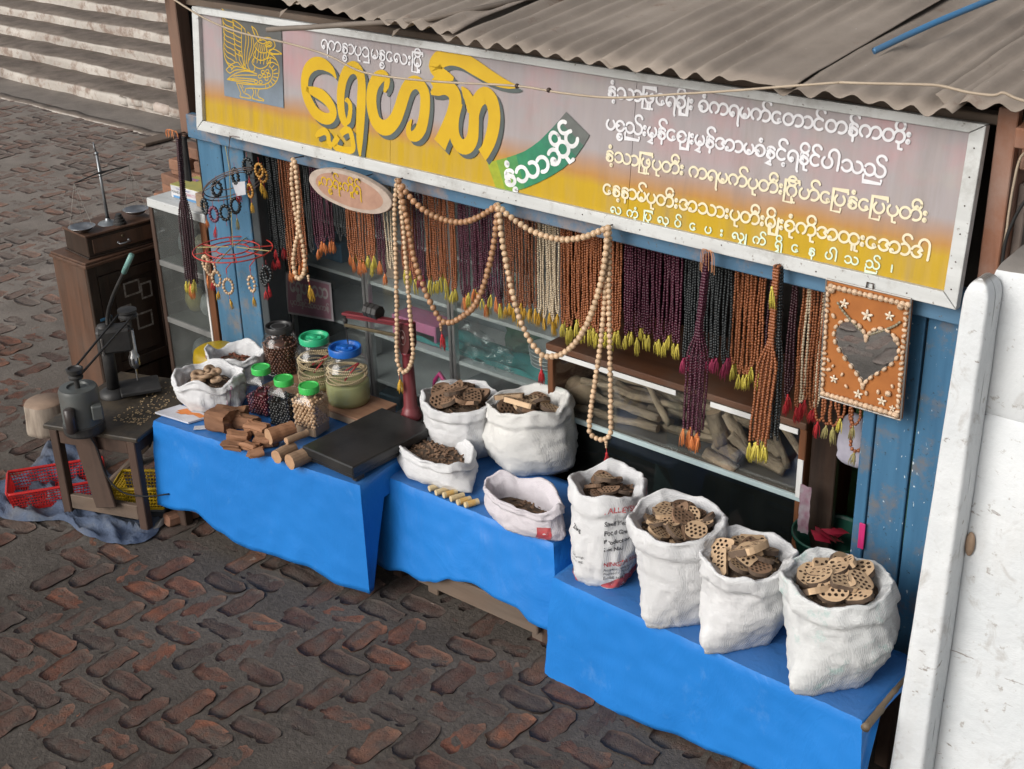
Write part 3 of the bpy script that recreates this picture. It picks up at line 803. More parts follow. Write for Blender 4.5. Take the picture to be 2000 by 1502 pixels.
def marks(ch, x0, w):
    c = x0 + (w - .5 if w > 1.4 else w / 2)
    if ch == '^': return [arcpts(c + .06, 1.32, .36, .32, 12, 215) + [(c - .10, 1.0), (c + .02, .94)]]
    if ch == 'i': return [A_(c, 1.27, .36, 0, 360)]
    if ch == 'I': return [A_(c, 1.27, .36, 0, 360), dot(c, 1.02, .10)]
    if ch == '.': return [dot(c, 1.30, .10)]
    if ch == ',': return [dot(c + .22, -.26, .085)]
    if ch == 'u': return [[(c + .02, .02), (c + .06, -.36), (c + .30, -.38)]]
    if ch == 'U': return [[(c - .12, .02), (c - .10, -.36)], [(c + .12, .02), (c + .14, -.36), (c + .36, -.38)]]
    if ch == 's': return [A_(c, -.40, .26, 20, 380), [(c - .2, -.34), (c, -.42)]]
    if ch == 'h': return [[(c + .02, .02), (c + .02, -.2), (c - .30, -.34), (c + .10, -.44)]]
    if ch == 'y': return [[(c - .10, .04), (c - .06, -.42), (x0 + w + .14, -.42), (x0 + w + .20, .92)]]
    return []
def lay(text):
    x = 0.0; st = []; px, pw = 0, 1; pend = None
    toks = text.split()
    for i, tk in enumerate(toks):
        if tk == 'r': pend = True; continue
        if tk in '^iI.,uUshy' and len(tk) == 1:
            st += marks(tk, px, pw)
            if tk == 'y': x += .28
            continue
        w, ss = GLY[tk]
        if pend:
            st.append([(x + .36 + w, 1.08), (x + .36 + w, 1.28), (x + .12, 1.28), (x + .08, -.42), (x + w * .85, -.42), (x + w * .85, -.16)]); x += .22
        for s in ss: st.append([(p[0] + x, p[1]) for p in s])
        if tk == 'N' and not (i + 1 < len(toks) and toks[i + 1] in ('h', 's', 'u', 'U', '.', ',', 'i')): st += [[(p[0] + x, p[1]) for p in s] for s in GLY['N|'][1]]
        px, pw = x, w; x += w + (.12 if pend else 0); pend = None
    return st, x
def textline(name, text, p0, p1, mat, wid=.19, ys=1.0, h=.0006, parent=None, mp=None, gap=None, lab=None):
    st, tot = lay(text)
    q = MB(); k = 0
    a = Vector(sp(*p0)); c = Vector(sp(*p1)); ex = (c - a) / tot; sc = ex.length; ey = Vector((-ex.y, ex.x)) * ys
    for s in st:
        hh = h + .00004 * (k % 9); k += 1
        ribbon(q, s, wid, lambda x, y, hh=hh: sw(a + ex * x + ey * y, hh))
    o = q.build('lettering', mat, sign)
    if '_ _' in text: o['kind'] = 'stuff'
    if lab: o['label'] = lab
    return o
M_txtw = simple('white_sign_paint', (.70, .70, .72), (.62, .61, .63), 30, .5)
M_txtc = simple('cream_sign_paint', (.72, .65, .46), (.66, .58, .40), 30, .5)
M_txtm = simple('mint_sign_paint', (.62, .72, .58), (.55, .66, .5), 30, .5)
textline('t', 'N . , TH AA r PH U E R KH y i u : _ KH . K R M K ^ E TA AA NG ^ TA N ^ K TA i u :', (1186, 190), (1779, 284), M_txtw, .205, 1.0, lab='first line of white lettering')
textline('t', 'P C s NY ^ : M h N ^ E C y : M h N ^ A AA M KH . N h NG ^ , R N i u NG ^ P T TH NY ^', (1183, 253), (1729, 350), M_txtw, .205, 1.0)
textline('t', 'N . , TH AA r PH U P u TA I : _ K R M K ^ P u TA I : r G i u H ^ E r P N . E r P P u TA I :', (1182, 314), (1811, 437), M_txtc, .19, 1.0)
textline('t', 'E N , N AA M ^ P u TA I : A TH AA : P u TA I : M y i u : C u . K i u A TT U : E A AA ^ D T', (1177, 379), (1817, 510), M_txtc, .19, 1.0)
textline('t', 'L _ _ K s . _ _ r P u _ _ L u _ _ P ^ _ _ _ E _ _ _ P _ _ _ : _ _ _ L h y _ _ K ^ _ _ _ R h i _ _ _ E _ _ _ N _ _ _ P T _ _ TH _ _ NY ^ _ _ _ bar', (1192, 416), (1744, 534), M_txtm, .20, 1.0)
textline('t', 'R K N s AA P u U5 M N s E L : r M i u ,', (627, 96), (825, 134), M_txtw, .15, 1.0)
# --- big yellow shop name with its painted drop shadow -------------------------
M_bigy = simple('golden_letter_paint', (.57, .36, .006), (.52, .32, .006), 9, .42)
M_bigs = simple('slate_shadow_paint', (.085, .105, .10), None, 9, .45)
def z5(p): return (560 + p[0] / 5.563, 60 + p[1] / 5.563)
def z6(p): return (780 + p[0] / 4.695, 80 + p[1] / 4.695)
BIG = [
 (z5, [(540, 520, 14), (500, 440, 62), (440, 385, 95), (370, 355, 112), (300, 362, 118), (240, 410, 112), (205, 490, 102), (196, 590, 98), (212, 690, 105), (250, 790, 112), (310, 885, 112), (390, 945, 108), (460, 955, 100), (505, 915, 88), (500, 850, 92), (450, 765, 102), (380, 700, 110), (300, 662, 92), (215, 632, 40)]),
 (z5, [(655, 1035, 30), (625, 985, 80), (598, 890, 92), (588, 770, 96), (592, 650, 100), (618, 520, 100), (668, 425, 104), (735, 400, 112), (790, 450, 104), (815, 550, 98), (815, 700, 108), (808, 870, 112), (800, 1030, 104), (795, 1180, 84), (795, 1290, 52), (800, 1370, 14)]),
 (z5, [(628, 1000, 50), (672, 975, 55), (692, 880, 52), (690, 800, 50), (660, 752, 42), (640, 770, 20)]),
 (z5, [(560, 1150, 60), (520, 1235, 66), (570, 1282, 64), (660, 1300, 66), (722, 1285, 58), (718, 1190, 58), (690, 1090, 56), (640, 1080, 66), (590, 1120, 60)]),
 (z5, [(318, 1150, 24), (352, 1118, 62), (412, 1092, 70), (452, 1135, 56), (462, 1210, 56), (500, 1255, 56)]),
 (z5, [(1062, 668, 22), (1085, 600, 62), (1092, 525, 70), (1050, 490, 100), (990, 520, 122), (940, 610, 124), (922, 730, 124), (932, 860, 126), (966, 975, 126), (1030, 1045, 132), (1105, 1045, 136), (1180, 965, 132), (1232, 840, 130), (1272, 710, 128), (1320, 605, 116), (1390, 560, 112), (1455, 590, 108), (1500, 680, 112), (1506, 800, 114), (1492, 940, 114), (1462, 1060, 118), (1410, 1135, 104), (1352, 1140, 84), (1325, 1085, 62), (1335, 1020, 48), (1362, 962, 10)]),
 (z6, [(500, 345, 20), (440, 320, 62), (370, 290, 98), (330, 235, 118), (370, 175, 126), (460, 152, 106), (570, 172, 106), (690, 240, 108), (810, 315, 96), (920, 372, 74), (1020, 408, 44), (1095, 418, 8)]),
 (z6, [(300, 400, 44), (360, 345, 62), (440, 335, 62), (500, 346, 24)]),
 (z6, [(292, 482, 18), (345, 450, 84), (425, 425, 106), (495, 470, 112), (516, 560, 116), (488, 680, 112), (440, 800, 112), (392, 910, 118), (372, 952, 130)]),
 (z6, [(540, 560, 90), (512, 690, 84), (502, 800, 92), (520, 900, 100), (570, 965, 104), (630, 960, 108), (672, 890, 104), (684, 770, 96), (690, 660, 92), (722, 550, 104), (785, 498, 116), (845, 545, 112), (872, 660, 108), (866, 780, 108), (838, 900, 104), (796, 1000, 90), (760, 1046, 96)]),
 (z6, [(572, 420, 10), (612, 480, 70), (650, 560, 90), (660, 660, 60)]),
]
def bigstroke(q, zf, pts, off, hh):
    P = smoothpath([Vector((*sp(*zf((p[0] + off[0], p[1] + off[1]))), 0)) for p in pts], 4)
    W = []; k = 5.563 if zf is z5 else 4.695
    ws = [p[2] for p in pts]
    for i in range(len(pts) - 1):
        for t in range(4): W.append(lerp(ws[i], ws[i + 1], t / 4))
    W.append(ws[-1]); mpp = .00262
    ribbon(q, [(p.x, p.y) for p in P], [x / k * mpp for x in W], lambda x, y: sw((x, y), hh), cap=False)
q = MB()
for i, (zf, pts) in enumerate(BIG): bigstroke(q, zf, pts, (38, 46) if zf is z5 else (32, 40), .0006 + .00003 * i)
q.build('letter_shadow', M_bigs, sign)
q = MB()
for i, (zf, pts) in enumerate(BIG): bigstroke(q, zf, pts, (0, 0), .0014 + .00003 * i)
q.build('shop_name_lettering', M_bigy, sign)
# --- green banner with white letters ------------------------------------------
M_vc = vcolmat('banner_paint', .45)
up_ = [(805, 1115), (890, 1095), (985, 1070), (1070, 1042), (1150, 1010), (1220, 965), (1290, 912), (1400, 800), (1465, 728), (1530, 650)]
lo_ = [(900, 1390), (980, 1388), (1060, 1376), (1150, 1350), (1260, 1305), (1380, 1245), (1500, 1170), (1620, 1060), (1690, 960), (1745, 865)]
cl_ = [(.33, .33, .02), (.26, .36, .03), (.10, .28, .06), (.03, .21, .09), (.025, .20, .10), (.025, .19, .10), (.025, .18, .10), (.03, .16, .10), (.10, .12, .11), (.14, .135, .13)]
q = MB()
for i in range(9):
    q.col = lerp3(cl_[i], cl_[i + 1], .5); qs = [sp(*z6(p)) for p in (lo_[i], lo_[i + 1], up_[i + 1], up_[i])]
    q.raw([sw(s, .0005) for s in qs], [(0, 1, 2, 3)])
q.build('banner', M_vc, sign)
st, tot = lay('N . , TH AA CH i u NG ^')
mid = [Vector(sp(*z6(((a[0] * .42 + c[0] * .58), (a[1] * .42 + c[1] * .58))))) for a, c in zip(up_, lo_)]
base_ = [Vector(sp(*z6(((a[0] * .22 + c[0] * .78), (a[1] * .22 + c[1] * .78))))) for a, c in zip(up_, lo_)]
def along(path, t):
    L = [0]
    for i in range(len(path) - 1): L.append(L[-1] + (path[i + 1] - path[i]).length)
    d = t * L[-1]
    for i in range(len(path) - 1):
        if d <= L[i + 1] or i == len(path) - 2:
            k = (d - L[i]) / (L[i + 1] - L[i]); return path[i].lerp(path[i + 1], k), (path[i + 1] - path[i]).normalized(), L[-1]
q = MB(); k = 0
def bm_(x, y, hh):
    p, t, L = along(base_, .10 + .84 * x / tot); p2, t2, _ = along(base_, min(1, .16 + .84 * x / tot)); p0, t0, _ = along(base_, max(0, .04 + .84 * x / tot))
    t = (p2 - p0).normalized(); nn = Vector((-t.y, t.x)); sc = L * .84 / tot
    return sw(p + nn * (y - .12) * sc * .95, hh)
for s in st:
    hh = .0009 + .00003 * (k % 9); k += 1
    s2 = []
    for i in range(len(s) - 1): s2.append(s[i])
    s2.append(s[-1]); ribbon(q, s2, .23, lambda x, y, hh=hh: bm_(x, y, hh))
q.build('lettering', simple('bright_white_paint', (.78, .78, .78), None, 20, .5), sign)
# --- emblem: a crested bird drawn in yellow line on a slate panel -----------------
def z7(p): return (420 + p[0] / 6.827, p[1] / 6.827)
mt, n, l, b = nodes_of('slate_panel_paint')
sxx = n.new('ShaderNodeSeparateXYZ'); v = coords(n, l); l.new(v, sxx.inputs[0])
base = ramp(n, l, sxx.outputs['Z'], [(.10, (.19, .24, .30)), (.26, (.13, .16, .19)), (.36, (.075, .082, .085)), (.52, (.085, .085, .08))])
base = mix(n, l, 1.0, base, ramp(n, l, noise_n(n, l, v, 12, 6, .6), [(.3, .85), (.7, 1.15)]), 'MULTIPLY')
l.new(base, b.inputs['Base Color']); b.inputs['Roughness'].default_value = .5
q = MB(); q.raw([sw(sp(*z7(p)), .0004) for p in ((125, 1275), (915, 1440), (880, 240), (78, 105))], [(0, 1, 2, 3)]); q.build('emblem_panel', MATS['slate_panel_paint'], sign)
BIRD = [
 [(95, 120), (110, 300), (125, 480), (120, 640), (135, 780), (190, 880), (240, 920)], [(95, 120), (180, 190), (240, 260), (300, 300), (350, 340), (400, 390)],
 [(240, 250), (245, 400), (262, 560), (270, 700), (285, 800)], [(355, 340), (355, 500), (355, 640), (370, 780), (400, 880)],
 [(400, 390), (415, 520), (400, 660), (395, 780), (410, 900)], [(440, 430), (450, 560), (430, 700), (420, 850)], [(480, 470), (490, 600), (460, 730), (440, 860)],
 [(440, 430), (500, 490), (520, 610), (490, 730), (450, 810), (440, 880), (470, 940)],
 [(320, 690), (330, 800), (380, 890)], [(320, 690), (370, 780), (385, 880)],
 [(235, 260), (255, 330)],
 [(150, 930), (220, 860), (300, 830), (350, 880), (470, 945)], [(150, 930), (200, 975), (260, 940), (330, 930), (470, 945)], [(220, 930), (260, 890), (320, 890), (400, 920)],
 [(165, 1060), (240, 1000), (330, 960), (440, 950), (560, 985)], [(165, 1060), (270, 1040), (400, 1045), (540, 1060)], [(165, 1060), (300, 1085), (420, 1105), (560, 1130)], [(250, 1015), (360, 1000), (560, 1005)], [(230, 1060), (330, 1068), (530, 1085)],
 [(530, 880), (530, 930), (510, 950), (450, 945)],
 [(490, 350), (520, 430), (560, 520), (570, 550)], [(490, 350), (545, 400), (575, 470), (600, 520)], [(505, 400), (540, 490), (560, 530)],
 [(570, 550), (620, 510), (680, 500), (740, 510), (790, 560), (800, 620), (760, 660), (720, 690)], [(570, 550), (640, 585), (690, 560)], [(600, 540), (650, 530), (690, 555)],
 arcpts(725, 590, 36, 36, 0, 350), arcpts(725, 590, 18, 18, 0, 350),
 [(720, 670), (780, 655), (840, 680), (890, 715)], [(720, 690), (780, 715), (890, 720)], [(700, 690), (740, 720), (850, 725)],
 [(560, 560), (530, 610), (560, 660), (610, 700), (690, 700), (690, 640), (670, 590)], [(550, 660), (515, 730), (540, 770), (610, 805), (690, 780), (720, 720)], [(525, 770), (495, 830), (540, 890), (610, 915), (690, 880), (730, 800)],
 [(740, 720), (800, 770), (850, 880), (850, 1000), (810, 1100), (720, 1170), (600, 1185)], [(730, 880), (765, 930), (770, 1010), (730, 1090), (650, 1130), (560, 1130)], [(690, 780), (760, 770), (810, 800)], [(700, 850), (770, 830), (840, 870)],
 [(560, 1130), (420, 1125), (290, 1105)], [(600, 1185), (500, 1175), (420, 1180)],
 [(290, 1105), (320, 1180), (345, 1250), (340, 1290), (480, 1310), (440, 1260), (400, 1245), (410, 1190), (420, 1180)], [(330, 1130), (360, 1180), (385, 1240)], [(360, 1130), (380, 1170)],
 [(500, 1180), (520, 1240), (500, 1310), (640, 1345), (645, 1325), (580, 1290), (575, 1230), (590, 1190)], [(540, 1200), (550, 1280)],
]
for t in range(9):
    y0 = 200 + t * 72; BIRD.append([(100 + t * 5, y0 + 10), (140 + t * 4, y0 + 60), (195 + t * 3, y0 + 85), (245 + t * 3, y0 + 100 + t * 3)])
for t in range(7):
    y0 = 330 + t * 60; BIRD.append([(246 + t * 4, y0), (290, y0 + 30), (352, y0 + 60)])
for cx, cy in ((640, 960), (700, 950), (600, 1020), (690, 1050), (550, 1090), (610, 1095), (720, 1000), (655, 1010)): BIRD.append(arcpts(cx, cy, 22, 22, 0, 350, 10))
for row, (y0, x0, x1) in enumerate(((600, 560, 690), (690, 540, 720), (770, 520, 740))):
    for t in range(6):
        x = lerp(x0, x1, t / 5); BIRD.append([(x + 6, y0 + 10 - 10 * abs(t - 3)), (x - 2, y0 + 85 - 8 * abs(t - 3))])
for t in range(9):
    a = lerp(-70, 95, t / 8); BIRD.append([(690 + 95 * math.cos(math.radians(-a)), 1000 - 110 * math.sin(math.radians(-a)) * -1 * -1), (690 + 150 * math.cos(math.radians(-a)), 1000 - 165 * math.sin(math.radians(-a)) * -1 * -1)])
q = MB()
for i, s in enumerate(BIRD):
    P = smoothpath([Vector((*sp(*z7(p)), 0)) for p in s], 3) if len(s) > 2 else [Vector((*sp(*z7(p)), 0)) for p in s]
    hh = .0008 + .00003 * (i % 10); ribbon(q, [(p.x, p.y) for p in P], .0042, lambda x, y, hh=hh: sw((x, y), hh))
q.build('bird_emblem', M_bigy, sign)
# ------------------------------------------------------------------ inside the stall
M_glass = glassmat('dusty_case_glass', (.93, .96, .955), .075, .04, (.40, .44, .45))
M_glass2 = glassmat('clear_case_glass', (.95, .97, .965), .004, .03, (.4, .42, .42))
M_shelf = simple('white_shelf_edge', (.62, .63, .63), (.5, .5, .5), 8, .5, dirt=(.3, .28, .26), dirt_amt=.3)
cupb = empty('glass_cabinet', (-4.3, 4.2, 0), 'aluminium framed glass cabinet full of goods behind the jars', 'cabinet')
CX0, CX1, CY = -5.22, -3.40, 4.18
for x in (-5.215, -4.65, -4.625, -4.075, -4.05, -3.41):
    q = MB(); q.span((x - .009, CY, .12), (x + .009, CY + .03, 1.5), .002); q.build('frame_upright', M_alu, cupb)
for z in (1.18, .925, .655, .40, .14):
    q = MB(); q.span((CX0, CY + .02, z - .012), (CX1, CY + .42, z + .006), .002); q.build('shelf', M_shelf, cupb)
q = MB(); q.span((CX0 - .01, CY + .43, .1), (CX1 + .01, CY + .45, 1.5), .002); q.build('back_panel', simple('cabinet_back', (.25, .28, .30), (.17, .195, .21), 4, .7), cupb)
q = MB(); q.span((CX1 + .005, CY, .1), (CX1 + .035, CY + .45, 1.5), .002); q.build('end_panel', M_interior, cupb)
q = MB(); q.span((CX0 - .03, CY, .1), (CX0 - .012, CY + .45, 1.5), .002); q.build('end_panel', simple('cabinet_end', (.10, .115, .12), None, 5, .6), cupb)
for x0, x1, dy in ((-5.205, -4.655, .004), (-4.62, -4.08, .012), (-4.045, -3.42, .004)):
    q = MB(); q.span((x0, CY + dy, .13), (x1, CY + dy + .004, 1.48), .0008); q.build('glass_pane', M_glass, cupb)
q = MB(); q.span((CX0 - .02, CY - .01, 0), (CX1 + .02, CY + .46, .12), .003); q.build('plinth', M_interior, cupb)
def thing1(name, mb, mat, label, cat, group=None, **k):
    return tag(mb.build(name, mat, None, **k), label, cat, group)
def plainbox(name, u, v, y, w, d, h, mat, label, cat, z=None):
    p = PY(u, v, y); zz = p.z if z is None else z
    q = MB(); q.span((p.x - w / 2, y, zz), (p.x + w / 2, y + d, zz + h), .004); return thing1(name, q, mat, label, cat)
plainbox('gift_box', 805, 600, 4.24, .30, .14, .105, simple('pink_card', (.55, .16, .30), (.48, .13, .26), 9, .5), 'bright pink cardboard box on the cabinet shelf behind the scale', 'box', .665)
plainbox('carton', 735, 560, 4.28, .30, .12, .13, simple('peach_card', (.45, .30, .22), None, 9, .6), 'peach coloured carton on the upper cabinet shelf', 'box', .935)
plainbox('carton', 828, 645, 4.24, .14, .12, .06, simple('grey_card', (.36, .38, .36), None, 9, .6), 'small pale grey carton on the middle cabinet shelf', 'box', .665)
plainbox('carton', 640, 520, 4.28, .22, .14, .10, simple('blue_card', (.10, .22, .36), None, 9, .6), 'blue carton on the top shelf behind black strings', 'box', .935)
def fold(name, x0, x1, z, mat, label, seed, h=.05):
    q = MB(); q.grid(lambda u, w: (lerp(x0, x1, u), 4.24 + .2 * w, z + .01 + h * (.45 + .55 * nz(u * 5 + seed, w * 3)) * math.sin(PI * u) ** .4 * math.sin(PI * (w * .9 + .1)) ** .4), 22, 8)
    q.grid(lambda u, w: (lerp(x0, x1, u), 4.24 - .002, z + .008 + w * max(.004, (.01 - .008 + h * (.45 + .55 * nz(u * 5 + seed, 0)) * math.sin(PI * u) ** .4 * math.sin(PI * .1) ** .4))), 22, 2)
    return thing1(name, q, mat, label, 'cloth', smooth=True)
M_teal = simple('teal_cloth', (.04, .26, .25), (.03, .19, .19), 12, .7)
fold('folded_cloth', -4.5, -3.9, .665, M_teal, 'teal cloth spread along the middle cabinet shelf', 2.0, .07)
fold('folded_cloth', -3.98, -3.46, .662, M_teal, 'crumpled teal cloth under the white plates', 7.0, .09)
M_plate = simple('white_china', (.68, .70, .70), None, 6, .15)
for i in range(5):
    q = MB(); q.lathe([(.0, .004), (.05, .004), (.09, .016), (.098, .022), (.096, .018), (.05, -.001), (0, -.001)], 28, (-3.56 - .003 * i, 4.31, .73 + .018 * i))
    thing1('plate', q, M_plate, 'white plate in the short stack inside the glass cabinet', 'plate', 'stacked white plates', smooth=True)
M_orng = simple('orange_peel', (.62, .17, .02), (.52, .12, .015), 20, .45, .2, 200)
for i, (u, v) in enumerate(((951, 742), (972, 745), (1010, 760), (1030, 768))):
    p = PY(u, v, 4.3); q = MB(); q.ball((p.x, 4.3, .445 + (0 if i % 2 else .012)), .038, 14, 10)
    thing1('orange', q, M_orng, 'orange fruit on the lower shelf of the glass cabinet', 'fruit', 'oranges in the cabinet', smooth=True)
q = MB(); q.grid(lambda u, w: (-4.02 + .30 * u, 4.2 + .04 * nz(u * 6, w * 6) + .02, .67 + .2 * w * (1 - .4 * u) + .02 * nz(u * 9, w * 9, 3)), 16, 12)
thing1('plastic_bag', q, glassmat('clear_plastic_film', (.9, .93, .93), .10, .12, (.5, .55, .56)), 'crumpled clear plastic bag standing on the cabinet shelf', 'bag', smooth=True)
q = MB(); q.grid(lambda u, w: (-3.92 + .36 * u, 4.40 + .03 * nz(u * 5, w * 5, 1), .67 + .22 * w + .02 * nz(u * 7, w * 7, 9)), 12, 10)
thing1('green_bundle', q, simple('dark_green_cloth', (.035, .10, .06), (.02, .06, .045), 8, .8), 'dark green cloth bundle at the back of the cabinet', 'cloth', smooth=True)
rs = random.Random(21); MSTUFF = [simple('shelf_goods_%d' % i, c, None, 10, .5) for i, c in enumerate(((.30, .32, .33), (.10, .18, .24), (.35, .28, .2), (.42, .40, .38), (.25, .05, .06)))]
lab_ = ['grey parcel', 'dark blue parcel', 'tan parcel', 'pale parcel', 'dark red parcel']
for i in range(8):
    x = -5.1 + i * .21; z = (.155, .415, .155, .935, .155, .415, .155, .155)[i]; k = (0, 3, 1, 4, 2, 0, 3, 1)[i]
    q = MB(); hh = rs.uniform(.08, .15); q.box((x, 4.38, z + hh / 2), (.15, .12, hh), rotz(rs.uniform(-.2, .2)), .008)
    thing1('parcel', q, MSTUFF[k], '%s on the %s shelf of the glass cabinet, %s' % (lab_[k], 'lowest' if z < .2 else ('second' if z < .5 else 'upper'), ('at its left end', 'left of the pink handle', 'left of the pink handle', 'behind the maroon strings', 'below the scale', 'left of the oranges', 'below the oranges', 'at its right end')[i]), 'parcel')
q = MB(); q.tube([(-4.24, 4.22, .42 + .0), (-4.2, 4.2, .52), (-4.17, 4.2, .56), (-4.13, 4.2, .52), (-4.12, 4.21, .42)], .012, 8)
thing1('pink_basket_hoop', q, simple('hot_pink_plastic', (.62, .06, .24), None, 8, .4), 'curved hot pink plastic hoop on the lower shelf behind the scale column', 'hoop', smooth=True)
# maroon shop poster behind the glass
pc = [PY(u, v, 4.172) for (u, v) in ((560, 612), (652, 628), (646, 553), (558, 531))]
poster = empty('poster', (pc[0].x, 4.172, pc[0].z), 'maroon paper poster with white Burmese lettering on the glass cabinet', 'poster')
def pw(x, y, h): # x,y in 0..1 on the poster
    a = pc[0].lerp(pc[1], x); c = pc[3].lerp(pc[2], x); r = a.lerp(c, y); r.y -= h; return r
q = MB(); q.raw([pw(x, y, 0) for x, y in ((0, 0), (1, 0), (1, 1), (0, 1))] + [pw(x, y, -.001) for x, y in ((0, 0), (1, 0), (1, 1), (0, 1))], [(0, 1, 2, 3), (7, 6, 5, 4)]); q.build('border', simple('poster_white', (.50, .48, .49), None, 9, .5), poster)
q = MB(); q.raw([pw(x, y, .0008) for x, y in ((.04, .05), (.96, .05), (.96, .95), (.04, .95))], [(0, 1, 2, 3)]); q.build('print', simple('poster_maroon', (.38, .20, .245), (.33, .17, .21), 9, .5), poster)
for txt, x0, x1, yb, ww, ysc in (('E R s H TH AA', .09, .92, .56, .24, 1.35), ('P u TA I : N h NG ^ A L K N ^', .09, .93, .24, .17, 1.1)):
    st, tot = lay(txt); q = MB(); sc = (x1 - x0) / tot
    asp = (pc[1] - pc[0]).length / (pc[3] - pc[0]).length
    for i, s in enumerate(st): ribbon(q, s, ww, lambda x, y, i=i: pw(x0 + x * sc, yb + y * sc * asp * ysc, .0012 + .00005 * (i % 8)))
    q.build('lettering', simple('poster_letter', (.60, .58, .55), None, 9, .5), poster)

# low case with sandalwood logs
low = empty('display_case', (-2.72, 4.0, 0), 'low brown wooden display case with glass front holding sandalwood logs', 'display case')
LX0, LX1, LY = -3.33, -2.10, 4.0
q = MB(); q.span((LX0, LY - .01, .985), (LX1, LY + .50, 1.012), .003); q.build('top_board', M_wood_brown, low)
q = MB(); q.span((LX0, LY - .002, 0), (LX0 + .03, LY + .48, .984), .003); q.build('side_panel', M_wood_brownv, low)
q = MB(); q.span((LX1 - .03, LY - .002, 0), (LX1, LY + .48, .984), .003); q.build('side_panel', M_wood_brownv, low)
q = MB(); q.span((LX0 + .03, LY + .46, 0), (LX1 - .03, LY + .48, .984), .003); q.build('back_panel', M_wood_dark, low)
q = MB(); q.span((LX0 + .03, LY + .01, .685), (LX1 - .03, LY + .455, .70), .002); q.build('shelf', simple('dusty_shelf', (.14, .12, .10), (.09, .075, .06), 6, .85), low)
q = MB(); q.span((LX0 + .03, LY - .006, .682), (LX1 - .0, LY + .008, .704), .002); q.build('shelf_edge', simple('glass_edge', (.45, .55, .55), (.36, .45, .46), 5, .2), low)
for x0, x1 in ((LX0 + .005, LX0 + .66), (LX0 + .82, LX0 + 1.0), (LX0 + 1.12, LX1 - .03)):
    q = MB(); q.span((x0, LY - .014, .962), (x1, LY - .011, .984), .001); q.build('tape_strip', simple('white_tape', (.68, .68, .66), (.6, .6, .58), 9, .5), low)
q = MB(); q.span((LX1 - .026, LY - .008, .70), (LX1 - .002, LY - .003, .86), .001); q.build('tape_strip', MATS['white_tape'], low)
for (x0, x1, dy) in ((LX0 + .032, LX0 + .66, .012), (LX0 + .60, LX1 - .032, .020)):
    q = MB(); q.span((x0, LY + dy, .702), (x1, LY + dy + .004, .983), .0008); q.build('glass_pane', M_glass2, low)
q = MB(); q.span((LX0 + .032, LY + .014, .02), (LX1 - .032, LY + .018, .68), .0008); q.build('glass_pane', glassmat('smoky_case_glass', (.45, .52, .52), .05, .05, (.2, .23, .23)), low)
q = MB(); q.span((LX0 + .03, LY + .02, .0), (LX1 - .03, LY + .455, .04), .003); q.build('floor_board', M_wood_dark, low)
M_log = simple('sandalwood_bark', (.33, .25, .17), (.12, .085, .058), 20, .85, .9, 45, stretch=(.3, 1, 1), perobj=True, rnd=.35, bdist=.02)
M_logend = simple('sandalwood_end', (.42, .30, .20), (.32, .22, .14), 26, .8, perobj=True)
def logmesh(L, r, seed):
    q = MB(); k = 9; pts = []; rr = []
    for i in range(k):
        t = i / (k - 1); pts.append(Vector((L * (t - .5), .012 * nz(t * 3, seed) * L / .3, .01 * nz(t * 3, seed + 5)))); rr.append(r * (1 + .16 * nz(t * 4, seed, 2)))
    q.tube(pts, rr, 10, cap=False); n0 = len(q.v)
    for i in range(n0):
        p = Vector(q.v[i]); c = pts[i // 10]; d = p - c; q.v[i] = tuple(c + d * (1 + .18 * nz(p.x * 14, d.y * 60 + seed, d.z * 60)))
    q.cur = 1; q._addf([tuple(range(9, -1, -1)), tuple(n0 - 10 + j for j in range(10))])
    me = q.mesh('log', [M_log, M_logend], False)
    for p in me.polygons: p.use_smooth = p.material_index == 0
    return me
rs = random.Random(44); LOGS = [logmesh(rs.uniform(.3, .55), rs.uniform(.013, .021), i * 3.3) for i in range(7)] + [logmesh(.17, .024, 50), logmesh(.15, .02, 60)]
i = 0
for row in range(7):                                          # the long stack on the left
    for k in range(2 if row < 6 else 1):
        x = -3.03 + .02 * row + k * .36 + rs.uniform(-.03, .03); me = LOGS[(row * 2 + k) % 7]
        o = inst('log', me, None, (x, 4.075 + .062 * ((row + k) % 2) + .03 * (row % 2), .722 + .034 * row), (rs.uniform(0, 6), rs.uniform(-.05, .06), rs.uniform(-.16, .1)))
        tag(o, 'long sandalwood log lying flat in the stacked pile in the glass case', 'log', 'logs stacked flat in the case')
        o = inst('log', LOGS[(row + k + 3) % 7], None, (x + .05, 4.2 + .06 * ((row + k) % 2), .727 + .035 * row), (rs.uniform(0, 6), rs.uniform(-.05, .06), rs.uniform(-.2, .2)))
        tag(o, 'long sandalwood log lying flat in the stacked pile in the glass case', 'log', 'logs stacked flat in the case')
def logat(u, v, y, L, ang, label, r=1.0, tilt=0.0, kind=7):
    p = PY(u, v, y); o = inst('log', LOGS[kind], None, p, (0, ang, tilt), (L, r, r)); return tag(o, label, 'log')
logat(1284, 783, 4.06, .62, math.radians(58), 'long grey log leaning steeply across the middle of the pile', 1.1, .1, 2)
logat(1402, 838, 4.06, .85, math.radians(70), 'short thick upright log right of the maroon bead bunch', 1.35, 0, 7)
logat(1437, 838, 4.09, 1.0, math.radians(52), 'short log leaning beside the thick upright log', 1.2, .1, 8)
logat(1447, 866, 4.08, .7, math.radians(35), 'stubby log at the foot of the leaning logs', 1.2, .2, 8)
logat(1420, 880, 4.05, .7, math.radians(12), 'short grey log lying on the case floor, upper of two', 1.0, 0, 7)
logat(1408, 902, 4.045, .9, math.radians(10), 'short grey log lying at the front of the case floor', 1.1, -.05, 7)
logat(1522, 868, 4.06, .58, math.radians(62), 'thin pale stick leaning at the right end of the case', .75, 0, 4)
logat(1545, 855, 4.09, .6, math.radians(48), 'log leaning against the right end panel of the case', 1.1, 0, 3)
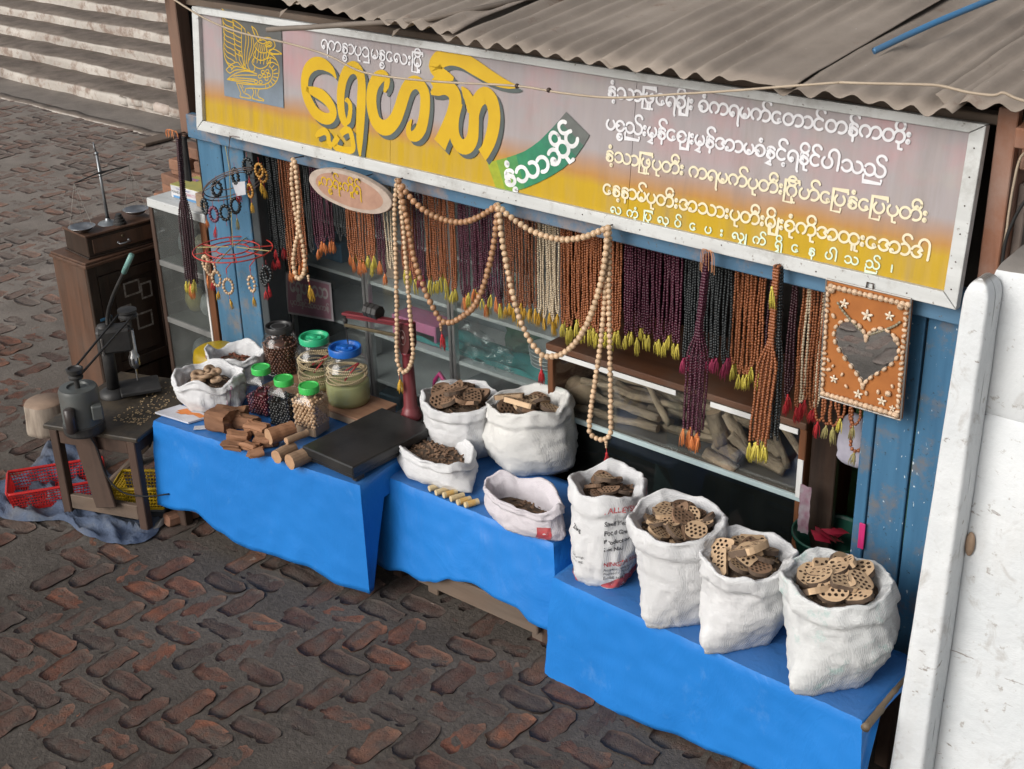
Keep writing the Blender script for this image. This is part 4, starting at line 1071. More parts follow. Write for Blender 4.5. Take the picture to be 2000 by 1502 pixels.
logat(1500, 900, 4.10, .9, math.radians(14), 'log lying flat behind the yellow tassels', 1.2, .1, 7)
logat(1505, 872, 4.14, .8, math.radians(18), 'upper log lying flat near the right end of the case', 1.2, -.1, 8)
logat(1405, 795, 4.12, .5, math.radians(5), 'log on top of the pile right of the steep leaning log', 1.2, .1, 1)
logat(1340, 800, 4.13, .6, math.radians(30), 'dark log behind the maroon beads in the glass case', 1.1, .1, 5)
p = PY(1130, 755, 4.12)
q = MB(); q.ball((p.x + .015, 4.12, .765), .075, 14, 10, (1.25, .6, .85))
for t in range(len(q.v)):
    a = q.v[t]; q.v[t] = (a[0] + .02 * nz(a[0] * 20, a[2] * 20), a[1] + .015 * nz(a[0] * 22, a[2] * 22, 4), a[2] + .02 * nz(a[0] * 18, a[2] * 20, 8))
thing1('wood_chunk', q, simple('knotty_wood', (.26, .19, .12), (.15, .10, .065), 14, .85, .6, 40), 'large knotty chunk of wood at the left end of the display case', 'wood', smooth=True)
q = MB(); q.grid(lambda u, w: (-2.85 + .14 * u, 4.07 + .05 * w + .01 * nz(u * 5, w * 4), .05 + .5 * w * (1 - .3 * u)), 8, 12)
thing1('plastic_sheet', q, simple('hazy_plastic', (.16, .18, .18), (.06, .07, .07), 6, .25), 'hazy plastic sheet standing inside the dark lower case', 'plastic', smooth=True)

# right bay: tub, packets, bag
tub = empty('plastic_tub', (-1.87, 3.98, .3), 'dark green plastic tub beside the blue boards', 'tub')
p = PY(1622, 1040, 3.98); tz = p.z; tx = p.x
q = MB(); q.lathe([(.10, tz - .17), (.135, tz), (.142, tz + .004), (.142, tz - .012), (.128, tz - .01), (.095, tz - .16), (0, tz - .16)], 28, (tx, 3.98, 0)); q.build('body', simple('green_plastic', (.012, .075, .05), None, 6, .35), tub, smooth=True)
q = MB(); q.span((tx - .16, 3.86, .03), (tx + .16, 4.1, tz - .175), .004); thing1('crate', q, M_wood_dark, 'dark wooden crate under the green tub', 'crate')
M_pkt = simple('red_foil_packet', (.42, .03, .06), (.30, .02, .045), 12, .25)
rs = random.Random(8)
for i in range(6):
    q = MB(); q.grid(lambda u, w: ((u - .5) * .09, (w - .5) * .06, .006 * nz(u * 4 + i, w * 4) + .006 * math.sin(PI * u) * math.sin(PI * w)), 6, 4)
    o = thing1('packet', q, M_pkt, 'red foil packet heaped in the green tub', 'packet', 'red packets in the tub', smooth=True)
    o.location = (tx + rs.uniform(-.04, .07), 3.96 + rs.uniform(-.03, .05), tz - .035 + .012 * i); o.rotation_euler = (rs.uniform(-.5, .5), rs.uniform(-.5, .5), rs.uniform(0, 6))
q = MB(); p = PY(1566, 1040, 3.94); q.grid(lambda u, w: (p.x - .02 + .045 * u + .006 * nz(w * 6, u), 3.94 + .01 * nz(u * 4, w * 5), p.z + .20 * w), 5, 10)
thing1('packet_strip', q, simple('plastic_packet', (.30, .29, .30), (.22, .10, .14), 18, .2), 'strip of clear and magenta packets hanging at the case corner', 'packet', smooth=True)
p = PY(1660, 865, 4.02); q = MB(); q.ball((p.x, 4.05, p.z), .1, 18, 14, (.62, .5, 1.05))
for t in range(len(q.v)):
    a = q.v[t]; q.v[t] = (a[0] + .012 * nz(a[0] * 18, a[2] * 14) + (.02 if a[2] < p.z - .05 else 0) * (1 if a[0] > p.x else -1), a[1], a[2] + .006 * nz(a[0] * 30, a[2] * 9, 4))
thing1('white_bag', q, simple('lilac_white_cloth', (.52, .50, .58), (.42, .40, .48), 18, .8, .3, 60), 'white stuffed bag hanging behind the brown bead loops', 'bag', smooth=True)
q = MB(); q.grid(lambda u, w: (-2.06 + .34 * u, 4.30 + .02 * nz(u * 4, w * 4), .45 + .62 * w), 10, 14)
thing1('green_sheet', q, simple('moss_green_cloth', (.05, .12, .035), (.03, .07, .022), 5, .8), 'moss green sheet hanging at the back of the right bay', 'sheet', smooth=True)
p = PY(1683, 1045, 3.784); q = MB(); q.span((p.x - .012, 3.783, p.z - .055), (p.x + .010, 3.789, p.z + .045), .001)
thing1('pink_card', q, simple('magenta_card', (.55, .03, .16), None, 6, .4), 'narrow magenta card stuck on the blue door jamb', 'card')
q = MB(); q.span((-2.09, 4.02, .03), (-1.985, 4.05, 1.2), .003); thing1('brown_plank', q, M_wood_dark, 'dark brown plank standing upright beside the display case', 'plank')

# ------------------------------------------------------------------ tables and blue cloths
mt, n, l, b = nodes_of('blue_plastic_cloth')
v = coords(n, l)
c0 = ramp(n, l, noise_n(n, l, v, 1.7, 6, .6), [(.3, (.013, .155, .48)), (.7, (.018, .19, .57))])
k = ramp(n, l, noise_n(n, l, coords(n, l, (1, 1, .7)), 6, 9, .72), [(.60, 0.0), (.78, .45)])
c0 = mix(n, l, k, c0, (.13, .30, .60))
geo = n.new('ShaderNodeNewGeometry'); sxx = n.new('ShaderNodeSeparateXYZ'); l.new(geo.outputs['Normal'], sxx.inputs[0])
ku = ramp(n, l, sxx.outputs['Z'], [(.55, 0.0), (.95, .8)])      # settled dust, with grazing sheen and dimmer top light painted in, where it faces up
kd = ramp(n, l, noise_n(n, l, v, 4, 8, .7), [(.25, .55), (.75, 1.0)])
c0 = mix(n, l, mix(n, l, 1.0, ku, kd, 'MULTIPLY'), c0, (.055, .135, .32))
l.new(c0, b.inputs['Base Color']); b.inputs['Roughness'].default_value = .42; b.inputs['Specular IOR Level'].default_value = .35
hN = noise_n(n, l, coords(n, l, (1, 1, .5)), 7, 8, .62, 1.2)
rd_ = ramp(n, l, noise_n(n, l, coords(n, l, (1, 1, .45)), 4.5, 5, .6, 1.0), [(.40, 0.0), (.5, 1.0), (.60, 0.0)])
bump(n, l, b, mix(n, l, .35, hN, rd_), .16, .02)
M_cloth = MATS['blue_plastic_cloth']
def clothed(name, A, B, D, z, hem, label, flapL=.22, flapR=.22, seed=0, foldamp=.014, tablelabel='', legs=True, flare=.022):
    """A, B front corners (x, y), D depth vector; hem(s) = drop along the front"""
    A = Vector((A[0], A[1])); B = Vector((B[0], B[1])); D = Vector(D)
    q = MB(); n1 = 60; n2 = 12
    def top(u, w):
        p = A.lerp(B, u) + D * w
        e = min(1, w * 30)
        return (p.x, p.y, z + .0022 * nz(p.x * 9, p.y * 9, seed) + .003 * max(0, 1 - 6 * abs(nz(p.x * 7 + p.y * 4, p.y * 9 - p.x * 2, seed + 1))) - .0025 * (1 - e) ** 2)
    q.grid(top, n1, n2, flip=True)
    fr = (B - A).normalized(); nrm = Vector((fr.y, -fr.x))        # outward front
    path = []; 
    dl = D.length
    for i in range(11): path.append((A + D * (1 - i / 10), -fr, 'L', 1 - i / 10))
    for i in range(n1 + 1): path.append((A.lerp(B, i / n1), nrm, 'F', i / n1))
    for i in range(11): path.append((B + D * (i / 10), fr, 'R', i / 10))
    nt = 22; base = len(q.v)
    for (p, nn, sd_, t) in path:
        if sd_ == 'F': drop = hem(t)
        elif sd_ == 'L': drop = lerp(hem(0), flapL, min(1, t * 5))
        else: drop = lerp(hem(1), flapR, min(1, t * 5))
        nn2 = nn
        if sd_ == 'F' and t < .02: nn2 = (nn - fr).normalized()
        if sd_ == 'F' and t > .98: nn2 = (nn + fr).normalized()
        s = p.dot(fr) * 1.0 + (p.dot(nrm) if sd_ != 'F' else 0)
        for j in range(nt + 1):
            w = j / nt; d = drop * w
            k = sm(0, .5, w)
            am = (foldamp * (.6 if sd_ == 'F' else 1)) * k * (nz(s * 4.3, w * .5, seed) * 1.2 + .8 * nz(s * 9.1 + w * 1.2, w * .8, seed + 3)) + foldamp * .5 * k * max(0, 1 - 2.2 * abs(nz(s * 2.7 + w * .6, seed + 20)) * 2) + .004 * nz(s * 15, d * 16, seed + 7)
            outw = .003 + .003 * min(1, d / .012) + .0 + flare * w + am
            if sd_ == 'F' and (t < .03 or t > .97): outw += .010 * k
            zz = z - .004 - d + (.002 * nz(s * 3, seed) * w)
            if j == 0:
                tp = top(t, 0) if sd_ == 'F' else top(0 if sd_ == 'L' else 1, t)
                q.v.append(tp)
            else: q.v.append((p.x + nn2.x * outw, p.y + nn2.y * outw, zz))
    m_ = len(path)
    q._addf([(base + i * (nt + 1) + j, base + i * (nt + 1) + j + 1, base + (i + 1) * (nt + 1) + j + 1, base + (i + 1) * (nt + 1) + j) for i in range(m_ - 1) for j in range(nt)])
    bm = bmesh.new(); me = q.mesh(name, M_cloth, True); bm.from_mesh(me); bmesh.ops.remove_doubles(bm, verts=bm.verts, dist=.0004); bmesh.ops.recalc_face_normals(bm, faces=bm.faces)
    for ed in bm.edges:
        if len(ed.link_faces) == 2 and ed.calc_face_angle(0) > .7: ed.smooth = False
    bm.to_mesh(me); bm.free()
    o = bpy.data.objects.new(name, me); C.objects.link(o); tag(o, label, 'tablecloth')
    so = o.modifiers.new('thickness', 'SOLIDIFY'); so.thickness = .0012
    tb = empty('table', (*(A + B + D).xy / 2, 0), tablelabel, 'table')
    m0 = (A + B + D) / 2; ang = math.atan2(fr.y, fr.x)
    q = MB(); q.box((m0.x, m0.y, z - .022), ((B - A).length - .02, D.length - .02, .03), rotz(ang), .003); q.build('tabletop', M_wood_old, tb)
    for (u, w) in ((.05, .08), (.95, .08), (.05, .9), (.95, .9)):
        p = A.lerp(B, u) + D * w; q = MB(); q.box((p.x, p.y, (z - .038) / 2), (.05, .05, z - .038), rotz(ang), .004); q.build('leg', M_wood_bench, tb)
    for w in (.08, .9):
        a = A.lerp(B, .07) + D * w; c = A.lerp(B, .93) + D * w; q = MB(); q.beam((a.x, a.y, .12), (c.x, c.y, .12), .035, .06); q.build('stretcher', M_wood_bench, tb)
    return o
def hempix(A, B, pix, z, off=.025):
    A = Vector((*A, 0)); B = Vector((*B, 0)); fr_ = (B - A).normalized(); nn = Vector((fr_.y, -fr_.x, 0)); tab = []
    for u, v in pix:
        d = ray(u, v); o = Vector((0, 0, CAM_H)); t = (A + nn * off - o).dot(nn) / d.dot(nn); p = o + d * t
        tab.append(((p - A).dot(fr_) / (B - A).length, z - p.z))
    def f(s):
        if s <= tab[0][0]: return max(.05, tab[0][1])
        for (a, x), (c, y) in zip(tab, tab[1:]):
            if s <= c: return max(.05, lerp(x, y, sm(0, 1, (s - a) / (c - a))))
        return max(.05, tab[-1][1])
    return f
H1 = hempix((-4.862, 3.045), (-3.686, 3.215), [(288, 982), (330, 990), (380, 998), (430, 1036), (480, 1066), (540, 1084), (600, 1104), (660, 1138), (712, 1152)], .55)
H2 = hempix((-3.755, 3.395), (-2.835, 3.425), [(757, 1105), (795, 1112), (822, 1130), (850, 1132), (885, 1128), (930, 1136), (970, 1160), (1015, 1180), (1042, 1212), (1068, 1226)], .5, .05)
H3 = hempix((-2.735, 3.30), (-1.452, 3.275), [(1075, 1338), (1105, 1346), (1180, 1382), (1250, 1408), (1330, 1438), (1480, 1500), (1600, 1550)], .45)
clothed('tablecloth', (-4.862, 3.045), (-3.686, 3.215), (-.09, .62), .55, H1, 'bright blue plastic cloth over the left table with jars', .35, .11, 1, .011, 'wooden table under the left blue cloth')
clothed('tablecloth', (-3.755, 3.395), (-2.835, 3.425), (0, .42), .50, H2, 'bright blue plastic cloth over the middle table with four sacks', .12, .22, 5, .013, 'wooden table under the middle blue cloth', flare=.06)
clothed('tablecloth', (-2.735, 3.30), (-1.452, 3.275), (.0, .40), .45, H3, 'bright blue plastic cloth over the right table with four tall sacks', .33, .004, 9, .010, 'wooden table under the right blue cloth')
# bamboo pole under the right end of the cloth
a = Vector((-1.432, 3.26, .437)); c = Vector((-1.455, 3.70, .437)); q = MB(); pts = []; rr = []
for i in range(25):
    t = i / 24; pts.append(a.lerp(c, t)); rr.append(.013 * (1.16 if i % 6 == 0 else 1))
q.tube(pts, rr, 12); thing1('bamboo_pole', q, simple('bamboo', (.20, .15, .10), (.12, .09, .06), 14, .6), 'bamboo pole along the right end of the right table', 'pole', smooth=True)
# low plank stand peeping out under the middle cloth
stand = empty('plank_stand', (-3.2, 3.33, 0), 'weathered low wooden stand under the middle blue cloth', 'stand')
a = PZ(800, 1150, .10); c = PZ(1020, 1245, .10)
q = MB(); q.beam((-3.55, 3.388, .105), (-2.90, 3.412, .105), .03, .10, .005); q.build('front_board', M_wood_old, stand)
for x, y in ((-3.49, 3.425), (-2.93, 3.45), (-3.5, 3.75), (-2.95, 3.78)):
    q = MB(); q.span((x - .03, y - .02, 0), (x + .03, y + .02, .14), .004); q.build('leg', M_wood_old, stand)
q = MB(); q.beam((-2.905, 3.445, .09), (-2.915, 3.80, .09), .03, .10, .005); q.build('side_board', M_wood_old, stand)
# brick and rag at the left foot
# ------------------------------------------------------------------ woven sacks
def sackmat(name, tint, print_=None):
    mt, n, l, b = nodes_of(name)
    v = coords(n, l, perobj=True)
    c0 = ramp(n, l, noise_n(n, l, v, 5, 7, .6), [(.3, tuple(x * .86 for x in tint)), (.7, tint)])
    k = ramp(n, l, noise_n(n, l, v, 9, 9, .75), [(.60, 0.0), (.80, .5)])
    c0 = mix(n, l, k, c0, tuple(x * .6 for x in (tint[0], tint[1] * .96, tint[2] * .9)))
    # plain weave of flat plastic tape
    w1 = n.new('ShaderNodeTexWave'); w1.wave_type = 'BANDS'; w1.bands_direction = 'Z'; w1.inputs['Scale'].default_value = 85; w1.inputs['Distortion'].default_value = 1.5; l.new(v, w1.inputs['Vector'])
    w2 = n.new('ShaderNodeTexWave'); w2.wave_type = 'BANDS'; w2.bands_direction = 'X'; w2.inputs['Scale'].default_value = 85; w2.inputs['Distortion'].default_value = 1.5; l.new(v, w2.inputs['Vector'])
    wv = mix(n, l, .5, w1.outputs['Color'], w2.outputs['Color'])
    c0 = mix(n, l, 1.0, c0, ramp(n, l, wv, [(.2, .90), (.8, 1.04)]), 'MULTIPLY')
    if print_:
        k = ramp(n, l, noise_n(n, l, coords(n, l, (1, 1, .8), perobj=True), 13, 6, .7), [(.56, 0.0), (.66, .6)])
        c0 = mix(n, l, k, c0, print_)
    l.new(c0, b.inputs['Base Color']); b.inputs['Roughness'].default_value = .55; b.inputs['Specular IOR Level'].default_value = .35
    cr_ = noise_n(n, l, coords(n, l, (1, 1, 1.6), perobj=True), 13, 7, .6, 1.5)
    hmix = mix(n, l, .22, cr_, wv)
    bump(n, l, b, hmix, .5, .024)
    return mt
M_sack = sackmat('white_woven_plastic', (.75, .75, .755)); M_sackp = sackmat('pinkish_woven_plastic', (.71, .665, .70)); M_sackg = sackmat('white_woven_plastic_green_print', (.73, .74, .735), (.30, .50, .46)); M_sackcream = sackmat('cream_woven_plastic', (.73, .72, .69))
SACKF = {}
def sack(cx, cy, z0, h, rb, rt, label, mat=None, depth=1.0, ang=0.0, lean=(0, 0), lip=.035, fill=.06, seed=0, pinch=.35, bulge=.12, openx=1.0, tiltx=0.0, wr=1.5, bd=None, limp=1.0):
    """rb, rt half widths at base and rim; depth = y/x ratio; pinch = how pillow-shaped the base corners are"""
    mat = mat or M_sack
    ca, sa = math.cos(ang), math.sin(ang)
    def R(th, t):
        c, s = math.cos(th), math.sin(th)
        round_ = 1.0
        e = lerp(1.35, 2.2, sm(0, .75, t))
        lens = (abs(c) ** e + abs(s) ** e) ** (-1 / e)
        lens = min(lens, 1.0) if e < 2 else lens
        rr = lerp(rb, rt, sm(.1, 1, t)) + bulge * rb * math.sin(PI * min(1, t * 1.02)) ** .8
        rr *= lerp(lens * (1 + pinch * abs(c) ** 6), 1.0, sm(0, .65, t))
        if t < .12: rr *= lerp(.90, 1, sm(0, .12, t))
        zt = t * h
        f1 = nz(c * 1.6 + seed, s * 1.6, zt * 5 + seed); f2 = nz(c * 4 + seed, s * 4, zt * 16); f3 = 1 - abs(nz(c * 2.3, s * 2.3 + seed, zt * 22)) * 2
        f4 = max(0, 1 - 5 * abs(nz(c * 1.7 + zt * 3, s * 1.7 - zt * 2, seed + 2.2)))
        f5 = max(0, 1 - 6 * abs(nz(c * 3.1 - zt * 4, s * 3.1, seed + zt * 7)))
        return rr * (1 + .035 * f1 + .012 * f2) + wr * (.004 * f3 - .003 + .005 * f4 + .0035 * f5 + .0025 * nz(c * 12, s * 12, zt * 50 + seed))
    def surf(th, t, off=0.0):
        r = R(th, t) + off
        x = r * math.cos(th); y = r * math.sin(th) * (depth if bd is None else lerp(bd, depth, sm(0, .55, t)))
        lx, ly = lean[0] * t * t, lean[1] * t * t
        z = t * h + (limp * .016 * nz(math.cos(th) * 1.3 + seed, math.sin(th) * 1.3, 9.1) * 2 + tiltx * x) * sm(.5, 1, t)
        return Vector((cx + ca * x - sa * y + lx, cy + sa * x + ca * y + ly, z0 + z))
    q = MB(); nth = 72; rows = []
    for i in range(27): rows.append((0, i / 26))
    for i in range(1, 8): rows.append((1, i / 7))          # rolled lip: up, over and down inside
    for i in range(1, 8): rows.append((2, i / 7))
    base = len(q.v)
    for (kind, t) in rows:
        for j in range(nth):
            th = 2 * PI * j / nth
            if kind == 0: p = surf(th, t, .004 + (.018 * sm(.80, .86, t) if lip > 0 else 0) * (1 + .6 * nz(math.cos(th) * 3, math.sin(th) * 3, seed)) )
            else:
                top = surf(th, 1.0, 0); ctr = surf(0, 1.0, 0).lerp(surf(PI, 1.0, 0), .5)
                d = Vector((top.x - ctr.x, top.y - ctr.y, 0)); dl = d.length; d.normalize()
                wob = 1 + .7 * nz(math.cos(th) * 2.5 + seed, math.sin(th) * 2.5, 4.4)
                if kind == 1:
                    a = PI * t; rad = .008 * wob
                    p = top + d * (rad * (math.cos(a) * 1.0 - 1) + .018 + .004) + Vector((0, 0, rad * math.sin(a) * 1.5))
                    p.z += .006 * nz(th * 3, seed)
                else:
                    inn = -.002 - .010 * wob
                    p = top + d * (inn - .03 * t * (1 - openx) - .015 * t) + Vector((0, 0, -t * fill * 1.25 + .006 * nz(math.cos(th) * 5, math.sin(th) * 5, t * 3 + seed) * t))
            q.v.append(tuple(p))
    m_ = len(rows)
    F = [(base + i * nth + j, base + i * nth + (j + 1) % nth, base + (i + 1) * nth + (j + 1) % nth, base + (i + 1) * nth + j) for i in range(m_ - 1) for j in range(nth)]
    F.append(tuple(base + j for j in range(nth - 1, -1, -1))); F.append(tuple(base + (m_ - 1) * nth + j for j in range(nth)))
    q._addf(F)
    e = empty('sack', (cx, cy, z0), label, 'sack')
    o = q.build('sack_cloth', mat, e, smooth=True)
    SACKF[label] = surf
    top = surf(0, 1.0); ctr = top.lerp(surf(PI, 1.0), .5)
    return e, surf, Vector((ctr.x, ctr.y, z0 + h - fill)), (rt, rt * depth, ang)

# ---- wood slices drilled with holes
M_slice = woodmat('cut_pale_wood', (.56, .40, .25), (.38, .25, .15), 0, 26, .75, rnd=.22)
M_slicedark = woodmat('cut_brown_wood', (.26, .16, .10), (.15, .09, .055), 0, 26, .8, rnd=.22)
M_bark = simple('slice_bark', (.14, .095, .065), (.075, .05, .036), 30, .9, .5, 60, perobj=True)
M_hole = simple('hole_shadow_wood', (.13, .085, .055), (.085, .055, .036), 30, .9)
def slice_mesh(kind, seed, mats):
    rs = random.Random(seed); bm = bmesh.new(); out = []
    n = 22
    for i in range(n):
        a = 2 * PI * i / n; c, s = math.cos(a), math.sin(a)
        if kind == 0: r = .042 * (1 + .06 * nz(c * 2, s * 2, seed))
        elif kind == 1: r = .046 * (abs(c) ** 2.6 + abs(s) ** 2.6) ** (-1 / 2.6) * (1 + .08 * nz(c * 2, s * 2, seed))
        else: r = .050 * (1 + .1 * nz(c * 2, s * 2, seed))
        x, y = r * c * (1.12 if kind == 2 else 1), r * s * (.78 if kind == 2 else .88)
        if kind == 2 and y < -.014: y = -.014 - (y + .014) * .0 + .002 * nz(x * 60, seed)
        if kind == 1 and x < -.03: x = -.03 + .002 * nz(y * 60, seed)
        out.append((x, y))
    def inside(x, y, mrg):
        ok = True; k = len(out)
        for i in range(k):
            a, b_ = out[i], out[(i + 1) % k]; ex, ey = b_[0] - a[0], b_[1] - a[1]; L = math.hypot(ex, ey)
            if L < 1e-6: continue
            if (ex * (y - a[1]) - ey * (x - a[0])) / L < mrg: return False
        return ok
    holes = []; hr = .0052; step = .0165
    for i in range(-4, 5):
        for j in range(-4, 5):
            x = i * step + (step / 2 if j % 2 else 0); y = j * step * .86
            if inside(x, y, hr + .0032): holes.append((x + rs.uniform(-.0008, .0008), y + rs.uniform(-.0008, .0008)))
    T = .016
    ov = [bm.verts.new((x, y, T)) for x, y in out]; edges = [bm.edges.new((ov[i], ov[(i + 1) % n])) for i in range(n)]
    hv = []
    for hx, hy in holes:
        ring = [bm.verts.new((hx + hr * math.cos(2 * PI * k / 8), hy + hr * math.sin(2 * PI * k / 8) * 1.1, T)) for k in range(8)]
        edges += [bm.edges.new((ring[k], ring[(k + 1) % 8])) for k in range(8)]; hv.append(ring)
    bmesh.ops.triangle_fill(bm, use_beauty=True, use_dissolve=False, edges=edges)
    for f in bm.faces:
        f.normal_update()
        if f.normal.z < 0: f.normal_flip()
    lo = [bm.verts.new((x * .98, y * .98, 0)) for x, y in out]
    for i in range(n):
        f = bm.faces.new((ov[i], lo[i], lo[(i + 1) % n], ov[(i + 1) % n])); f.material_index = 1 if (kind == 0 or out[i][1] > -.012) else 0
        f.normal_update()
    f = bm.faces.new(lo[::-1]); f.material_index = 0
    for ring in hv:
        dn = [bm.verts.new((p.co.x, p.co.y, T - .010)) for p in ring]
        for k in range(8):
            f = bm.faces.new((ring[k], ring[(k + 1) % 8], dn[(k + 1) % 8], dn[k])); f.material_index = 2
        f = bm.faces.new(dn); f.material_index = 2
    me = bpy.data.meshes.new('wood_slice'); bm.to_mesh(me); bm.free()
    for mt in mats: me.materials.append(mt)
    return me
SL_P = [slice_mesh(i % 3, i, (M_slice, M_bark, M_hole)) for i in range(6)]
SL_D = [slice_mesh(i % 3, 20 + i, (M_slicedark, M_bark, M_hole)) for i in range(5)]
M_chipdark = simple('dark_wood_shreds', (.15, .10, .065), (.06, .04, .028), 40, .9, .8, 80, bdist=.02)
def mound(name, c, dims, label, cat, mat, amp=.012, hgt=.02, chips=0, seed=0, chipmat=None, cs=1.0):
    rx, ry, ang = dims; rx *= .86; ry *= .86; q = MB(); rings = 9; nth = 30; ca, sa = math.cos(ang), math.sin(ang)
    def P(rho, th):
        x = rx * rho * math.cos(th); y = ry * rho * math.sin(th)
        return Vector((c.x + ca * x - sa * y, c.y + sa * x + ca * y, c.z + hgt * (1 - rho * rho) + amp * nz(x * 25 + seed, y * 25)))
    q.v.append(tuple(P(0, 0)))
    for i in range(1, rings + 1):
        for j in range(nth): q.v.append(tuple(P(i / rings, 2 * PI * j / nth)))
    F = [(0, 1 + j, 1 + (j + 1) % nth) for j in range(nth)]
    for i in range(rings - 1):
        for j in range(nth): a = 1 + i * nth; F.append((a + j, a + nth + j, a + nth + (j + 1) % nth, a + (j + 1) % nth))
    q._addf(F); rs = random.Random(seed)
    for k in range(chips):
        p = P(math.sqrt(rs.random()) * .95, rs.uniform(0, 2 * PI)) + Vector((0, 0, rs.uniform(0, .006)))
        R3 = Matrix.Rotation(rs.uniform(0, 6), 3, 'Z') @ Matrix.Rotation(rs.uniform(-.7, .7), 3, 'X') @ Matrix.Rotation(rs.uniform(-.7, .7), 3, 'Y')
        q.cur = 1 if chipmat else 0; q.box(p, (rs.uniform(.012, .024) * cs, rs.uniform(.007, .013) * cs, rs.uniform(.003, .006) * cs), R3, .0008); q.cur = 0
    o = q.build(name, [mat, chipmat] if chipmat else mat, None, smooth=False); tag(o, label, cat, kind='stuff'); return P
def slices(P, n, meshes, label, group, seed, first=(), sc=1.0, rmax=.86, lift=.0, labs=None):
    rs = random.Random(seed)
    for i in range(n):
        rho = math.sqrt((i + .5) / n) * rmax; th = i * 2.399963 + seed
        p = P(rho, th) + Vector((0, 0, .004 + lift + (1 - rho) * .02 + rs.uniform(0, .012)))
        o = inst('wood_slice', rs.choice(meshes), None, p, (rs.uniform(-.75, .25), rs.uniform(-.4, .5), rs.uniform(0, 6.28)), (sc * rs.uniform(.85, 1.1),) * 3)
        tag(o, label, 'wood slice', group)
# right table, left to right
SK = []
def xyz(u, v, z): return PZ(u, v, z)
e, sf7, c7, d7 = sack(-2.59, 3.434, .453, .36, .112, .122, 'printed white sack with red and black lettering on the right table', ang=1.08, depth=.98, seed=3, pinch=.12, bulge=.06, bd=.95, lean=(-.03, .05), fill=.05, lip=.03)
P7 = mound('wood_shreds', c7, d7, 'dark wood shreds filling the printed sack', 'wood shreds', M_chipdark, .01, .01, 60, 1, M_slicedark)
slices(P7, 7, SL_D, 'brown drilled wood slice lying in the printed sack', 'slices in the printed sack', 2, sc=.85, rmax=.7)
o = inst('wood_slice', SL_P[0], None, P7(.12, 2.5) + Vector((0, 0, .045)), (-.35, .05, .4), (.98,) * 3); tag(o, 'round pale drilled wood slice on top in the printed sack', 'wood slice')
e, sf8, c8, d8 = sack(-2.23, 3.405, .453, .37, .125, .150, 'plain white sack of drilled wood slices right beside the printed sack', ang=1.3, depth=.98, seed=11, pinch=.32, bd=.78, bulge=.07, fill=.035, lean=(-.03, 0))
P8 = mound('wood_shreds', c8, d8, 'wood shreds under the slices in the sack right of the printed one', 'wood shreds', M_chipdark, .01, .02, 70, 4, M_slice)
slices(P8, 17, SL_P[:4] + SL_D[:3], 'drilled wood slice in the sack right beside the printed sack', 'slices in the second sack', 5, sc=.95, rmax=.82)
e, sf9, c9, d9 = sack(-1.98, 3.445, .453, .345, .148, .138, 'plump white sack with crooked lower corner, third on the right table', ang=1.33, depth=1.0, seed=23, pinch=.42, bd=.66, bulge=.08, fill=.035, lean=(.01, -.045))
P9 = mound('wood_shreds', c9, d9, 'wood shreds under the slices in the plump third sack', 'wood shreds', M_chipdark, .01, .014, 70, 9, M_slice)
slices(P9, 12, SL_P[:5] + SL_D[:2], 'drilled wood slice in the plump third sack on the right table', 'slices in the third sack', 8, sc=1.1, rmax=.78)
o = inst('wood_slice', SL_P[1], None, P9(.15, 4.0) + Vector((.012, -.01, .045)), (-.55, .05, 1.4), (1.5,) * 3); tag(o, 'large pale drilled wood slice uppermost in the plump third sack', 'wood slice')
e, sf10, c10, d10 = sack(-1.625, 3.45, .453, .36, .155, .150, 'widest white sack with faded green print next to the blue boards', M_sackg, ang=1.31, depth=1.02, seed=31, pinch=.38, bulge=.12, bd=.68, fill=.035, lean=(-.03, -.02))
P10 = mound('wood_shreds', c10, d10, 'wood shreds under the slices in the green printed sack', 'wood shreds', M_chipdark, .01, .02, 60, 13, M_slice)
slices(P10, 13, SL_P, 'pale drilled wood slice in the sack with faded green print', 'slices in the green printed sack', 12, sc=1.25, rmax=.8)
# middle table
p = xyz(902, 878, .5)
e, sf3, c3, d3 = sack(p.x, p.y, .503, .25, .135, .150, 'white sack of brown drilled slabs at the back of the middle table', ang=.1, depth=.9, seed=41, pinch=.1, bulge=.1, fill=.035)
P3 = mound('wood_shreds', c3, d3, 'wood shreds in the back sack of the middle table', 'wood shreds', M_chipdark, .01, .025, 40, 15, M_slicedark)
slices(P3, 14, SL_D, 'brown drilled wood slab in the back sack of the middle table', 'slabs in the back sack', 17, sc=1.15, rmax=.78, lift=.006)
p = xyz(1036, 902, .5)
e, sf4, c4, d4 = sack(p.x, p.y, .503, .285, .180, .160, 'largest cream white sack on the middle table', M_sackcream, ang=.15, depth=.88, seed=47, pinch=.08, bulge=.16, fill=.05, tiltx=.12)
P4 = mound('wood_shreds', c4, d4, 'wood shreds in the largest cream sack', 'wood shreds', M_chipdark, .01, .01, 40, 19, M_slicedark)
slices(P4, 8, SL_D[:3] + SL_P[:2], 'drilled wood slice in the largest cream sack', 'slices in the cream sack', 21, sc=1.1, rmax=.75)
o = inst('wood_slice', SL_P[2], None, P4(.55, 4.6) + Vector((0, 0, .05)), (-.35, 0, .1), (1.35,) * 3); tag(o, 'pale drilled slice at the front of the largest cream sack', 'wood slice')
o = inst('wood_slice', SL_P[5], None, P4(.62, 3.5) + Vector((0, 0, .05)), (-.3, -.15, .5), (1.2,) * 3); tag(o, 'pale drilled slice at the left of the largest cream sack', 'wood slice')
p = xyz(853, 920, .5)
e, sf5, c5, d5 = sack(p.x, p.y, .503, .105, .205, .190, 'low slumped white sack of wood chips at the left of the middle table', ang=-.25, depth=.62, seed=54, pinch=.2, bulge=.12, fill=.035, limp=1.3)
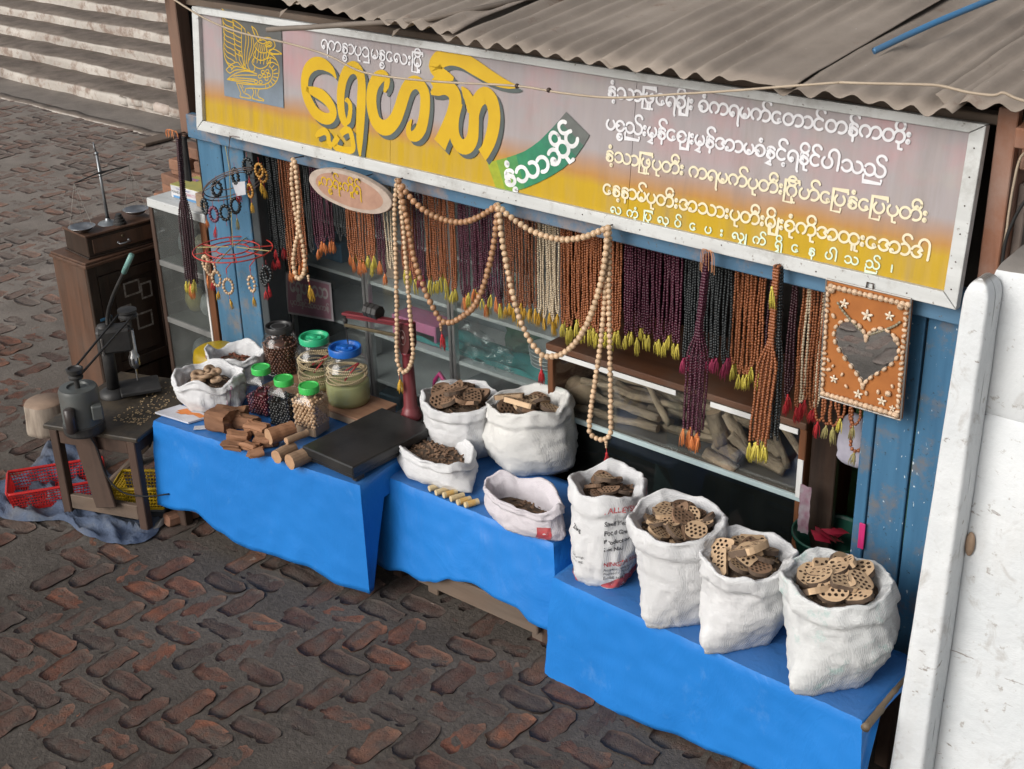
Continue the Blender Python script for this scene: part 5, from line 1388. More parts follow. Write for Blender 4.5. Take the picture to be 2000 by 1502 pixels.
mound('wood_chips', c5, d5, 'brown wood chips heaped in the low slumped sack', 'wood chips', M_chipdark, .01, .02, 160, 23, M_slicedark, cs=.9)
p = xyz(1023, 1022, .5)
e, sf6, c6, d6 = sack(p.x, p.y, .503, .12, .188, .18, 'low pinkish sack at the front corner of the middle table', M_sackp, ang=-.12, depth=.50, seed=59, pinch=.1, bulge=.06, fill=.075, limp=1.6)
mound('wood_chips', c6, d6, 'dark wood chips deep inside the low pinkish sack', 'wood chips', M_chipdark, .008, .004, 60, 27, M_slicedark)
# left table
p = xyz(415, 788, .55)
e, sf1, c1, d1 = sack(p.x, p.y, .553, .135, .150, .155, 'open white sack of pale root slices at the left end of the left table', ang=.1, depth=.80, seed=61, pinch=.12, bulge=.12, fill=.035, limp=1.8)
M_root = simple('pale_root', (.44, .30, .19), (.28, .18, .11), 18, .8, .4, 50, perobj=True)
P1 = mound('root_crumbs', c1, (d1[0] * .9, d1[1] * .9, 0), 'crumbs of root under the pale slices', 'root crumbs', M_chipdark, .008, .02, 30, 31, M_root)
ringm = MB(); ringm.lathe([(.013, .0), (.033, .002), (.036, .012), (.032, .022), (.013, .022), (.010, .011), (.013, .0)], 14); ringm = ringm.mesh('root_slice', M_root, True)
rs = random.Random(4)
for i in range(8):
    pp_ = P1(math.sqrt((i + .5) / 8) * .62, i * 2.4 + .5) + Vector((0, 0, .012 + rs.uniform(0, .012)))
    o = inst('root_slice', ringm, None, pp_, (rs.uniform(-.7, .2), rs.uniform(-.4, .4), rs.uniform(0, 6)), (rs.uniform(.75, 1.0),) * 3)
    tag(o, 'pale ring-shaped root slice in the left sack', 'root slice', 'root slices in the left sack')
p = xyz(466, 742, .55)
e, sf2, c2, d2 = sack(p.x, p.y, .553, .14, .115, .125, 'small white sack with purple stripe behind the root slice sack', ang=.2, depth=.8, seed=67, pinch=.1, bulge=.08, fill=.05, limp=1.8)
mound('dark_chips', c2, d2, 'dark red brown chips in the small striped sack', 'wood chips', M_chipdark, .01, .015, 50, 33, simple('red_brown_chip', (.22, .07, .035), None, 20, .8))
# stitched purple stripes on the left sacks
M_stripe = simple('purple_thread', (.30, .13, .21), None, 30, .7)
def stripe(sf, parent_label, th0, th1, t0, t1, w=.004, mat=None, k=20):
    par = [o for o in C.objects if o.get('label') == parent_label][0]; q = MB()
    for i in range(k):
        for a in ((i / k, (i + 1) / k),):
            A = [sf(lerp(th0, th1, x) + dth, lerp(t0, t1, x) + dt, .0075 + .018 * sm(.80, .86, lerp(t0, t1, x))) for x in a for dth, dt in ((0, 0), (w / .15 * (1 if abs(t1 - t0) > .2 else 0), w / .14 * (0 if abs(t1 - t0) > .2 else 1)))]
            q.raw(A, [(0, 2, 3, 1)])
    q.build('woven_stripe', mat or M_stripe, par, smooth=True)
stripe(sf1, 'open white sack of pale root slices at the left end of the left table', -.35, -.25, .05, .95); stripe(sf1, 'open white sack of pale root slices at the left end of the left table', -.47, -.37, .05, .95, .002)
stripe(sf2, 'small white sack with purple stripe behind the root slice sack', -2.6, -2.4, .1, .98)
# lettering wrapped on the printed sack
def wraptext(txt, sf, label, th, t, size, mat, dirn=1, bold=.0, slope=0.0):
    cu = bpy.data.curves.new('txt', 'FONT'); cu.body = txt; cu.size = 1.0; cu.resolution_u = 2; cu.offset = bold
    ob = bpy.data.objects.new('txt', cu); C.objects.link(ob)
    dg = bpy.context.evaluated_depsgraph_get(); me = bpy.data.meshes.new_from_object(ob.evaluated_get(dg))
    bpy.data.objects.remove(ob); bpy.data.curves.remove(cu)
    bm = bmesh.new(); bm.from_mesh(me); bmesh.ops.triangulate(bm, faces=bm.faces)
    par = [o for o in C.objects if o.get('label') == label][0]; inv = frame_of(par).inverted()
    for vtx in bm.verts:
        x, y = vtx.co.x * size, vtx.co.y * size
        tt = t + (y + slope * x) / .345
        vtx.co = inv @ sf(th + x / .125, tt, .0062 + .018 * sm(.80, .86, tt))
    bm.to_mesh(me); bm.free(); me.materials.clear(); me.materials.append(mat); me.name = 'lettering'
    o = bpy.data.objects.new('lettering', me); C.objects.link(o); o.parent = par
M_ink = simple('black_ink', (.05, .05, .055), (.12, .12, .12), 60, .6); M_inkr = simple('red_ink', (.50, .05, .06), (.42, .12, .12), 40, .6)
L7 = 'printed white sack with red and black lettering on the right table'
T0 = -2.06
for txt, t, size, mat_, bo in (('Shelf life: 24 Months', .735, .019, M_ink, .02), ('Food Grade', .645, .019, M_ink, .03), ('Product of China', .555, .019, M_ink, .03), ('Lot No.:', .47, .019, M_ink, .03), ('NINGXIA RED', .295, .021, M_inkr, .015), ('Address: Yanghe Ind.', .238, .0145, M_ink, 0), ('Postcode: 750100', .188, .0145, M_ink, 0), ('E-mail: sales@', .14, .0145, M_ink, .01)):
    wraptext(txt, sf7, L7, T0, t, size * 1.12, mat_, bold=bo)
wraptext('VALLEYSUNWAR', sf7, L7, T0 - .05, .862, .026, M_inkr, bold=.01, slope=.12)
wraptext('25kg', sf7, L7, T0 - 1.05, .62, .022, M_ink, bold=.02)
wraptext('Net weight', sf7, L7, T0 - 1.1, .33, .014, M_ink)
wraptext('Gross wt.', sf7, L7, T0 - 1.1, .28, .014, M_ink)
par = [o for o in C.objects if o.get('label') == L7][0]
for (a0, a1, fw_) in ((T0 - .1, T0 + 1.6, 1), (T0 - 2.2, T0 - 1.0, 0)):
    q = MB(); q.grid(lambda u, w: sf7(lerp(a0, a1, u) , lerp(.012, .115 * (1.25 if fw_ else 1.6) * min(1, .25 + (u if fw_ else 1 - u) * 2.2), w), .0056), 26, 5); q.build('red_print', M_inkr, par, smooth=True)
q = MB(); q.grid(lambda u, w: sf6(lerp(-.75, -.35, u), lerp(.05, .6, w), .0062), 8, 6); q.build('red_print', M_inkr, [o for o in C.objects if o.get('label') == 'low pinkish sack at the front corner of the middle table'][0], smooth=True)
# labelled thanaka-like wood rolls on the middle table
M_roll = woodmat('pale_roll_wood', (.62, .50, .30), (.46, .35, .19), 0, 26, .7)
M_lab = simple('orange_label', (.62, .30, .05), (.55, .42, .18), 60, .5); M_rolle = simple('pale_roll_end', (.66, .56, .38), None, 20, .7)
for i, (u, v) in enumerate(((851, 958), (864, 966), (879, 971), (893, 978), (906, 985), (921, 990))):
    p = PZ(u, v, .5); e = empty('wood_roll', (p.x, p.y, .5), 'pale wood roll %s in the row at the middle table edge' % ['leftmost', 'second from left', 'third, orange labelled,', 'fourth from left', 'fifth, orange labelled,', 'rightmost'][i], 'wood roll', 'wood rolls along the table edge')
    d = Vector((.35, .94, 0)).normalized(); a = Vector((p.x, p.y, .517)) - d * .03; c = a + d * .062; rr = .0128
    q = MB(); q.tube([a, a + d * .001, c - d * .001, c], [rr * .9, rr, rr, rr * .9], 14); q.build('roll', M_roll, e, smooth=False)
    if i in (2, 4, 5):
        q = MB(); q.tube([a + d * .012, a + d * .045], rr + .0006, 14, cap=False); q.build('paper_label', M_lab, e, smooth=True)
# ------------------------------------------------------------------ wood blocks on the left table
M_block = woodmat('red_brown_block', (.30, .15, .08), (.17, .08, .042), 0, 18, .75, rnd=.2)
rs = random.Random(77)
BL = [((437, 838, 0), (.085, .10, .075), .2, 'big squared brown block nearest the white sack'), ((462, 828, 0), (.07, .09, .06), .5, 'brown block just right of the biggest block'), ((480, 838, .0), (.10, .05, .05), .3, 'flat topped brown block in the back row'), ((505, 852, 0), (.09, .05, .05), .1, 'long brown block lying below the maroon bead jar'),
      ((467, 862, 0), (.075, .06, .035), .6, 'flat brown chunk in front of the blocks'), ((490, 880, 0), (.06, .045, .03), .2, 'thin splinter block at the table edge'), ((455, 878, 0), (.07, .035, .025), .4, 'split sliver of brown wood at the front edge'), ((520, 872, 0), (.075, .05, .04), .5, 'hollow chip of brown wood before the black bead jar'), ((500, 892, 0), (.05, .04, .025), .9, 'small curled brown chip near the cut logs')]
for (u, v, dz), sz, ang, lb in BL:
    p = PZ(u, v, .55); bm = bmesh.new(); bmesh.ops.create_cube(bm, size=1.0); bmesh.ops.subdivide_edges(bm, edges=bm.edges[:], cuts=4, use_grid_fill=True)
    for w in bm.verts:
        a = w.co; rr = 1 - .12 * (abs(a.y) * 2) ** 3 * (abs(a.z) * 2) ** 3; a = Vector((a.x * sz[0] * 1.25, a.y * sz[1] * 1.15 * rr, a.z * sz[2] * 1.25 * rr))
        g_1 = nz(a.x * 12, a.y * 70 + u, a.z * 70) * .006
        w.co = (a.x + .018 * nz(a.y * 60, a.z * 60, u), a.y + .012 * nz(a.x * 14, a.z * 20 + u) + g_1, max(0, a.z + sz[2] * .6 + .012 * nz(a.x * 14 + u, a.y * 22) + g_1))
    q = MB(); bm.verts.ensure_lookup_table(); q.raw([w.co for w in bm.verts], [[w.index for w in f.verts] for f in bm.faces]); bm.free()
    o = thing1('wood_block', q, M_block, lb, 'wood block', 'brown wood blocks on the left table'); o.location = (p.x, p.y, .553); o.rotation_euler = (0, 0, ang)
M_cut = simple('fresh_cut_end', (.46, .28, .16), (.36, .21, .12), 30, .7); M_tb = woodmat('thin_bark_log', (.36, .24, .15), (.22, .14, .09), 0, 20, .8)
def cutlog(u, v, L, r, ang, lb, zoff=0, half=False):
    p = PZ(u, v, .55); q = MB(); nn = 16; d = Vector((math.cos(ang), math.sin(ang), 0)); a = Vector((0, 0, r + zoff)); c = a + d * L
    pts = [a.lerp(c, t / 5) for t in range(6)]; q.tube(pts, [r * (1 + .05 * nz(t * 1.7, u)) for t in range(6)], nn, cap=False)
    n0 = len(q.v)
    for t in range(n0):
        w = Vector(q.v[t]); q.v[t] = (w.x, w.y + .003 * nz(w.x * 40, w.z * 60, u), w.z + .003 * nz(w.x * 50, w.y * 40, v))
    q.cur = 1; q._addf([tuple(range(nn - 1, -1, -1)), tuple(n0 - nn + j for j in range(nn))])
    o = thing1('cut_log', q, [M_tb if not half else M_block, M_cut], lb, 'log', 'short cut logs on the left table'); o.location = (p.x, p.y, .553); return o
cutlog(567, 918, .12, .034, 1.5, 'thick short log with a round pale end at the table edge'); cutlog(541, 906, .10, .030, 1.62, 'short log with round pale end left of the thickest one'); cutlog(562, 893, .11, .016, 1.45, 'thin pale stick lying on top of the cut logs', .058)
cutlog(527, 880, .12, .036, 1.35, 'half round red brown log behind the cut ends', .028, True)
# paper bag and slip at the left table corner
p = [PZ(u, v, .556) for (u, v) in ((303, 808), (368, 828), (415, 815), (352, 793))]
pk = empty('flat_paper_packet', (p[0].x, p[0].y, .55), 'flat white paper packet printed with an orange design at the table corner', 'packet')
q = MB(); q.raw(p + [x + Vector((0, 0, .008)) for x in p], [(3, 2, 1, 0), (4, 5, 6, 7), (0, 1, 5, 4), (1, 2, 6, 5), (2, 3, 7, 6), (3, 0, 4, 7)]); q.build('paper', simple('white_paper', (.62, .62, .66), None, 8, .5), pk)
def pq(x, y): return (p[0].lerp(p[1], x)).lerp(p[3].lerp(p[2], x), y) + Vector((0, 0, .0088))
M_orp = simple('orange_print', (.65, .17, .02), (.6, .22, .05), 50, .5)
for poly in (((.25, .55), (.62, .5), (.7, .62), (.95, .55), (.97, .8), (.7, .86), (.55, .75), (.3, .9)), ((.40, .62), (.3, .42), (.5, .38), (.56, .52))):
    q = MB(); q.raw([pq(*a) + Vector((0, 0, .0003 if len(poly) < 5 else 0)) for a in poly], [tuple(range(len(poly)))]); q.build('orange_print', M_orp, pk)
q = MB(); a = PZ(392, 835, .556); q.box(a, (.06, .035, .003), rotz(.8), .0006); thing1('paper_slip', q, MATS['white_paper'], 'small white paper slip beside the big wood block', 'paper')

# ------------------------------------------------------------------ jars
M_jar = glassmat('clear_jar_plastic', (.97, .985, .98), .012, .05, (.6, .62, .6), .9)
M_lidg = simple('bright_green_lid', (.05, .48, .09), (.045, .42, .08), 9, .35); M_lidG = simple('sea_green_lid', (.03, .42, .20), (.026, .37, .17), 9, .35); M_lidb = simple('blue_lid', (.012, .12, .46), (.010, .10, .40), 9, .35); M_lidk = simple('black_lid', (.022, .022, .024), None, 9, .4, dirt=(.16, .15, .14), dirt_amt=.25)
def beadfill(name, c, rx, ry, z0, z1, r, mat, label, n, seed, square=False, ang=0.0):
    q = MB(); rs = random.Random(seed); ca, sa = math.cos(ang), math.sin(ang)
    lev = int((z1 - z0) / (r * 1.6)); 
    for k in range(lev):
        z = z0 + r + k * r * 1.6
        m_ = int((2 * (rx + ry) * 2 if square else PI * (rx + ry)) / (r * 2.05))
        for j in range(m_):
            t = (j + .5 * (k % 2) + rs.uniform(-.18, .18)) / m_
            if square:
                s = (t * 4) % 4; e = s - int(s)
                x, y = ((-rx + 2 * rx * e, -ry), (rx, -ry + 2 * ry * e), (rx - 2 * rx * e, ry), (-rx, ry - 2 * ry * e))[int(s)]
            else:
                x, y = rx * math.cos(2 * PI * t), ry * math.sin(2 * PI * t)
            f = rs.uniform(.93, .99); x *= f; y *= f
            q.ball((c[0] + ca * x - sa * y, c[1] + sa * x + ca * y, z + rs.uniform(-.2, .2) * r), r * rs.uniform(.9, 1.05), 8, 6)
    for k in range(n):                                   # heaped top
        x, y = rs.uniform(-.9, .9) * rx, rs.uniform(-.9, .9) * ry
        if not square and (x / rx) ** 2 + (y / ry) ** 2 > .85: continue
        q.ball((c[0] + ca * x - sa * y, c[1] + sa * x + ca * y, z1 - r * .4 + rs.uniform(0, r)), r, 8, 6)
    q.span((c[0] - min(rx, ry) * .6, c[1] - min(rx, ry) * .6, z0 + .002), (c[0] + min(rx, ry) * .6, c[1] + min(rx, ry) * .6, z1 - r), .004)
    return tag(q.build(name, mat, None, smooth=True), label, 'beads', kind='stuff')
def roundjar(u, v, z, s, lid, label, lidlabel_mat_swirl=True):
    p = PZ(u, v, z); e = empty('jar', (p.x, p.y, z), label, 'jar')
    prof = [(.0, .003), (.088, .003), (.098, .012), (.101, .03), (.099, .035), (.101, .04), (.103, .14), (.103, .165), (.1055, .168), (.103, .172), (.098, .19), (.080, .218), (.066, .228), (.064, .236), (.068, .238), (.066, .25), (.064, .262)]
    prof = [(a * s, b_ * s) for a, b_ in prof]
    q = MB(); q.lathe(prof, 40, (p.x, p.y, z)); q.build('jar_body', M_jar, e, smooth=True)
    lp = [(.0, .262), (.04, .262), (.044, .254), (.058, .254), (.064, .268), (.072, .270), (.075, .264), (.074, .238), (.070, .236), (.069, .25)]
    q = MB(); q.lathe([(a * s, b_ * s) for a, b_ in lp], 40, (p.x, p.y, z)); o = q.build('lid', lid, e, autosmooth=.6)
    q = MB()
    if lid is M_lidk: q.lathe([(.036 * s, .2635 * s), (.041 * s, .2655 * s), (.046 * s, .2635 * s)], 36, (p.x, p.y, z))
    else:
        q.box((p.x, p.y, z + .264 * s), (.078 * s, .018 * s, .010 * s), rotz(.6), .003); q.lathe([(.0, .272 * s), (.017 * s, .271 * s), (.019 * s, .262 * s)], 16, (p.x, p.y, z))
    q.build('lid_grip', lid if lid is not M_lidk else simple('lid_ring', (.09, .09, .09), None, 9, .4), o, smooth=False)
    return p
# wooden box under the round jars
p0 = PZ(645, 775, .59)
bx = empty('shallow_wood_box', (-4.2, 3.62, .55), 'shallow pale wooden box under the round jars', 'box')
q = MB(); q.box((-4.36, 3.655, .592), (.66, .22, .012), rotz(.06), .003); q.build('lid_board', woodmat('tan_board', (.36, .20, .12), (.25, .13, .08), 0, 16, .6), bx)
q = MB(); q.box((-4.36, 3.655, .569), (.65, .21, .032), rotz(.06), .003); q.build('box_side', woodmat('pale_board', (.46, .34, .24), (.34, .24, .16), 0, 16, .7), bx)
pk_ = roundjar(553, 722, .60, .86, M_lidk, 'round glass jar with a black lid full of brown beads')
beadfill('brown_beads', (pk_.x, pk_.y), .080, .080, .606, .755, .0078, simple('brown_glossy_bead', (.13, .05, .025), (.07, .025, .014), 30, .25), 'dark brown wooden beads heaped in the black lidded jar', 18, 3)
pg_ = roundjar(622, 752, .60, .93, M_lidG, 'round jar with a sea green lid holding pale bead strings')
pb_ = roundjar(682, 782, .60, 1.0, M_lidb, 'round jar with a blue lid holding pale bead strings over powder')
M_pow = simple('green_powder', (.36, .36, .17), (.31, .31, .14), 8, .9)
q = MB(); q.lathe([(0, .604), (.094, .604), (.097, .63), (.099, .698), (.09, .702), (0, .704)], 32, (pb_.x, pb_.y, 0)); thing1('powder', q, M_pow, 'pale olive powder filling the lower half of the blue lidded jar', 'powder', smooth=True)
M_cream = simple('cream_bead', (.60, .48, .30), (.50, .38, .22), 30, .4)
def coil(c, z, rad, turns, label, seed, br=.0045):
    q = MB(); rs = random.Random(seed); 
    for k in range(turns):
        rr = rad * (1 - .06 * (k % 3)); zc = z + k * .009; ph = rs.uniform(0, 6); m_ = int(2 * PI * rr / (br * 2.05))
        for j in range(m_):
            a = 2 * PI * j / m_; q.ball((c[0] + rr * math.cos(a), c[1] + rr * math.sin(a) * .98, zc + .014 * math.sin(a + ph)), br, 6, 4)
    thing1('bead_string', q, M_cream, label, 'bead string', smooth=True)
coil((pb_.x, pb_.y), .722, .093, 6, 'cream bead string coiled inside the blue lidded jar', 1)
coil((pg_.x, pg_.y), .655, .088, 5, 'cream bead strings coiled low in the sea green lidded jar', 2); coil((pg_.x, pg_.y), .72, .086, 4, 'cream bead strings coiled high in the sea green lidded jar', 6)
q = MB(); q.lathe([(0, .604), (.088, .604), (.09, .645), (0, .65)], 28, (pg_.x, pg_.y, 0)); thing1('powder', q, M_pow, 'olive powder at the bottom of the sea green lidded jar', 'powder', smooth=True)
M_redth = simple('red_thread', (.45, .03, .035), None, 20, .7); M_leaf = simple('dry_green_leaf', (.24, .30, .12), (.36, .36, .2), 12, .8)
for c, z in ((pb_, .785), (pg_, .75)):
    q = MB(); q.tube(smoothpath([Vector((c.x + .05, c.y - .06, z - .05)), Vector((c.x + .078, c.y - .03, z)), Vector((c.x + .06, c.y + .02, z + .01)), Vector((c.x + .03, c.y - .05, z - .02))], 5), .004, 6)
    thing1('red_thread_skein', q, M_redth, 'red thread skein inside the %s lidded jar' % ('blue' if c is pb_ else 'sea green'), 'thread', smooth=True)
# square jars
def sqjar(u, v, s, label, ang):
    p = PZ(u, v, .55); z = .553; e = empty('jar', (p.x, p.y, z), label, 'jar'); q = MB(); nn = 40
    def sec(half, zz, ex):
        out = []
        for j in range(nn):
            a = 2 * PI * (j + .5) / nn; c, s_ = math.cos(a), math.sin(a); r = half * (abs(c) ** ex + abs(s_) ** ex) ** (-1 / ex)
            x, y = r * c, r * s_; out.append((p.x + x * math.cos(ang) - y * math.sin(ang), p.y + x * math.sin(ang) + y * math.cos(ang), z + zz))
        return out
    rows = [(.052, .0, 7), (.058, .006, 8), (.060, .02, 9), (.060, .155, 9), (.0615, .158, 9), (.060, .162, 9), (.052, .182, 6), (.040, .194, 2.2), (.038, .198, 2), (.038, .212, 2)]
    base = 0
    for h_, zz, ex in rows: q.v += sec(h_ * s, zz * s, ex)
    q._addf([(i * nn + j, i * nn + (j + 1) % nn, (i + 1) * nn + (j + 1) % nn, (i + 1) * nn + j) for i in range(len(rows) - 1) for j in range(nn)] + [tuple(range(nn - 1, -1, -1))])
    q.build('jar_body', M_jar, e, autosmooth=.7)
    q = MB(); q.lathe([(0, .222 * s), (.037 * s, .222 * s), (.0385 * s, .226 * s), (.043 * s, .226 * s), (.045 * s, .222 * s), (.0445 * s, .196 * s), (.042 * s, .195 * s)], 32, (p.x, p.y, z)); q.build('lid', M_lidg, e, autosmooth=.6)
    return p
a1 = .2
pj = sqjar(519, 803, .98, 'square jar with a bright green lid, maroon beads inside', a1)
beadfill('maroon_beads', (pj.x, pj.y), .053, .053, .556, .655, .0078, simple('maroon_glossy_bead', (.13, .018, .026), (.07, .012, .016), 30, .2), 'maroon glossy beads in the leftmost square jar', 12, 5, True, a1)
pj = sqjar(563, 826, .98, 'square jar with a bright green lid, black beads inside', a1)
beadfill('black_beads', (pj.x, pj.y), .053, .053, .556, .675, .0078, simple('black_glossy_bead', (.030, .027, .026), (.015, .014, .014), 30, .2), 'black glossy beads in the middle square jar', 12, 6, True, a1)
pj = sqjar(612, 845, 1.02, 'square jar with a bright green lid, pale wooden beads inside', a1)
beadfill('pale_beads', (pj.x, pj.y), .054, .054, .60, .735, .0088, simple('pale_wood_bead', (.52, .34, .20), (.42, .26, .15), 30, .4), 'pale round wooden beads in the rightmost square jar', 14, 7, True, a1)
q = MB(); q.box((pj.x, pj.y, .581), (.108, .108, .045), rotz(a1), .006); thing1('sandalwood_powder', q, simple('tan_powder', (.38, .25, .15), None, 9, .9), 'tan powder below the pale beads in the square jar', 'powder')

# ------------------------------------------------------------------ platform scale
scale = empty('platform_scale', (-3.86, 3.45, .55), 'old platform weighing scale with black plate and maroon column', 'weighing scale')
M_plate_ = simple('black_worn_plate', (.028, .029, .029), (.016, .016, .017), 5, .33, .15, 30, metal=.3, dirt=(.085, .08, .074), dirt_amt=.35)
q = MB(); q.span((-4.01, 3.195, .592), (-3.70, 3.665, .634), .005); q.build('platform_plate', M_plate_, scale)
q = MB(); q.span((-3.995, 3.21, .565), (-3.715, 3.70, .591), .004); q.build('base_frame', M_plate_, scale)
for x in (-3.985, -3.725):
    for y in (3.22, 3.62):
        q = MB(); q.span((x - .012, y, .552), (x + .012, y + .05, .57), .003); q.build('foot', M_iron, scale)
M_mar = simple('maroon_enamel', (.175, .018, .028), (.12, .014, .022), 7, .38, dirt=(.11, .07, .06), dirt_amt=.3)
pc_ = PY(802, 815, 3.72); cx = pc_.x + .005; cyy = 3.72; zb = .60
q = MB(); q.span((cx - .10, 3.66, .56), (cx + .07, 3.78, .598), .004); q.build('column_base', M_iron, scale)
ztop = PY(805, 690, 3.72).z
q = MB(); q.lathe([(.045, zb), (.05, zb + .012), (.042, zb + .028), (.040, zb + .04), (.034, zb + .05), (.031, zb + .06), (.024, ztop - .03), (.024, ztop - .012), (.029, ztop - .006), (.026, ztop)], 24, (cx, cyy, 0)); q.build('column', M_mar, scale, smooth=True)
hz = PY(800, 648, 3.72).z
q = MB(); hw = [(0, ztop - .004), (.036, ztop + .045), (.04, hz), (.04, hz + .04)]
vs = []
for wx, zz in ((.018, ztop - .003), (.038, ztop + .04), (.040, hz + .035)):
    for sx, sy in ((-1, -1), (1, -1), (1, 1), (-1, 1)): vs.append((cx + sx * wx, cyy + sy * .022, zz))
q.raw(vs, [(0, 1, 5, 4), (1, 2, 6, 5), (2, 3, 7, 6), (3, 0, 4, 7), (4, 5, 9, 8), (5, 6, 10, 9), (6, 7, 11, 10), (7, 4, 8, 11), (8, 9, 10, 11), (3, 2, 1, 0)]); hd = q.build('head', simple('dark_maroon', (.085, .020, .020), (.06, .015, .015), 8, .45), scale)
q = MB(); q.tube([(cx + .017 * math.cos(a), cyy - .0235, (ztop + hz) / 2 + .024 + .034 * math.sin(a)) for a in [2 * PI * k / 20 for k in range(20)]], .0013, 5, closed=True); q.box((cx, cyy - .023, (ztop + hz) / 2 + .024), (.012, .002, .014), Matrix.Rotation(.785, 3, 'Y'), .0005); q.build('shield_badge', simple('pale_emboss', (.30, .22, .2), None, 9, .5), hd)
q = MB(); q.box((cx + .002, cyy - .0265, ztop - .075), (.026, .003, .008), None, .0005); q.build('white_mark', simple('white_mark', (.65, .6, .6), None, 60, .5), scale)
al = PY(672, 612, 3.72); bz = hz + .042
q = MB(); q.beam((cx + .046, cyy, bz), (al.x, cyy, al.z + .002), .036, .012, .005); q.beam((cx + .04, cyy, bz - .014), (al.x + .015, cyy, al.z - .010), .012, .016, .002); q.build('arm', M_mar, scale)
wp = Vector((cx, cyy, bz)).lerp(Vector((al.x, cyy, al.z)), .52)
for k in range(3):
    q = MB(); a = wp + Vector((-.036 + k * .028, 0, .030)); q.tube([a, a + Vector((.003, 0, 0)), a + Vector((.024, 0, 0)), a + Vector((.027, 0, 0))], [.030, .033, .033, .030], 8); q.build('weight', M_iron, scale)
bl = al + Vector((.012, -.01, -.05)); br_ = Vector((cx - .03, cyy - .01, hz - .03))
q = MB(); q.beam(bl, br_, .012, .014, .002); q.build('graduated_beam', simple('aged_brass', (.26, .21, .13), (.17, .13, .08), 14, .4, metal=.8), scale)
q = MB(); q.box(br_ + Vector((-.018, -.002, -.012)), (.016, .016, .05), None, .002); q.build('slide_weight', MATS['aged_brass'], scale)
q = MB(); q.cyl(al + Vector((.01, -.006, -.012)), bl + Vector((0, .004, -.012)), .009, None, 10); q.ball(al + Vector((.01, -.006, -.03)), .012, 10, 8); q.cyl(bl + Vector((.004, 0, -.01)), bl + Vector((.01, 0, -.09)), .003, None, 6); q.build('hanger', M_iron, scale)
# ------------------------------------------------------------------ prayer bead strings
def beadmat(name, c, c2=None, rough=.35): return simple(name, c, c2 or tuple(x * .6 for x in c), 90, rough, spec=.5)
BM = {'o': beadmat('orange_brown_bead', (.33, .115, .042), (.19, .06, .024)), 'm': beadmat('maroon_bead', (.085, .018, .036), (.045, .010, .020), .22), 'k': beadmat('black_bead', (.028, .032, .033), (.013, .015, .016), .25),
      'p': beadmat('cream_bone_bead', (.60, .50, .36), (.46, .36, .24)), 'b': beadmat('brown_bead', (.24, .085, .035), (.13, .045, .02)), 'd': beadmat('dark_maroon_bead', (.05, .014, .020), (.028, .010, .013), .3)}
M_tas = {'y': simple('yellow_silk', (.62, .52, .10), (.50, .42, .05), 60, .6), 'o': simple('orange_silk', (.66, .24, .08), (.56, .16, .04), 60, .6), 'r': simple('red_silk', (.52, .025, .03), (.40, .02, .03), 60, .6), 'g': simple('gold_silk', (.62, .36, .03), (.5, .3, .04), 60, .6), 'm': simple('magenta_silk', (.33, .03, .09), None, 60, .6), 't': simple('olive_silk', (.34, .30, .10), (.26, .22, .1), 60, .6)}
def tassel_mesh(c, L, seed, w=.0105):
    q = MB(); rs = random.Random(seed); q.ball((0, 0, -.004), .0045, 8, 6, (1, 1, 1.3))
    for i in range(18):
        a = rs.uniform(0, 6.28); r = w * math.sqrt(rs.random()) * 1.1; l_ = L * rs.uniform(.78, 1.05); x, y = r * math.cos(a), r * math.sin(a)
        q.tube([(x * .15, y * .15, -.004), (x * .8, y * .8, -l_ * .35), (x + rs.uniform(-.003, .003), y, -l_ * .7), (x * .9 + rs.uniform(-.005, .005), y, -l_)], [.0010, .0012, .0011, .0007], 4)
    return q.mesh('tassel', M_tas[c], True)
TAS = {c: [tassel_mesh(c, .062, i + 10 * j) for i in range(3)] for j, c in enumerate(M_tas)}
def tassel(parent, p, c, sc=1.0, rs=random):
    return inst('tassel', rs.choice(TAS[c]), parent, Vector(p) - (parent.location if parent else Vector()), (rs.uniform(-.12, .12), rs.uniform(-.12, .12), rs.uniform(0, 6)), (sc * rs.uniform(.9, 1.1), sc, sc * rs.uniform(.8, 1.15)))
def path_beads(q, pts, r, rs, jit=.12, nu=6, nv=4):
    acc = 0.0; prev = pts[0]; step = r * 1.86
    nxt = 0.0; d = 0.0
    for i in range(1, len(pts)):
        a, b_ = Vector(pts[i - 1]), Vector(pts[i]); L = (b_ - a).length
        while nxt <= d + L:
            p = a.lerp(b_, (nxt - d) / L) if L > 1e-9 else a
            rr = r * rs.uniform(1 - jit, 1 + jit * .4)
            q.ball((p.x + rs.uniform(-1, 1) * r * .12, p.y + rs.uniform(-1, 1) * r * .2, p.z), rr, nu, nv); nxt += step
        d += L
rsB = random.Random(99)
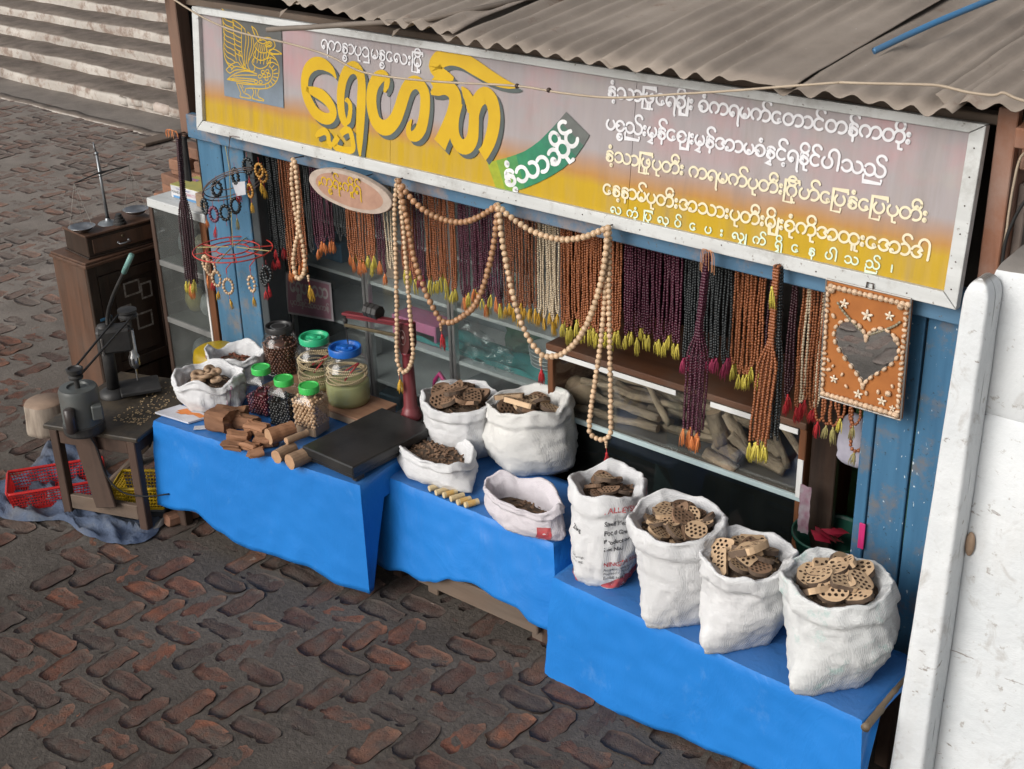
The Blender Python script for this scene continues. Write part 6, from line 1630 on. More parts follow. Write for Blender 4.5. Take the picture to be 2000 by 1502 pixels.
def loop(x, y, ztop, zbot, gapw, color, tas, label, group, r=.0056, name='bead_string', wob=1.5):
    e = empty(name, (x, y, ztop), label, 'bead string', group)
    q = MB(); g = gapw / 2; n_ = 12; ph = rsB.uniform(0, 50); L = ztop - zbot; pts = []
    off = rsB.uniform(-.006, .006)
    for i in range(n_ + 1):
        t = i / n_; pts.append(Vector((x - g * (.75 + .35 * math.sin(t * 2.6)) + .006 * wob * nz(t * 2.2, ph), y + .006 * nz(t * 1.4, ph + 3), ztop - t * (L - .035))))
    for i in range(1, 8):
        a = PI + PI * i / 8; pts.append(Vector((x + off * math.sin(-a) + g * 1.05 * math.cos(a) * .9, y, zbot + .035 + .035 * math.sin(a))))
    for i in range(n_ + 1):
        t = 1 - i / n_; pts.append(Vector((x + g * (.75 + .35 * math.sin(t * 2.6)) + .006 * wob * nz(t * 2.2, ph + 9), y + .006 * nz(t * 1.4, ph + 13), ztop - t * (L - .035))))
    path_beads(q, pts, r, rsB); q.build('beads', BM[color], e, smooth=True)
    if tas: tassel(e, (x + off, y - .002, zbot - .004), tas, 1.0, rsB)
    return e
SEG = [  # x0, x1 (photo), colours, end of beads y0, y1, tassels, label
 (509, 562, 'k', 498, 500, 'k', 'black bead string in the thick bunch beside the left door', .0062),
 (564, 602, 'o', 520, 505, 'o', 'orange brown bead string behind the cream double garland', .0056),
 (604, 616, 'k', 490, 490, '', 'thin black bead string left of the oval wood plaque', .0052),
 (617, 655, 'm', 478, 485, 'o', 'maroon bead string hanging under the left half of the oval plaque', .0056),
 (657, 678, 'k', 466, 470, '', 'short black bead string under the middle of the oval plaque', .0054),
 (681, 736, 'o', 500, 515, 'yo', 'orange brown bead string under the right half of the oval plaque', .0056),
 (739, 756, 'm', 520, 523, 'o', 'maroon bead string just right of the oval plaque', .0056),
 (757, 774, 'p', 528, 535, '', 'thin cream bead string beside the big double garland', .0050),
 (786, 814, 'o', 535, 545, 'y', 'orange brown bead string just right of the first garland nail', .0054),
 (817, 832, 'm', 545, 548, 'm', 'maroon bead string between two orange brown bunches near the brown garland', .0054),
 (835, 896, 'o', 552, 560, 'y', 'orange brown bead string inside the brown garland swag', .0056),
 (899, 978, 'm', 566, 592, 'yo', 'maroon bead string right of centre inside the brown garland', .0056),
 (985, 1047, 'b', 596, 605, 'g', 'brown bead string left of the cream strings', .0054),
 (1052, 1092, 'p', 612, 618, 'g', 'cream bone bead string under the middle garland swag', .0052),
 (1096, 1214, 'o', 625, 650, 'y', 'orange brown bead string around the second long cream garland', .0058),
 (1219, 1328, 'm', 650, 668, 'y', 'maroon bead string in the wide bunch right of the garlands', .0060),
 (1332, 1424, 'k', 690, 705, 'm', 'black bead string around the hanging maroon bundle', .0058),
 (1428, 1486, 'o', 715, 735, 'y', 'orange brown bead string left of the orange and black bundles', .0060),
 (1490, 1512, 'd', 735, 738, 'y', 'dark maroon bead string behind the orange bundle', .0058),
 (1532, 1546, 'd', 770, 775, 'r', 'dark maroon bead string right of the black bundle', .0058),
 (1549, 1600, 'o', 790, 800, 'r', 'orange brown bead string just left of the shell mirror', .0060),
]
for (x0, x1, col, b0, b1, tas, lb, r) in SEG:
    n_ = max(2, int(round((x1 - x0) / (6.6 + (x0 - 500) / 300.0))))
    for i in range(n_):
        t = (i + .5) / n_; u = lerp(x0, x1, t); yb = lerp(b0, b1, t) + rsB.uniform(-16, 12); u += rsB.uniform(-1.5, 1.5)
        for layer in (0, 1):
            if layer and (i % 3 or n_ < 4): continue
            yy = 3.868 + .022 * layer + rsB.uniform(-.004, .004)
            pb = PY(u + (5 if layer else 0), yb - 8 * layer, yy)
            tc = rsB.choice(tas) if tas else ''
            if tc == 'k': tc = rsB.choice(('', '', 'r'))
            c_ = col
            if lb.startswith('orange brown bead string just left of the shell') and i % 3 == 1: c_ = 'p'
            lab2 = lb if c_ == col else 'cream bead string among the brown ones left of the shell mirror'
            loop(pb.x, yy, 1.672, pb.z, .013 if layer == 0 else .010, c_, tc, lab2, 'bead strings hanging along the stall front', r * .97)
# brown loops dangling below the mirror
for u, yt, yb, r, tc, lb in ((1612, 770, 828, .0062, 't', 'brown bead loop below the lower left corner of the shell mirror'), (1628, 770, 832, .0062, 't', 'brown bead loop with olive tassel below the shell mirror'), (1640, 770, 815, .006, 'y', 'third brown bead loop below the shell mirror'), (1600, 780, 822, .006, 'r', 'brown bead loop with red tassel at the mirror corner')):
    p = PY(u, yb, 3.86); loop(p.x, 3.86, 1.66, p.z, .03, 'o', tc, lb, 'bead loops below the mirror', r)
for u, yb, r, w, lb in ((1672, 882, .0078, .05, 'single large brown bead loop before the white bag'), (1668, 830, .006, .04, 'short brown bead loop before the white bag')):
    p = PY(u, yb, 3.875); loop(p.x, 3.875, 1.66, p.z, w, 'o', 't', lb, 'bead loops below the mirror', r)
# --- thick bundles on nails
def bundle(nail, neck, end, nstr, width, color, tas, label, r=.0058, y=3.69, rows=3):
    P0 = PY(*nail, y); P1 = PY(*neck, y); P2 = PY(*end, y)
    e = empty('bead_bundle', (P0.x, y, P0.z), label, 'bead bundle'); rs = random.Random(int(nail[0]))
    for k in range(nstr):
        s = (k / (nstr - 1) - .5); row = (k % rows) - (rows - 1) / 2; q = MB(); pts = []
        ph = rs.uniform(0, 40)
        for i in range(8): t = i / 7; p = P0.lerp(P1, t); pts.append(p + Vector((s * .014 + .002 * nz(t * 4, ph), row * .007, 0)))
        for i in range(1, 16):
            t = i / 15; p = P1.lerp(P2, t); sp_ = sm(0, .3, t); wv = lerp(.014, width, sp_) * (1 - .12 * t)
            pts.append(p + Vector((s * wv + .003 * nz(t * 4, ph), row * lerp(.007, .012, sp_), rs.uniform(-.004, .004) * t)))
        endp = pts[-1] + Vector((0, 0, rs.uniform(-.025, .012))); pts.append(endp)
        path_beads(q, pts, r, rs); q.build('bead_strand', BM[color], e, smooth=True)
        if k % 2 == 0 and tas: tassel(e, endp + Vector((0, -.004 * (k % 3), -.006)), rs.choice(tas), 1.15, rs)
    q = MB(); q.tube([P0 + Vector((0, .06, 0)), P0 + Vector((0, -.015, .004))], .003, 6); q.build('nail', M_nail, e)
    return e
bundle((1382, 498), (1366, 640), (1354, 838), 12, .075, 'm', 'o', 'heavy maroon bead bundle with orange tassels before the log case')
eb = bundle((1518, 520), (1508, 660), (1484, 855), 13, .072, 'o', 'y', 'heavy orange brown bead bundle with yellow tassels')
bundle((1524, 522), (1521, 660), (1511, 845), 8, .040, 'k', '', 'black bead bundle hanging beside the orange brown bundle', y=3.705)
bundle((348, 262), (357, 375), (374, 545), 12, .072, 'd', 'yo', 'long dark maroon bead bundle hanging before the white case', y=3.74)
tf = empty('thread_tuft', PY(1383, 492, 3.68), 'frayed orange thread ends tied round the maroon bundle nail', 'thread')
for k in range(10):
    rs = random.Random(k); p = PY(1383, 492, 3.68); q = MB(); dx = rs.uniform(-.03, .035); pts = [p, p + Vector((dx * .6, -.012, .012)), p + Vector((dx, -.012, -.01)), p + Vector((dx * 1.05, -.010, -.03 - rs.uniform(0, .045)))]
    q.tube(smoothpath(pts, 4), .0012, 4); q.build('thread', simple('peach_thread', (.60, .28, .14), None, 30, .7) if k == 0 else MATS['peach_thread'], tf)
tf = empty('thread_tuft', PY(343, 258, 3.74), 'frayed orange and white thread ends over the leftmost maroon bundle', 'thread')
for k in range(12):
    rs = random.Random(k + 50); p = PY(346, 260, 3.74); q = MB(); dx = rs.uniform(-.075, .02); pts = [p, p + Vector((dx * .5, -.012, .014)), p + Vector((dx, -.012, .006)), p + Vector((dx * 1.1, -.010, -.01 - rs.uniform(0, .02)))]
    q.tube(smoothpath(pts, 4), .0016, 4); q.build('thread', M_tas['o'] if k % 3 else MATS['peach_thread'], tf)
q = MB(); p = PY(346, 262, 3.74); q.tube([Vector((-5.33, 3.80, p.z)), p + Vector((0, -.01, 0))], .003, 6); thing1('nail', q, M_nail, 'nail holding the leftmost maroon bead bundle', 'nail')
q = MB(); tassel(eb, PY(1508, 560, 3.68), 'y', 1.2, random.Random(3))
# --- big round bead garlands, every bead a part
def sphere_me(mat): q = MB(); q.ball((0, 0, 0), 1.0, 12, 8); return q.mesh('bead', mat, True)
M_gp = simple('pale_garland_bead', (.60, .43, .28), (.48, .32, .19), 3, .4, perobj=True, rnd=.14); M_gb = simple('brown_garland_bead', (.42, .235, .125), (.31, .16, .08), 3, .4, perobj=True, rnd=.14)
SPH = {'p': sphere_me(M_gp), 'b': sphere_me(M_gb)}
def garland(pts, r, kind, label, loc, tas=None, tail=None, closed=False):
    e = empty('bead_garland', loc, label, 'garland'); rs = random.Random(int(r * 1e5) + len(pts))
    d = 0.0; nxt = 0.0; step = r * 1.92; out = []
    for i in range(1, len(pts)):
        a, b_ = pts[i - 1], pts[i]; L = (b_ - a).length
        while nxt <= d + L and L > 1e-9:
            out.append(a.lerp(b_, (nxt - d) / L)); nxt += step
        d += L
    for p in out:
        s = r * rs.uniform(.92, 1.03); inst('bead', SPH[kind], e, p - Vector(loc) + Vector((0, rs.uniform(-.0015, .0015), 0)), (rs.uniform(0, 3), rs.uniform(0, 3), 0), (s, s, s * .93))
    if tail is not None:
        for k in range(3): s = r * (.62 - .1 * k); inst('bead', SPH[kind], e, tail - Vector(loc) + Vector((0, 0, -.004 - k * r * .9)), (0, 0, 0), (s, s, s))
        q = MB(); q.tube([tail + Vector((0, 0, -.02)), tail + Vector((.003, 0, -.05))], .0013, 5); q.build('cord', M_redth, e)
        if tas: tassel(e, tail + Vector((.003, 0, -.048)), tas, 1.25, rs)
    return e
def nailat(u, v, label, y=3.68):
    p = PY(u, v, y); q = MB(); q.tube([p + Vector((0, .06, .0)), p + Vector((0, -.012, .006))], .0028, 6); q.ball(p + Vector((0, -.013, .0065)), .005, 8, 5, (1, .4, 1)); return thing1('nail', q, M_nail, label, 'nail')
GY = 3.672
def px(pts, y=GY, k=5): return smoothpath([PY(u, v, y) for u, v in pts], k)
NA = PY(779, 352, GY); 
nailat(778, 352, 'nail holding two garlands right of the oval plaque'); nailat(972, 401, 'nail at the middle of the two garland swags'); nailat(1188, 444, 'nail at the right end of the middle garland'); nailat(573, 311, 'nail holding the left cream garland')
garland(px([(775, 352), (771, 420), (773, 500), (775, 600), (775, 680), (778, 712), (788, 727), (800, 716), (807, 690), (803, 640), (797, 560), (790, 470), (783, 400), (779, 356)], GY + .004), .0112, 'p', 'long pale bead garland looped down before the maroon scale', NA, 'g', PY(779, 722, GY))
garland(px([(779, 354), (800, 384), (830, 412), (870, 430), (905, 434), (935, 424), (958, 410), (972, 401)], GY - .016) + px([(972, 403), (968, 450), (960, 500), (944, 560), (925, 600), (900, 620), (880, 630), (860, 624), (840, 590), (822, 545), (808, 500), (797, 440), (786, 390), (780, 358)], GY - .02), .0138, 'b', 'brown bead garland swagged between two nails with a red tassel', NA, 'r', PY(861, 632, GY - .02))
garland(px([(972, 401), (990, 418), (1020, 440), (1055, 458), (1100, 468), (1140, 463), (1170, 452), (1187, 445)], GY - .012) + px([(1188, 447), (1180, 520), (1166, 580), (1148, 630), (1125, 668), (1100, 690), (1080, 696), (1060, 694), (1040, 672), (1020, 635), (1003, 580), (990, 520), (980, 460), (974, 405)], GY - .018), .0132, 'p', 'pale bead garland swagged below the green banner with a red tassel', PY(972, 401, GY), 'r', PY(1056, 700, GY - .018))
garland(px([(1184, 446), (1184, 520), (1180, 600), (1172, 680), (1160, 760), (1152, 820), (1152, 845), (1165, 856), (1180, 858), (1192, 846), (1193, 800), (1192, 720), (1190, 620), (1190, 520), (1190, 450)], GY + .002), .0115, 'p', 'longest pale bead garland hanging down to the printed sack', PY(1188, 446, GY), 'r', PY(1184, 862, GY))
garland(px([(572, 312), (570, 350), (575, 400), (582, 450), (575, 490), (574, 520), (580, 543), (590, 540), (596, 520), (592, 480), (584, 440), (584, 400), (580, 350), (576, 314)], GY), .0118, 'p', 'cream double bead garland hanging left of the oval plaque', PY(573, 312, GY), 'g', PY(602, 538, GY))
# ------------------------------------------------------------------ oval plaque
pl = empty('oval_plaque', PY(683, 372, 3.67), 'oval slice of wood with yellow Burmese writing hanging under the sign', 'plaque')
OC = PY(683, 373, 3.675); ea = (PY(765, 398, 3.675) - PY(603, 350, 3.675)) / 2; eb_ = Vector((0, 0, 1)) * ((PY(670, 333, 3.675).z - PY(697, 413, 3.675).z) / 2); OC = (PY(765, 398, 3.675) + PY(603, 350, 3.675)) / 2
def ov(r, th, y): 
    k = 1 + .03 * nz(math.cos(th) * 2, math.sin(th) * 2, 5)
    p = OC + ea * (r * k * math.cos(th)) + eb_ * (r * k * math.sin(th)); return Vector((p.x, y, p.z))
mt, n, l, b = nodes_of('plaque_heartwood')
v = coords(n, l); f = noise_n(n, l, v, 16, 6, .6, .8)
l.new(ramp(n, l, f, [(.3, (.30, .165, .115)), (.7, (.40, .235, .165))]), b.inputs['Base Color']); b.inputs['Roughness'].default_value = .6
q = MB(); N_ = 48
for rr, y in ((.97, 3.70), (1.0, 3.697), (1.0, 3.676), (.985, 3.673), (.8, 3.6725)): q.v += [tuple(ov(rr, 2 * PI * j / N_, y)) for j in range(N_)]
q._addf([(i * N_ + j, (i + 1) * N_ + j, (i + 1) * N_ + (j + 1) % N_, i * N_ + (j + 1) % N_) for i in range(4) for j in range(N_)] + [tuple(range(N_ - 1, -1, -1))])
q.build('sapwood_rim', simple('plaque_sapwood', (.44, .36, .30), (.34, .27, .22), 20, .7), pl)
q = MB(); q.v += [tuple(ov(.815, 2 * PI * j / N_, 3.6722)) for j in range(N_)]; q._addf([tuple(range(N_))[::-1]]); q.build('heartwood_face', MATS['plaque_heartwood'], pl)
st, tot = lay('K s R ^ : K i U R ^'); q = MB(); a = PY(628, 362, 3.671); c = PY(706, 383, 3.671); ex = (c - a) / tot; sc = ex.length
for i, s in enumerate(st): ribbon(q, s, .15, lambda x, y, i=i: a + ex * x + Vector((0, -.0001 * (i % 9) - .0008, sc * y * 1.05)))
q.raw([PY(u, v, 3.6705) for u, v in ((622, 352), (622, 364), (628, 358))], [(0, 1, 2)])
q.build('lettering', M_bigy, pl)
for u, v in ((655, 335), (707, 348)):
    p = PY(u, v, 3.69); q = MB(); q.tube([p + Vector((0, .06, .004)), p + Vector((.0, -.02, .002)), p + Vector((.012, -.03, -.002))], .0024, 5); q.build('nail', M_nail, pl)
# ------------------------------------------------------------------ shell mirror
MX0, MX1, MZ0, MZ1, MYY = -1.915, -1.626, 1.283, 1.705, 3.70
mir = empty('shell_mirror', ((MX0 + MX1) / 2, MYY, MZ0), 'rectangular orange panel with seashells and a heart shaped mirror', 'mirror')
def mw(x, z, y=0.0): return Vector((lerp(MX0, MX1, x), MYY - y + .018 * (1 - z), lerp(MZ0, MZ1, z) - .010 * x * 0))
q = MB(); q.raw([mw(x, z, y) for y in (0, -.016) for x, z in ((0, 0), (1, 0), (1, 1), (0, 1))], [(0, 1, 2, 3), (7, 6, 5, 4), (0, 4, 5, 1), (1, 5, 6, 2), (2, 6, 7, 3), (3, 7, 4, 0)]); q.build('panel', simple('orange_felt', (.38, .135, .03), (.30, .10, .022), 12, .8), mir)
q = MB()
for a, c in (((0, 0), (1, 0)), ((1, 0), (1, 1)), ((1, 1), (0, 1)), ((0, 1), (0, 0))): q.beam(mw(*a, -.006), mw(*c, -.006), .024, .005, .001, up=(0, -1, 0)) if False else q.tube([mw(*a, .0), mw(*c, .0)], .0035, 6)
q.build('rim', simple('grey_metal_rim', (.30, .28, .26), None, 9, .45, metal=.5), mir)
mt, n, l, b = nodes_of('mirror_glass'); b.inputs['Base Color'].default_value = (.95, .96, .96, 1); b.inputs['Metallic'].default_value = 1.0; b.inputs['Roughness'].default_value = .02
bump(n, l, b, noise_n(n, l, coords(n, l), 5, 2, .5), .004, .01)
def heart(t, s=1.0):
    x = 16 * math.sin(t) ** 3; z = 13 * math.cos(t) - 5 * math.cos(2 * t) - 2 * math.cos(3 * t) - math.cos(4 * t)
    return (.53 + s * x / 17 * .40, .455 + s * (z + 2.5) / 15 * .262)
q = MB(); q.v = [tuple(mw(*heart(2 * PI * j / 48), .003)) for j in range(48)]; ctr = len(q.v); q.v.append(tuple(mw(.53, .44, .003)))
q._addf([(ctr, j, (j + 1) % 48)[::-1] for j in range(48)]); q.build('heart_mirror', MATS['mirror_glass'], mir)
M_shell = simple('cream_shell', (.62, .46, .32), (.48, .32, .2), 8, .35, .3, 60, perobj=True, rnd=.15); M_shellw = simple('white_shell', (.68, .60, .48), (.58, .48, .36), 10, .35, perobj=True, rnd=.08); M_shelld = simple('dark_shell', (.12, .10, .06), (.3, .26, .18), 40, .3)
def shellme(mat, kind):
    q = MB()
    if kind == 0: q.lathe([(.1, -.9), (.55, -.75), (.85, -.3), (1, .1), (.8, .55), (.62, .6), (.55, .85), (.3, .9), (.12, 1.1)], 10, M=Matrix.Rotation(PI / 2, 3, 'X'))
    elif kind == 1: q.ball((0, 0, 0), 1, 10, 8, (1.0, .6, .62))
    else: q.ball((0, 0, 0), 1, 8, 6, (.5, .35, 1.0))
    return q.mesh('shell', mat, True)
SH = [shellme(M_shell, 0), shellme(M_shell, 1), shellme(M_shellw, 2), shellme(M_shelld, 1)]
rs = random.Random(6)
def shell(me, x, z, s, rot=0.0, y=.006):
    p = mw(x, z, y); o = inst('shell', me, mir, p - mir.location, (0, rot, 0), (s, s, s)); return o
for i in range(16): shell(SH[0], .05 + .93 * i / 15 if i else .07, .955, .0105 * rs.uniform(.85, 1.1), rs.uniform(-.5, .5)); shell(SH[0], .05 + .9 * i / 15, .04, .0112 * rs.uniform(.85, 1.1), rs.uniform(-2.5, -.5))
for i in range(20): shell(SH[1], .035, .07 + .86 * i / 19, .0098, rs.uniform(0, 3)); shell(SH[1], .965, .07 + .86 * i / 19, .0098, rs.uniform(0, 3))
for j in range(34):
    t = 2 * PI * (j + .5) / 34; x, z = heart(t, 1.04); x2, z2 = heart(t + .1, 1.04); a = math.atan2((z2 - z) * (MZ1 - MZ0), (x2 - x) * (MX1 - MX0)); shell(SH[1], x, z, .0105, -a)
for (x, z, s) in ((.24, .84, 1), (.52, .79, 1.25), (.78, .83, 1), (.17, .19, .9), (.48, .12, 1), (.77, .12, 1), (.90, .085, .7)):
    for k in range(5): a = 2 * PI * k / 5; shell(SH[2], x + .030 * s * math.sin(a), z + .021 * s * math.cos(a), .0085 * s, a, .005)
    shell(SH[1], x, z, .004, 0, .008)
for (x, z, s) in ((.10, .26, .010), (.27, .25, .008), (.33, .16, .008), (.58, .15, .009), (.72, .19, .009), (.84, .2, .011), (.88, .27, .008), (.12, .72, .010), (.88, .66, .011), (.09, .34, .008), (.15, .3, .007), (.9, .93, .012), (.08, .93, .013), (.95, .04, .013)): shell(SH[1 if s < .0105 else 0], x, z, s, rs.uniform(0, 3))
for i in range(12):
    t = i / 11; shell(SH[3], lerp(.17, .50, t), lerp(.83, .64, t ** .8), .0075, .75); shell(SH[3], lerp(.90, .56, t), lerp(.80, .64, t ** .8), .0075, -.75)
q = MB(); p = mw(.52, 1.03, .0); q.tube([p + Vector((-.012, 0, -.014)), p + Vector((-.01, 0, .008)), p + Vector((.01, 0, .008)), p + Vector((.012, 0, -.014))], .0025, 6); q.build('hook', M_nail, mir)
# ------------------------------------------------------------------ left: white case, books, brick pile
case = empty('white_showcase', (-5.57, 3.8, 0), 'old white topped glass showcase left of the blue boards', 'showcase')
WX0, WX1 = -5.825, -5.345
q = MB(); q.span((WX0, 3.80, 1.185), (WX1, 4.25, 1.232), .004); q.build('top_board', M_white, case)
q = MB(); q.span((WX0, 3.805, 0), (WX0 + .03, 4.24, 1.184), .003); q.build('side_panel', M_wood_bench, case)
q = MB(); q.span((WX1 - .05, 3.80, 0), (WX1, 3.86, 1.184), .003); q.build('front_stile', M_wood_brownv, case)
q = MB(); q.span((WX1 - .066, 3.798, .52), (WX1 - .052, 3.804, .98), .001); q.build('tape_strip', MATS['white_tape'], case)
q = MB(); q.span((WX0 + .03, 4.2, 0), (WX1, 4.24, 1.184), .003); q.build('back_panel', MATS['cabinet_back'], case)
for z in (.90, .58, .28):
    q = MB(); q.span((WX0 + .03, 3.805, z - .03), (WX1 - .05, 4.2, z), .002); q.build('shelf', simple('grimy_shelf', (.20, .20, .19), (.13, .13, .125), 8, .6) if z == .90 else MATS['grimy_shelf'], case)
q = MB(); q.span((WX0 + .03, 3.812, .02), (WX1 - .05, 3.816, 1.184), .0008); q.build('glass_pane', glassmat('grimy_case_glass', (.8, .83, .82), .22, .05, (.26, .27, .26)), case)
rs = random.Random(2); lb = ['clear bag of grey goods', 'cream packet', 'dusky red packet', 'yellow packet', 'white paper bundle', 'dark grey bundle']
cc = [(.32, .33, .34), (.42, .36, .24), (.25, .07, .06), (.45, .36, .05), (.5, .5, .5), (.10, .11, .12)]
for i in range(9):
    z = (.90, .90, .58, .58, .58, .28, .28, .28, .90)[i] + .002; x = WX0 + .10 + .13 * (i % 3); k = i % 6; q = MB(); q.ball((x, 3.95, z + .07), .06, 12, 8, (1, .9, 1.15))
    for t in range(len(q.v)): a = q.v[t]; q.v[t] = (a[0] + .014 * nz(a[0] * 20, a[2] * 20, i), a[1], max(z, a[2] + .012 * nz(a[0] * 20, a[1] * 20, i)))
    thing1('bundle', q, simple('bundle_%d' % i, cc[k], None, 16, .4), '%s on the %s shelf of the white showcase, %s' % (lb[k], 'upper' if z > .8 else ('middle' if z > .5 else 'lower'), ('at the left', 'at the middle', 'at the right')[i % 3]), 'bundle', smooth=True)
def boxtext(txt, size, mat, M4, par, name='lettering', bold=0.0):
    cu = bpy.data.curves.new('txt', 'FONT'); cu.body = txt; cu.size = size; cu.resolution_u = 2; cu.offset = bold
    ob = bpy.data.objects.new('txt', cu); C.objects.link(ob); dg = bpy.context.evaluated_depsgraph_get(); me = bpy.data.meshes.new_from_object(ob.evaluated_get(dg)); bpy.data.objects.remove(ob); bpy.data.curves.remove(cu)
    me.transform(frame_of(par).inverted() @ M4); me.materials.clear(); me.materials.append(mat); me.name = name; o = bpy.data.objects.new(name, me); C.objects.link(o); o.parent = par; return o
bk = empty('directory_book', (-5.56, 3.87, 1.234), 'thick white directory with a yellow cover lying on the white showcase', 'book'); ang = .02
A4 = Matrix.Translation((-5.60, 3.90, 1.234)) @ Matrix.Rotation(ang, 4, 'Z')
q = MB(); q.box(A4 @ Vector((0, .07, .034)), (.235, .17, .066), rotz(ang), .002); q.build('page_block', simple('book_white', (.66, .66, .67), None, 8, .5), bk)
q = MB(); q.box(A4 @ Vector((0, .07, .0695)), (.237, .172, .003), rotz(ang), .0008); q.build('cover', simple('book_yellow', (.42, .36, .06), (.30, .30, .08), 14, .4), bk)
q = MB(); q.box(A4 @ Vector((.0, -.016, .010)), (.20, .0012, .012), rotz(ang), .0002); q.build('spine_band', simple('book_blue', (.12, .30, .55), None, 8, .5), bk)
q = MB(); q.box(A4 @ Vector((-.07, .10, .0714)), (.07, .03, .0008), rotz(ang + .05), .0002); q.build('cover_title', simple('cover_red', (.5, .10, .04), (.1, .2, .5), 60, .5), bk)
X4 = A4 @ Matrix.Translation((-.112, -.0158, .028)) @ Matrix.Rotation(PI / 2, 4, 'X')
boxtext('MANDALAY', .021, simple('book_ink', (.05, .05, .06), None, 8, .5), X4, bk); boxtext('DIRECTORY', .021, simple('book_pink', (.55, .13, .22), None, 8, .5), X4 @ Matrix.Translation((.118, 0, 0)), bk); boxtext('Everything U Need', .014, simple('book_violet', (.16, .14, .42), None, 8, .5), X4 @ Matrix.Translation((.04, .022, 0)), bk)
q = MB(); q.box((-5.50, 4.02, 1.325), (.12, .09, .036), rotz(.1), .003); thing1('pink_packet', q, simple('pink_paper', (.55, .26, .42), (.6, .45, .2), 20, .5), 'pink and cream packet on top of the directory', 'packet')
q = MB(); q.box((-5.405, 4.0, 1.318), (.06, .07, .025), rotz(.2), .003); thing1('pink_packet', q, simple('rose_paper', (.45, .12, .22), None, 20, .5), 'rose packet beside the pink and cream packet', 'packet')
q = MB(); q.box((-5.42, 3.98, 1.27), (.13, .24, .07), rotz(.02), .004); thing1('cardboard_box', q, simple('brown_card', (.30, .20, .12), None, 12, .7), 'brown cardboard box beside the directory on the showcase', 'box')
# bricks stacked behind
M_pile = simple('stacked_brick', (.30, .145, .085), (.20, .09, .05), 16, .85, .5, 40, dirt=DUST, dirt_amt=.5, perobj=True, rnd=.2)
brk = MB(); brk.box((0, 0, 0), (.21, .10, .06), None, .006)
for t in range(len(brk.v)): a = brk.v[t]; brk.v[t] = (a[0] + .004 * nz(a[0] * 40, a[1] * 40), a[1] + .004 * nz(a[1] * 40, a[2] * 40, 3), a[2])
brk = brk.mesh('pile_brick', M_pile); pile = empty('brick_pile', (-6.2, 4.3, 0), 'stack of loose red brown bricks behind the showcase', 'brick pile'); rs = random.Random(12)
for lev in range(22):
    z = .03 + lev * .062
    for k in range(3 if lev < 18 else 2):
        x = -6.42 + .02 * nz(lev, k) + k * .225 + max(0, lev - 13) * .045; inst('pile_brick', brk, pile, Vector((x + rs.uniform(-.015, .015), 4.28 + rs.uniform(-.02, .02) + .03 * (lev % 2), z)) - pile.location, (rs.uniform(-.03, .03), rs.uniform(-.03, .03), rs.uniform(-.12, .12) + (PI / 2 if (lev + k) % 5 == 0 else 0)))
# ------------------------------------------------------------------ dark cabinet with drawer box and balance
KX0, KX1, KY0, KY1, KH = -6.245, -5.93, 3.46, 3.985, .95
kb = empty('wood_cabinet', ((KX0 + KX1) / 2, (KY0 + KY1) / 2, 0), 'old dark wooden cupboard with a panelled door at the left', 'cupboard')
q = MB(); q.span((KX0, KY0, .09), (KX1 - .02, KY0 + .02, KH - .03), .003); q.build('side_panel', M_wood_side, kb)
q = MB(); q.span((KX0, KY1 - .02, .09), (KX1 - .02, KY1, KH - .03), .003); q.build('side_panel', M_wood_side, kb)
q = MB(); q.span((KX0, KY0 + .02, .09), (KX0 + .02, KY1 - .02, KH - .03), .003); q.build('back_panel', M_wood_dark, kb)
q = MB(); q.span((KX0 - .012, KY0 - .012, KH - .03), (KX1 + .012, KY1 + .012, KH - .012), .004); q.span((KX0 - .004, KY0 - .004, KH - .0118), (KX1 + .004, KY1 + .004, KH), .004); q.build('top_board', M_wood_side, kb)
for y0, y1 in ((KY0, KY0 + .055), (KY1 - .055, KY1)):
    q = MB(); q.span((KX1 - .02, y0, .09), (KX1, y1, KH - .03), .003); q.build('front_stile', M_wood_dark, kb)
q = MB(); q.span((KX1 - .02, KY0 + .055, .09), (KX1, KY1 - .055, .13), .003); q.build('front_rail', M_wood_dark, kb)
q = MB(); q.span((KX1 - .02, KY0 + .055, .86), (KX1, KY1 - .055, KH - .03), .003); q.build('front_rail', M_wood_dark, kb)
q = MB(); q.span((KX1 - .021, KY0 + .058, .135), (KX1 - .006, KY1 - .058, .285), .003); dr = q.build('drawer', M_wood_dark, kb)
q = MB(); q.ball((KX1 + .004, (KY0 + KY1) / 2, .21), .010, 8, 6); q.build('knob', M_steel, dr, smooth=True)
dy0, dy1 = KY0 + .058, KY1 - .058
door = MB(); door.span((KX1 - .02, dy0, .30), (KX1 - .012, dy1, .855), .002); door = door.build('door', M_wood_dark, kb)
for a, c in (((dy0, .30), (dy0 + .06, .855)), ((dy1 - .06, .30), (dy1, .855)), ((dy0 + .06, .30), (dy1 - .06, .355)), ((dy0 + .06, .80), (dy1 - .06, .855))):
    q = MB(); q.span((KX1 - .0115, a[0], a[1]), (KX1 + .001, c[0], c[1]), .003); q.build('door_frame', M_wood_dark, door)
q = MB(); q.span((KX1 - .0118, dy0 + .085, .38), (KX1 - .004, dy1 - .085, .775), .006); q.build('door_field', M_wood_dark, door)
M_chalk = simple('flaked_sticker', (.30, .28, .25), (.13, .10, .08), 60, .8)
for (y, z, w, h) in ((.12, .70, .10, .08), (.22, .66, .07, .09), (.07, .58, .08, .08), (.17, .50, .10, .09)):
    for (a, c) in (((0, 0), (w, .010)), ((0, h - .010), (w, h)), ((0, .011), (.010, h - .011)), ((w - .010, .011), (w, h - .011))):
        q = MB(); q.span((KX1 - .0038, dy0 + .02 + y + a[0], z + a[1]), (KX1 - .0030, dy0 + .02 + y + c[0], z + c[1]), .0001); q.build('sticker_remnant', M_chalk, door)
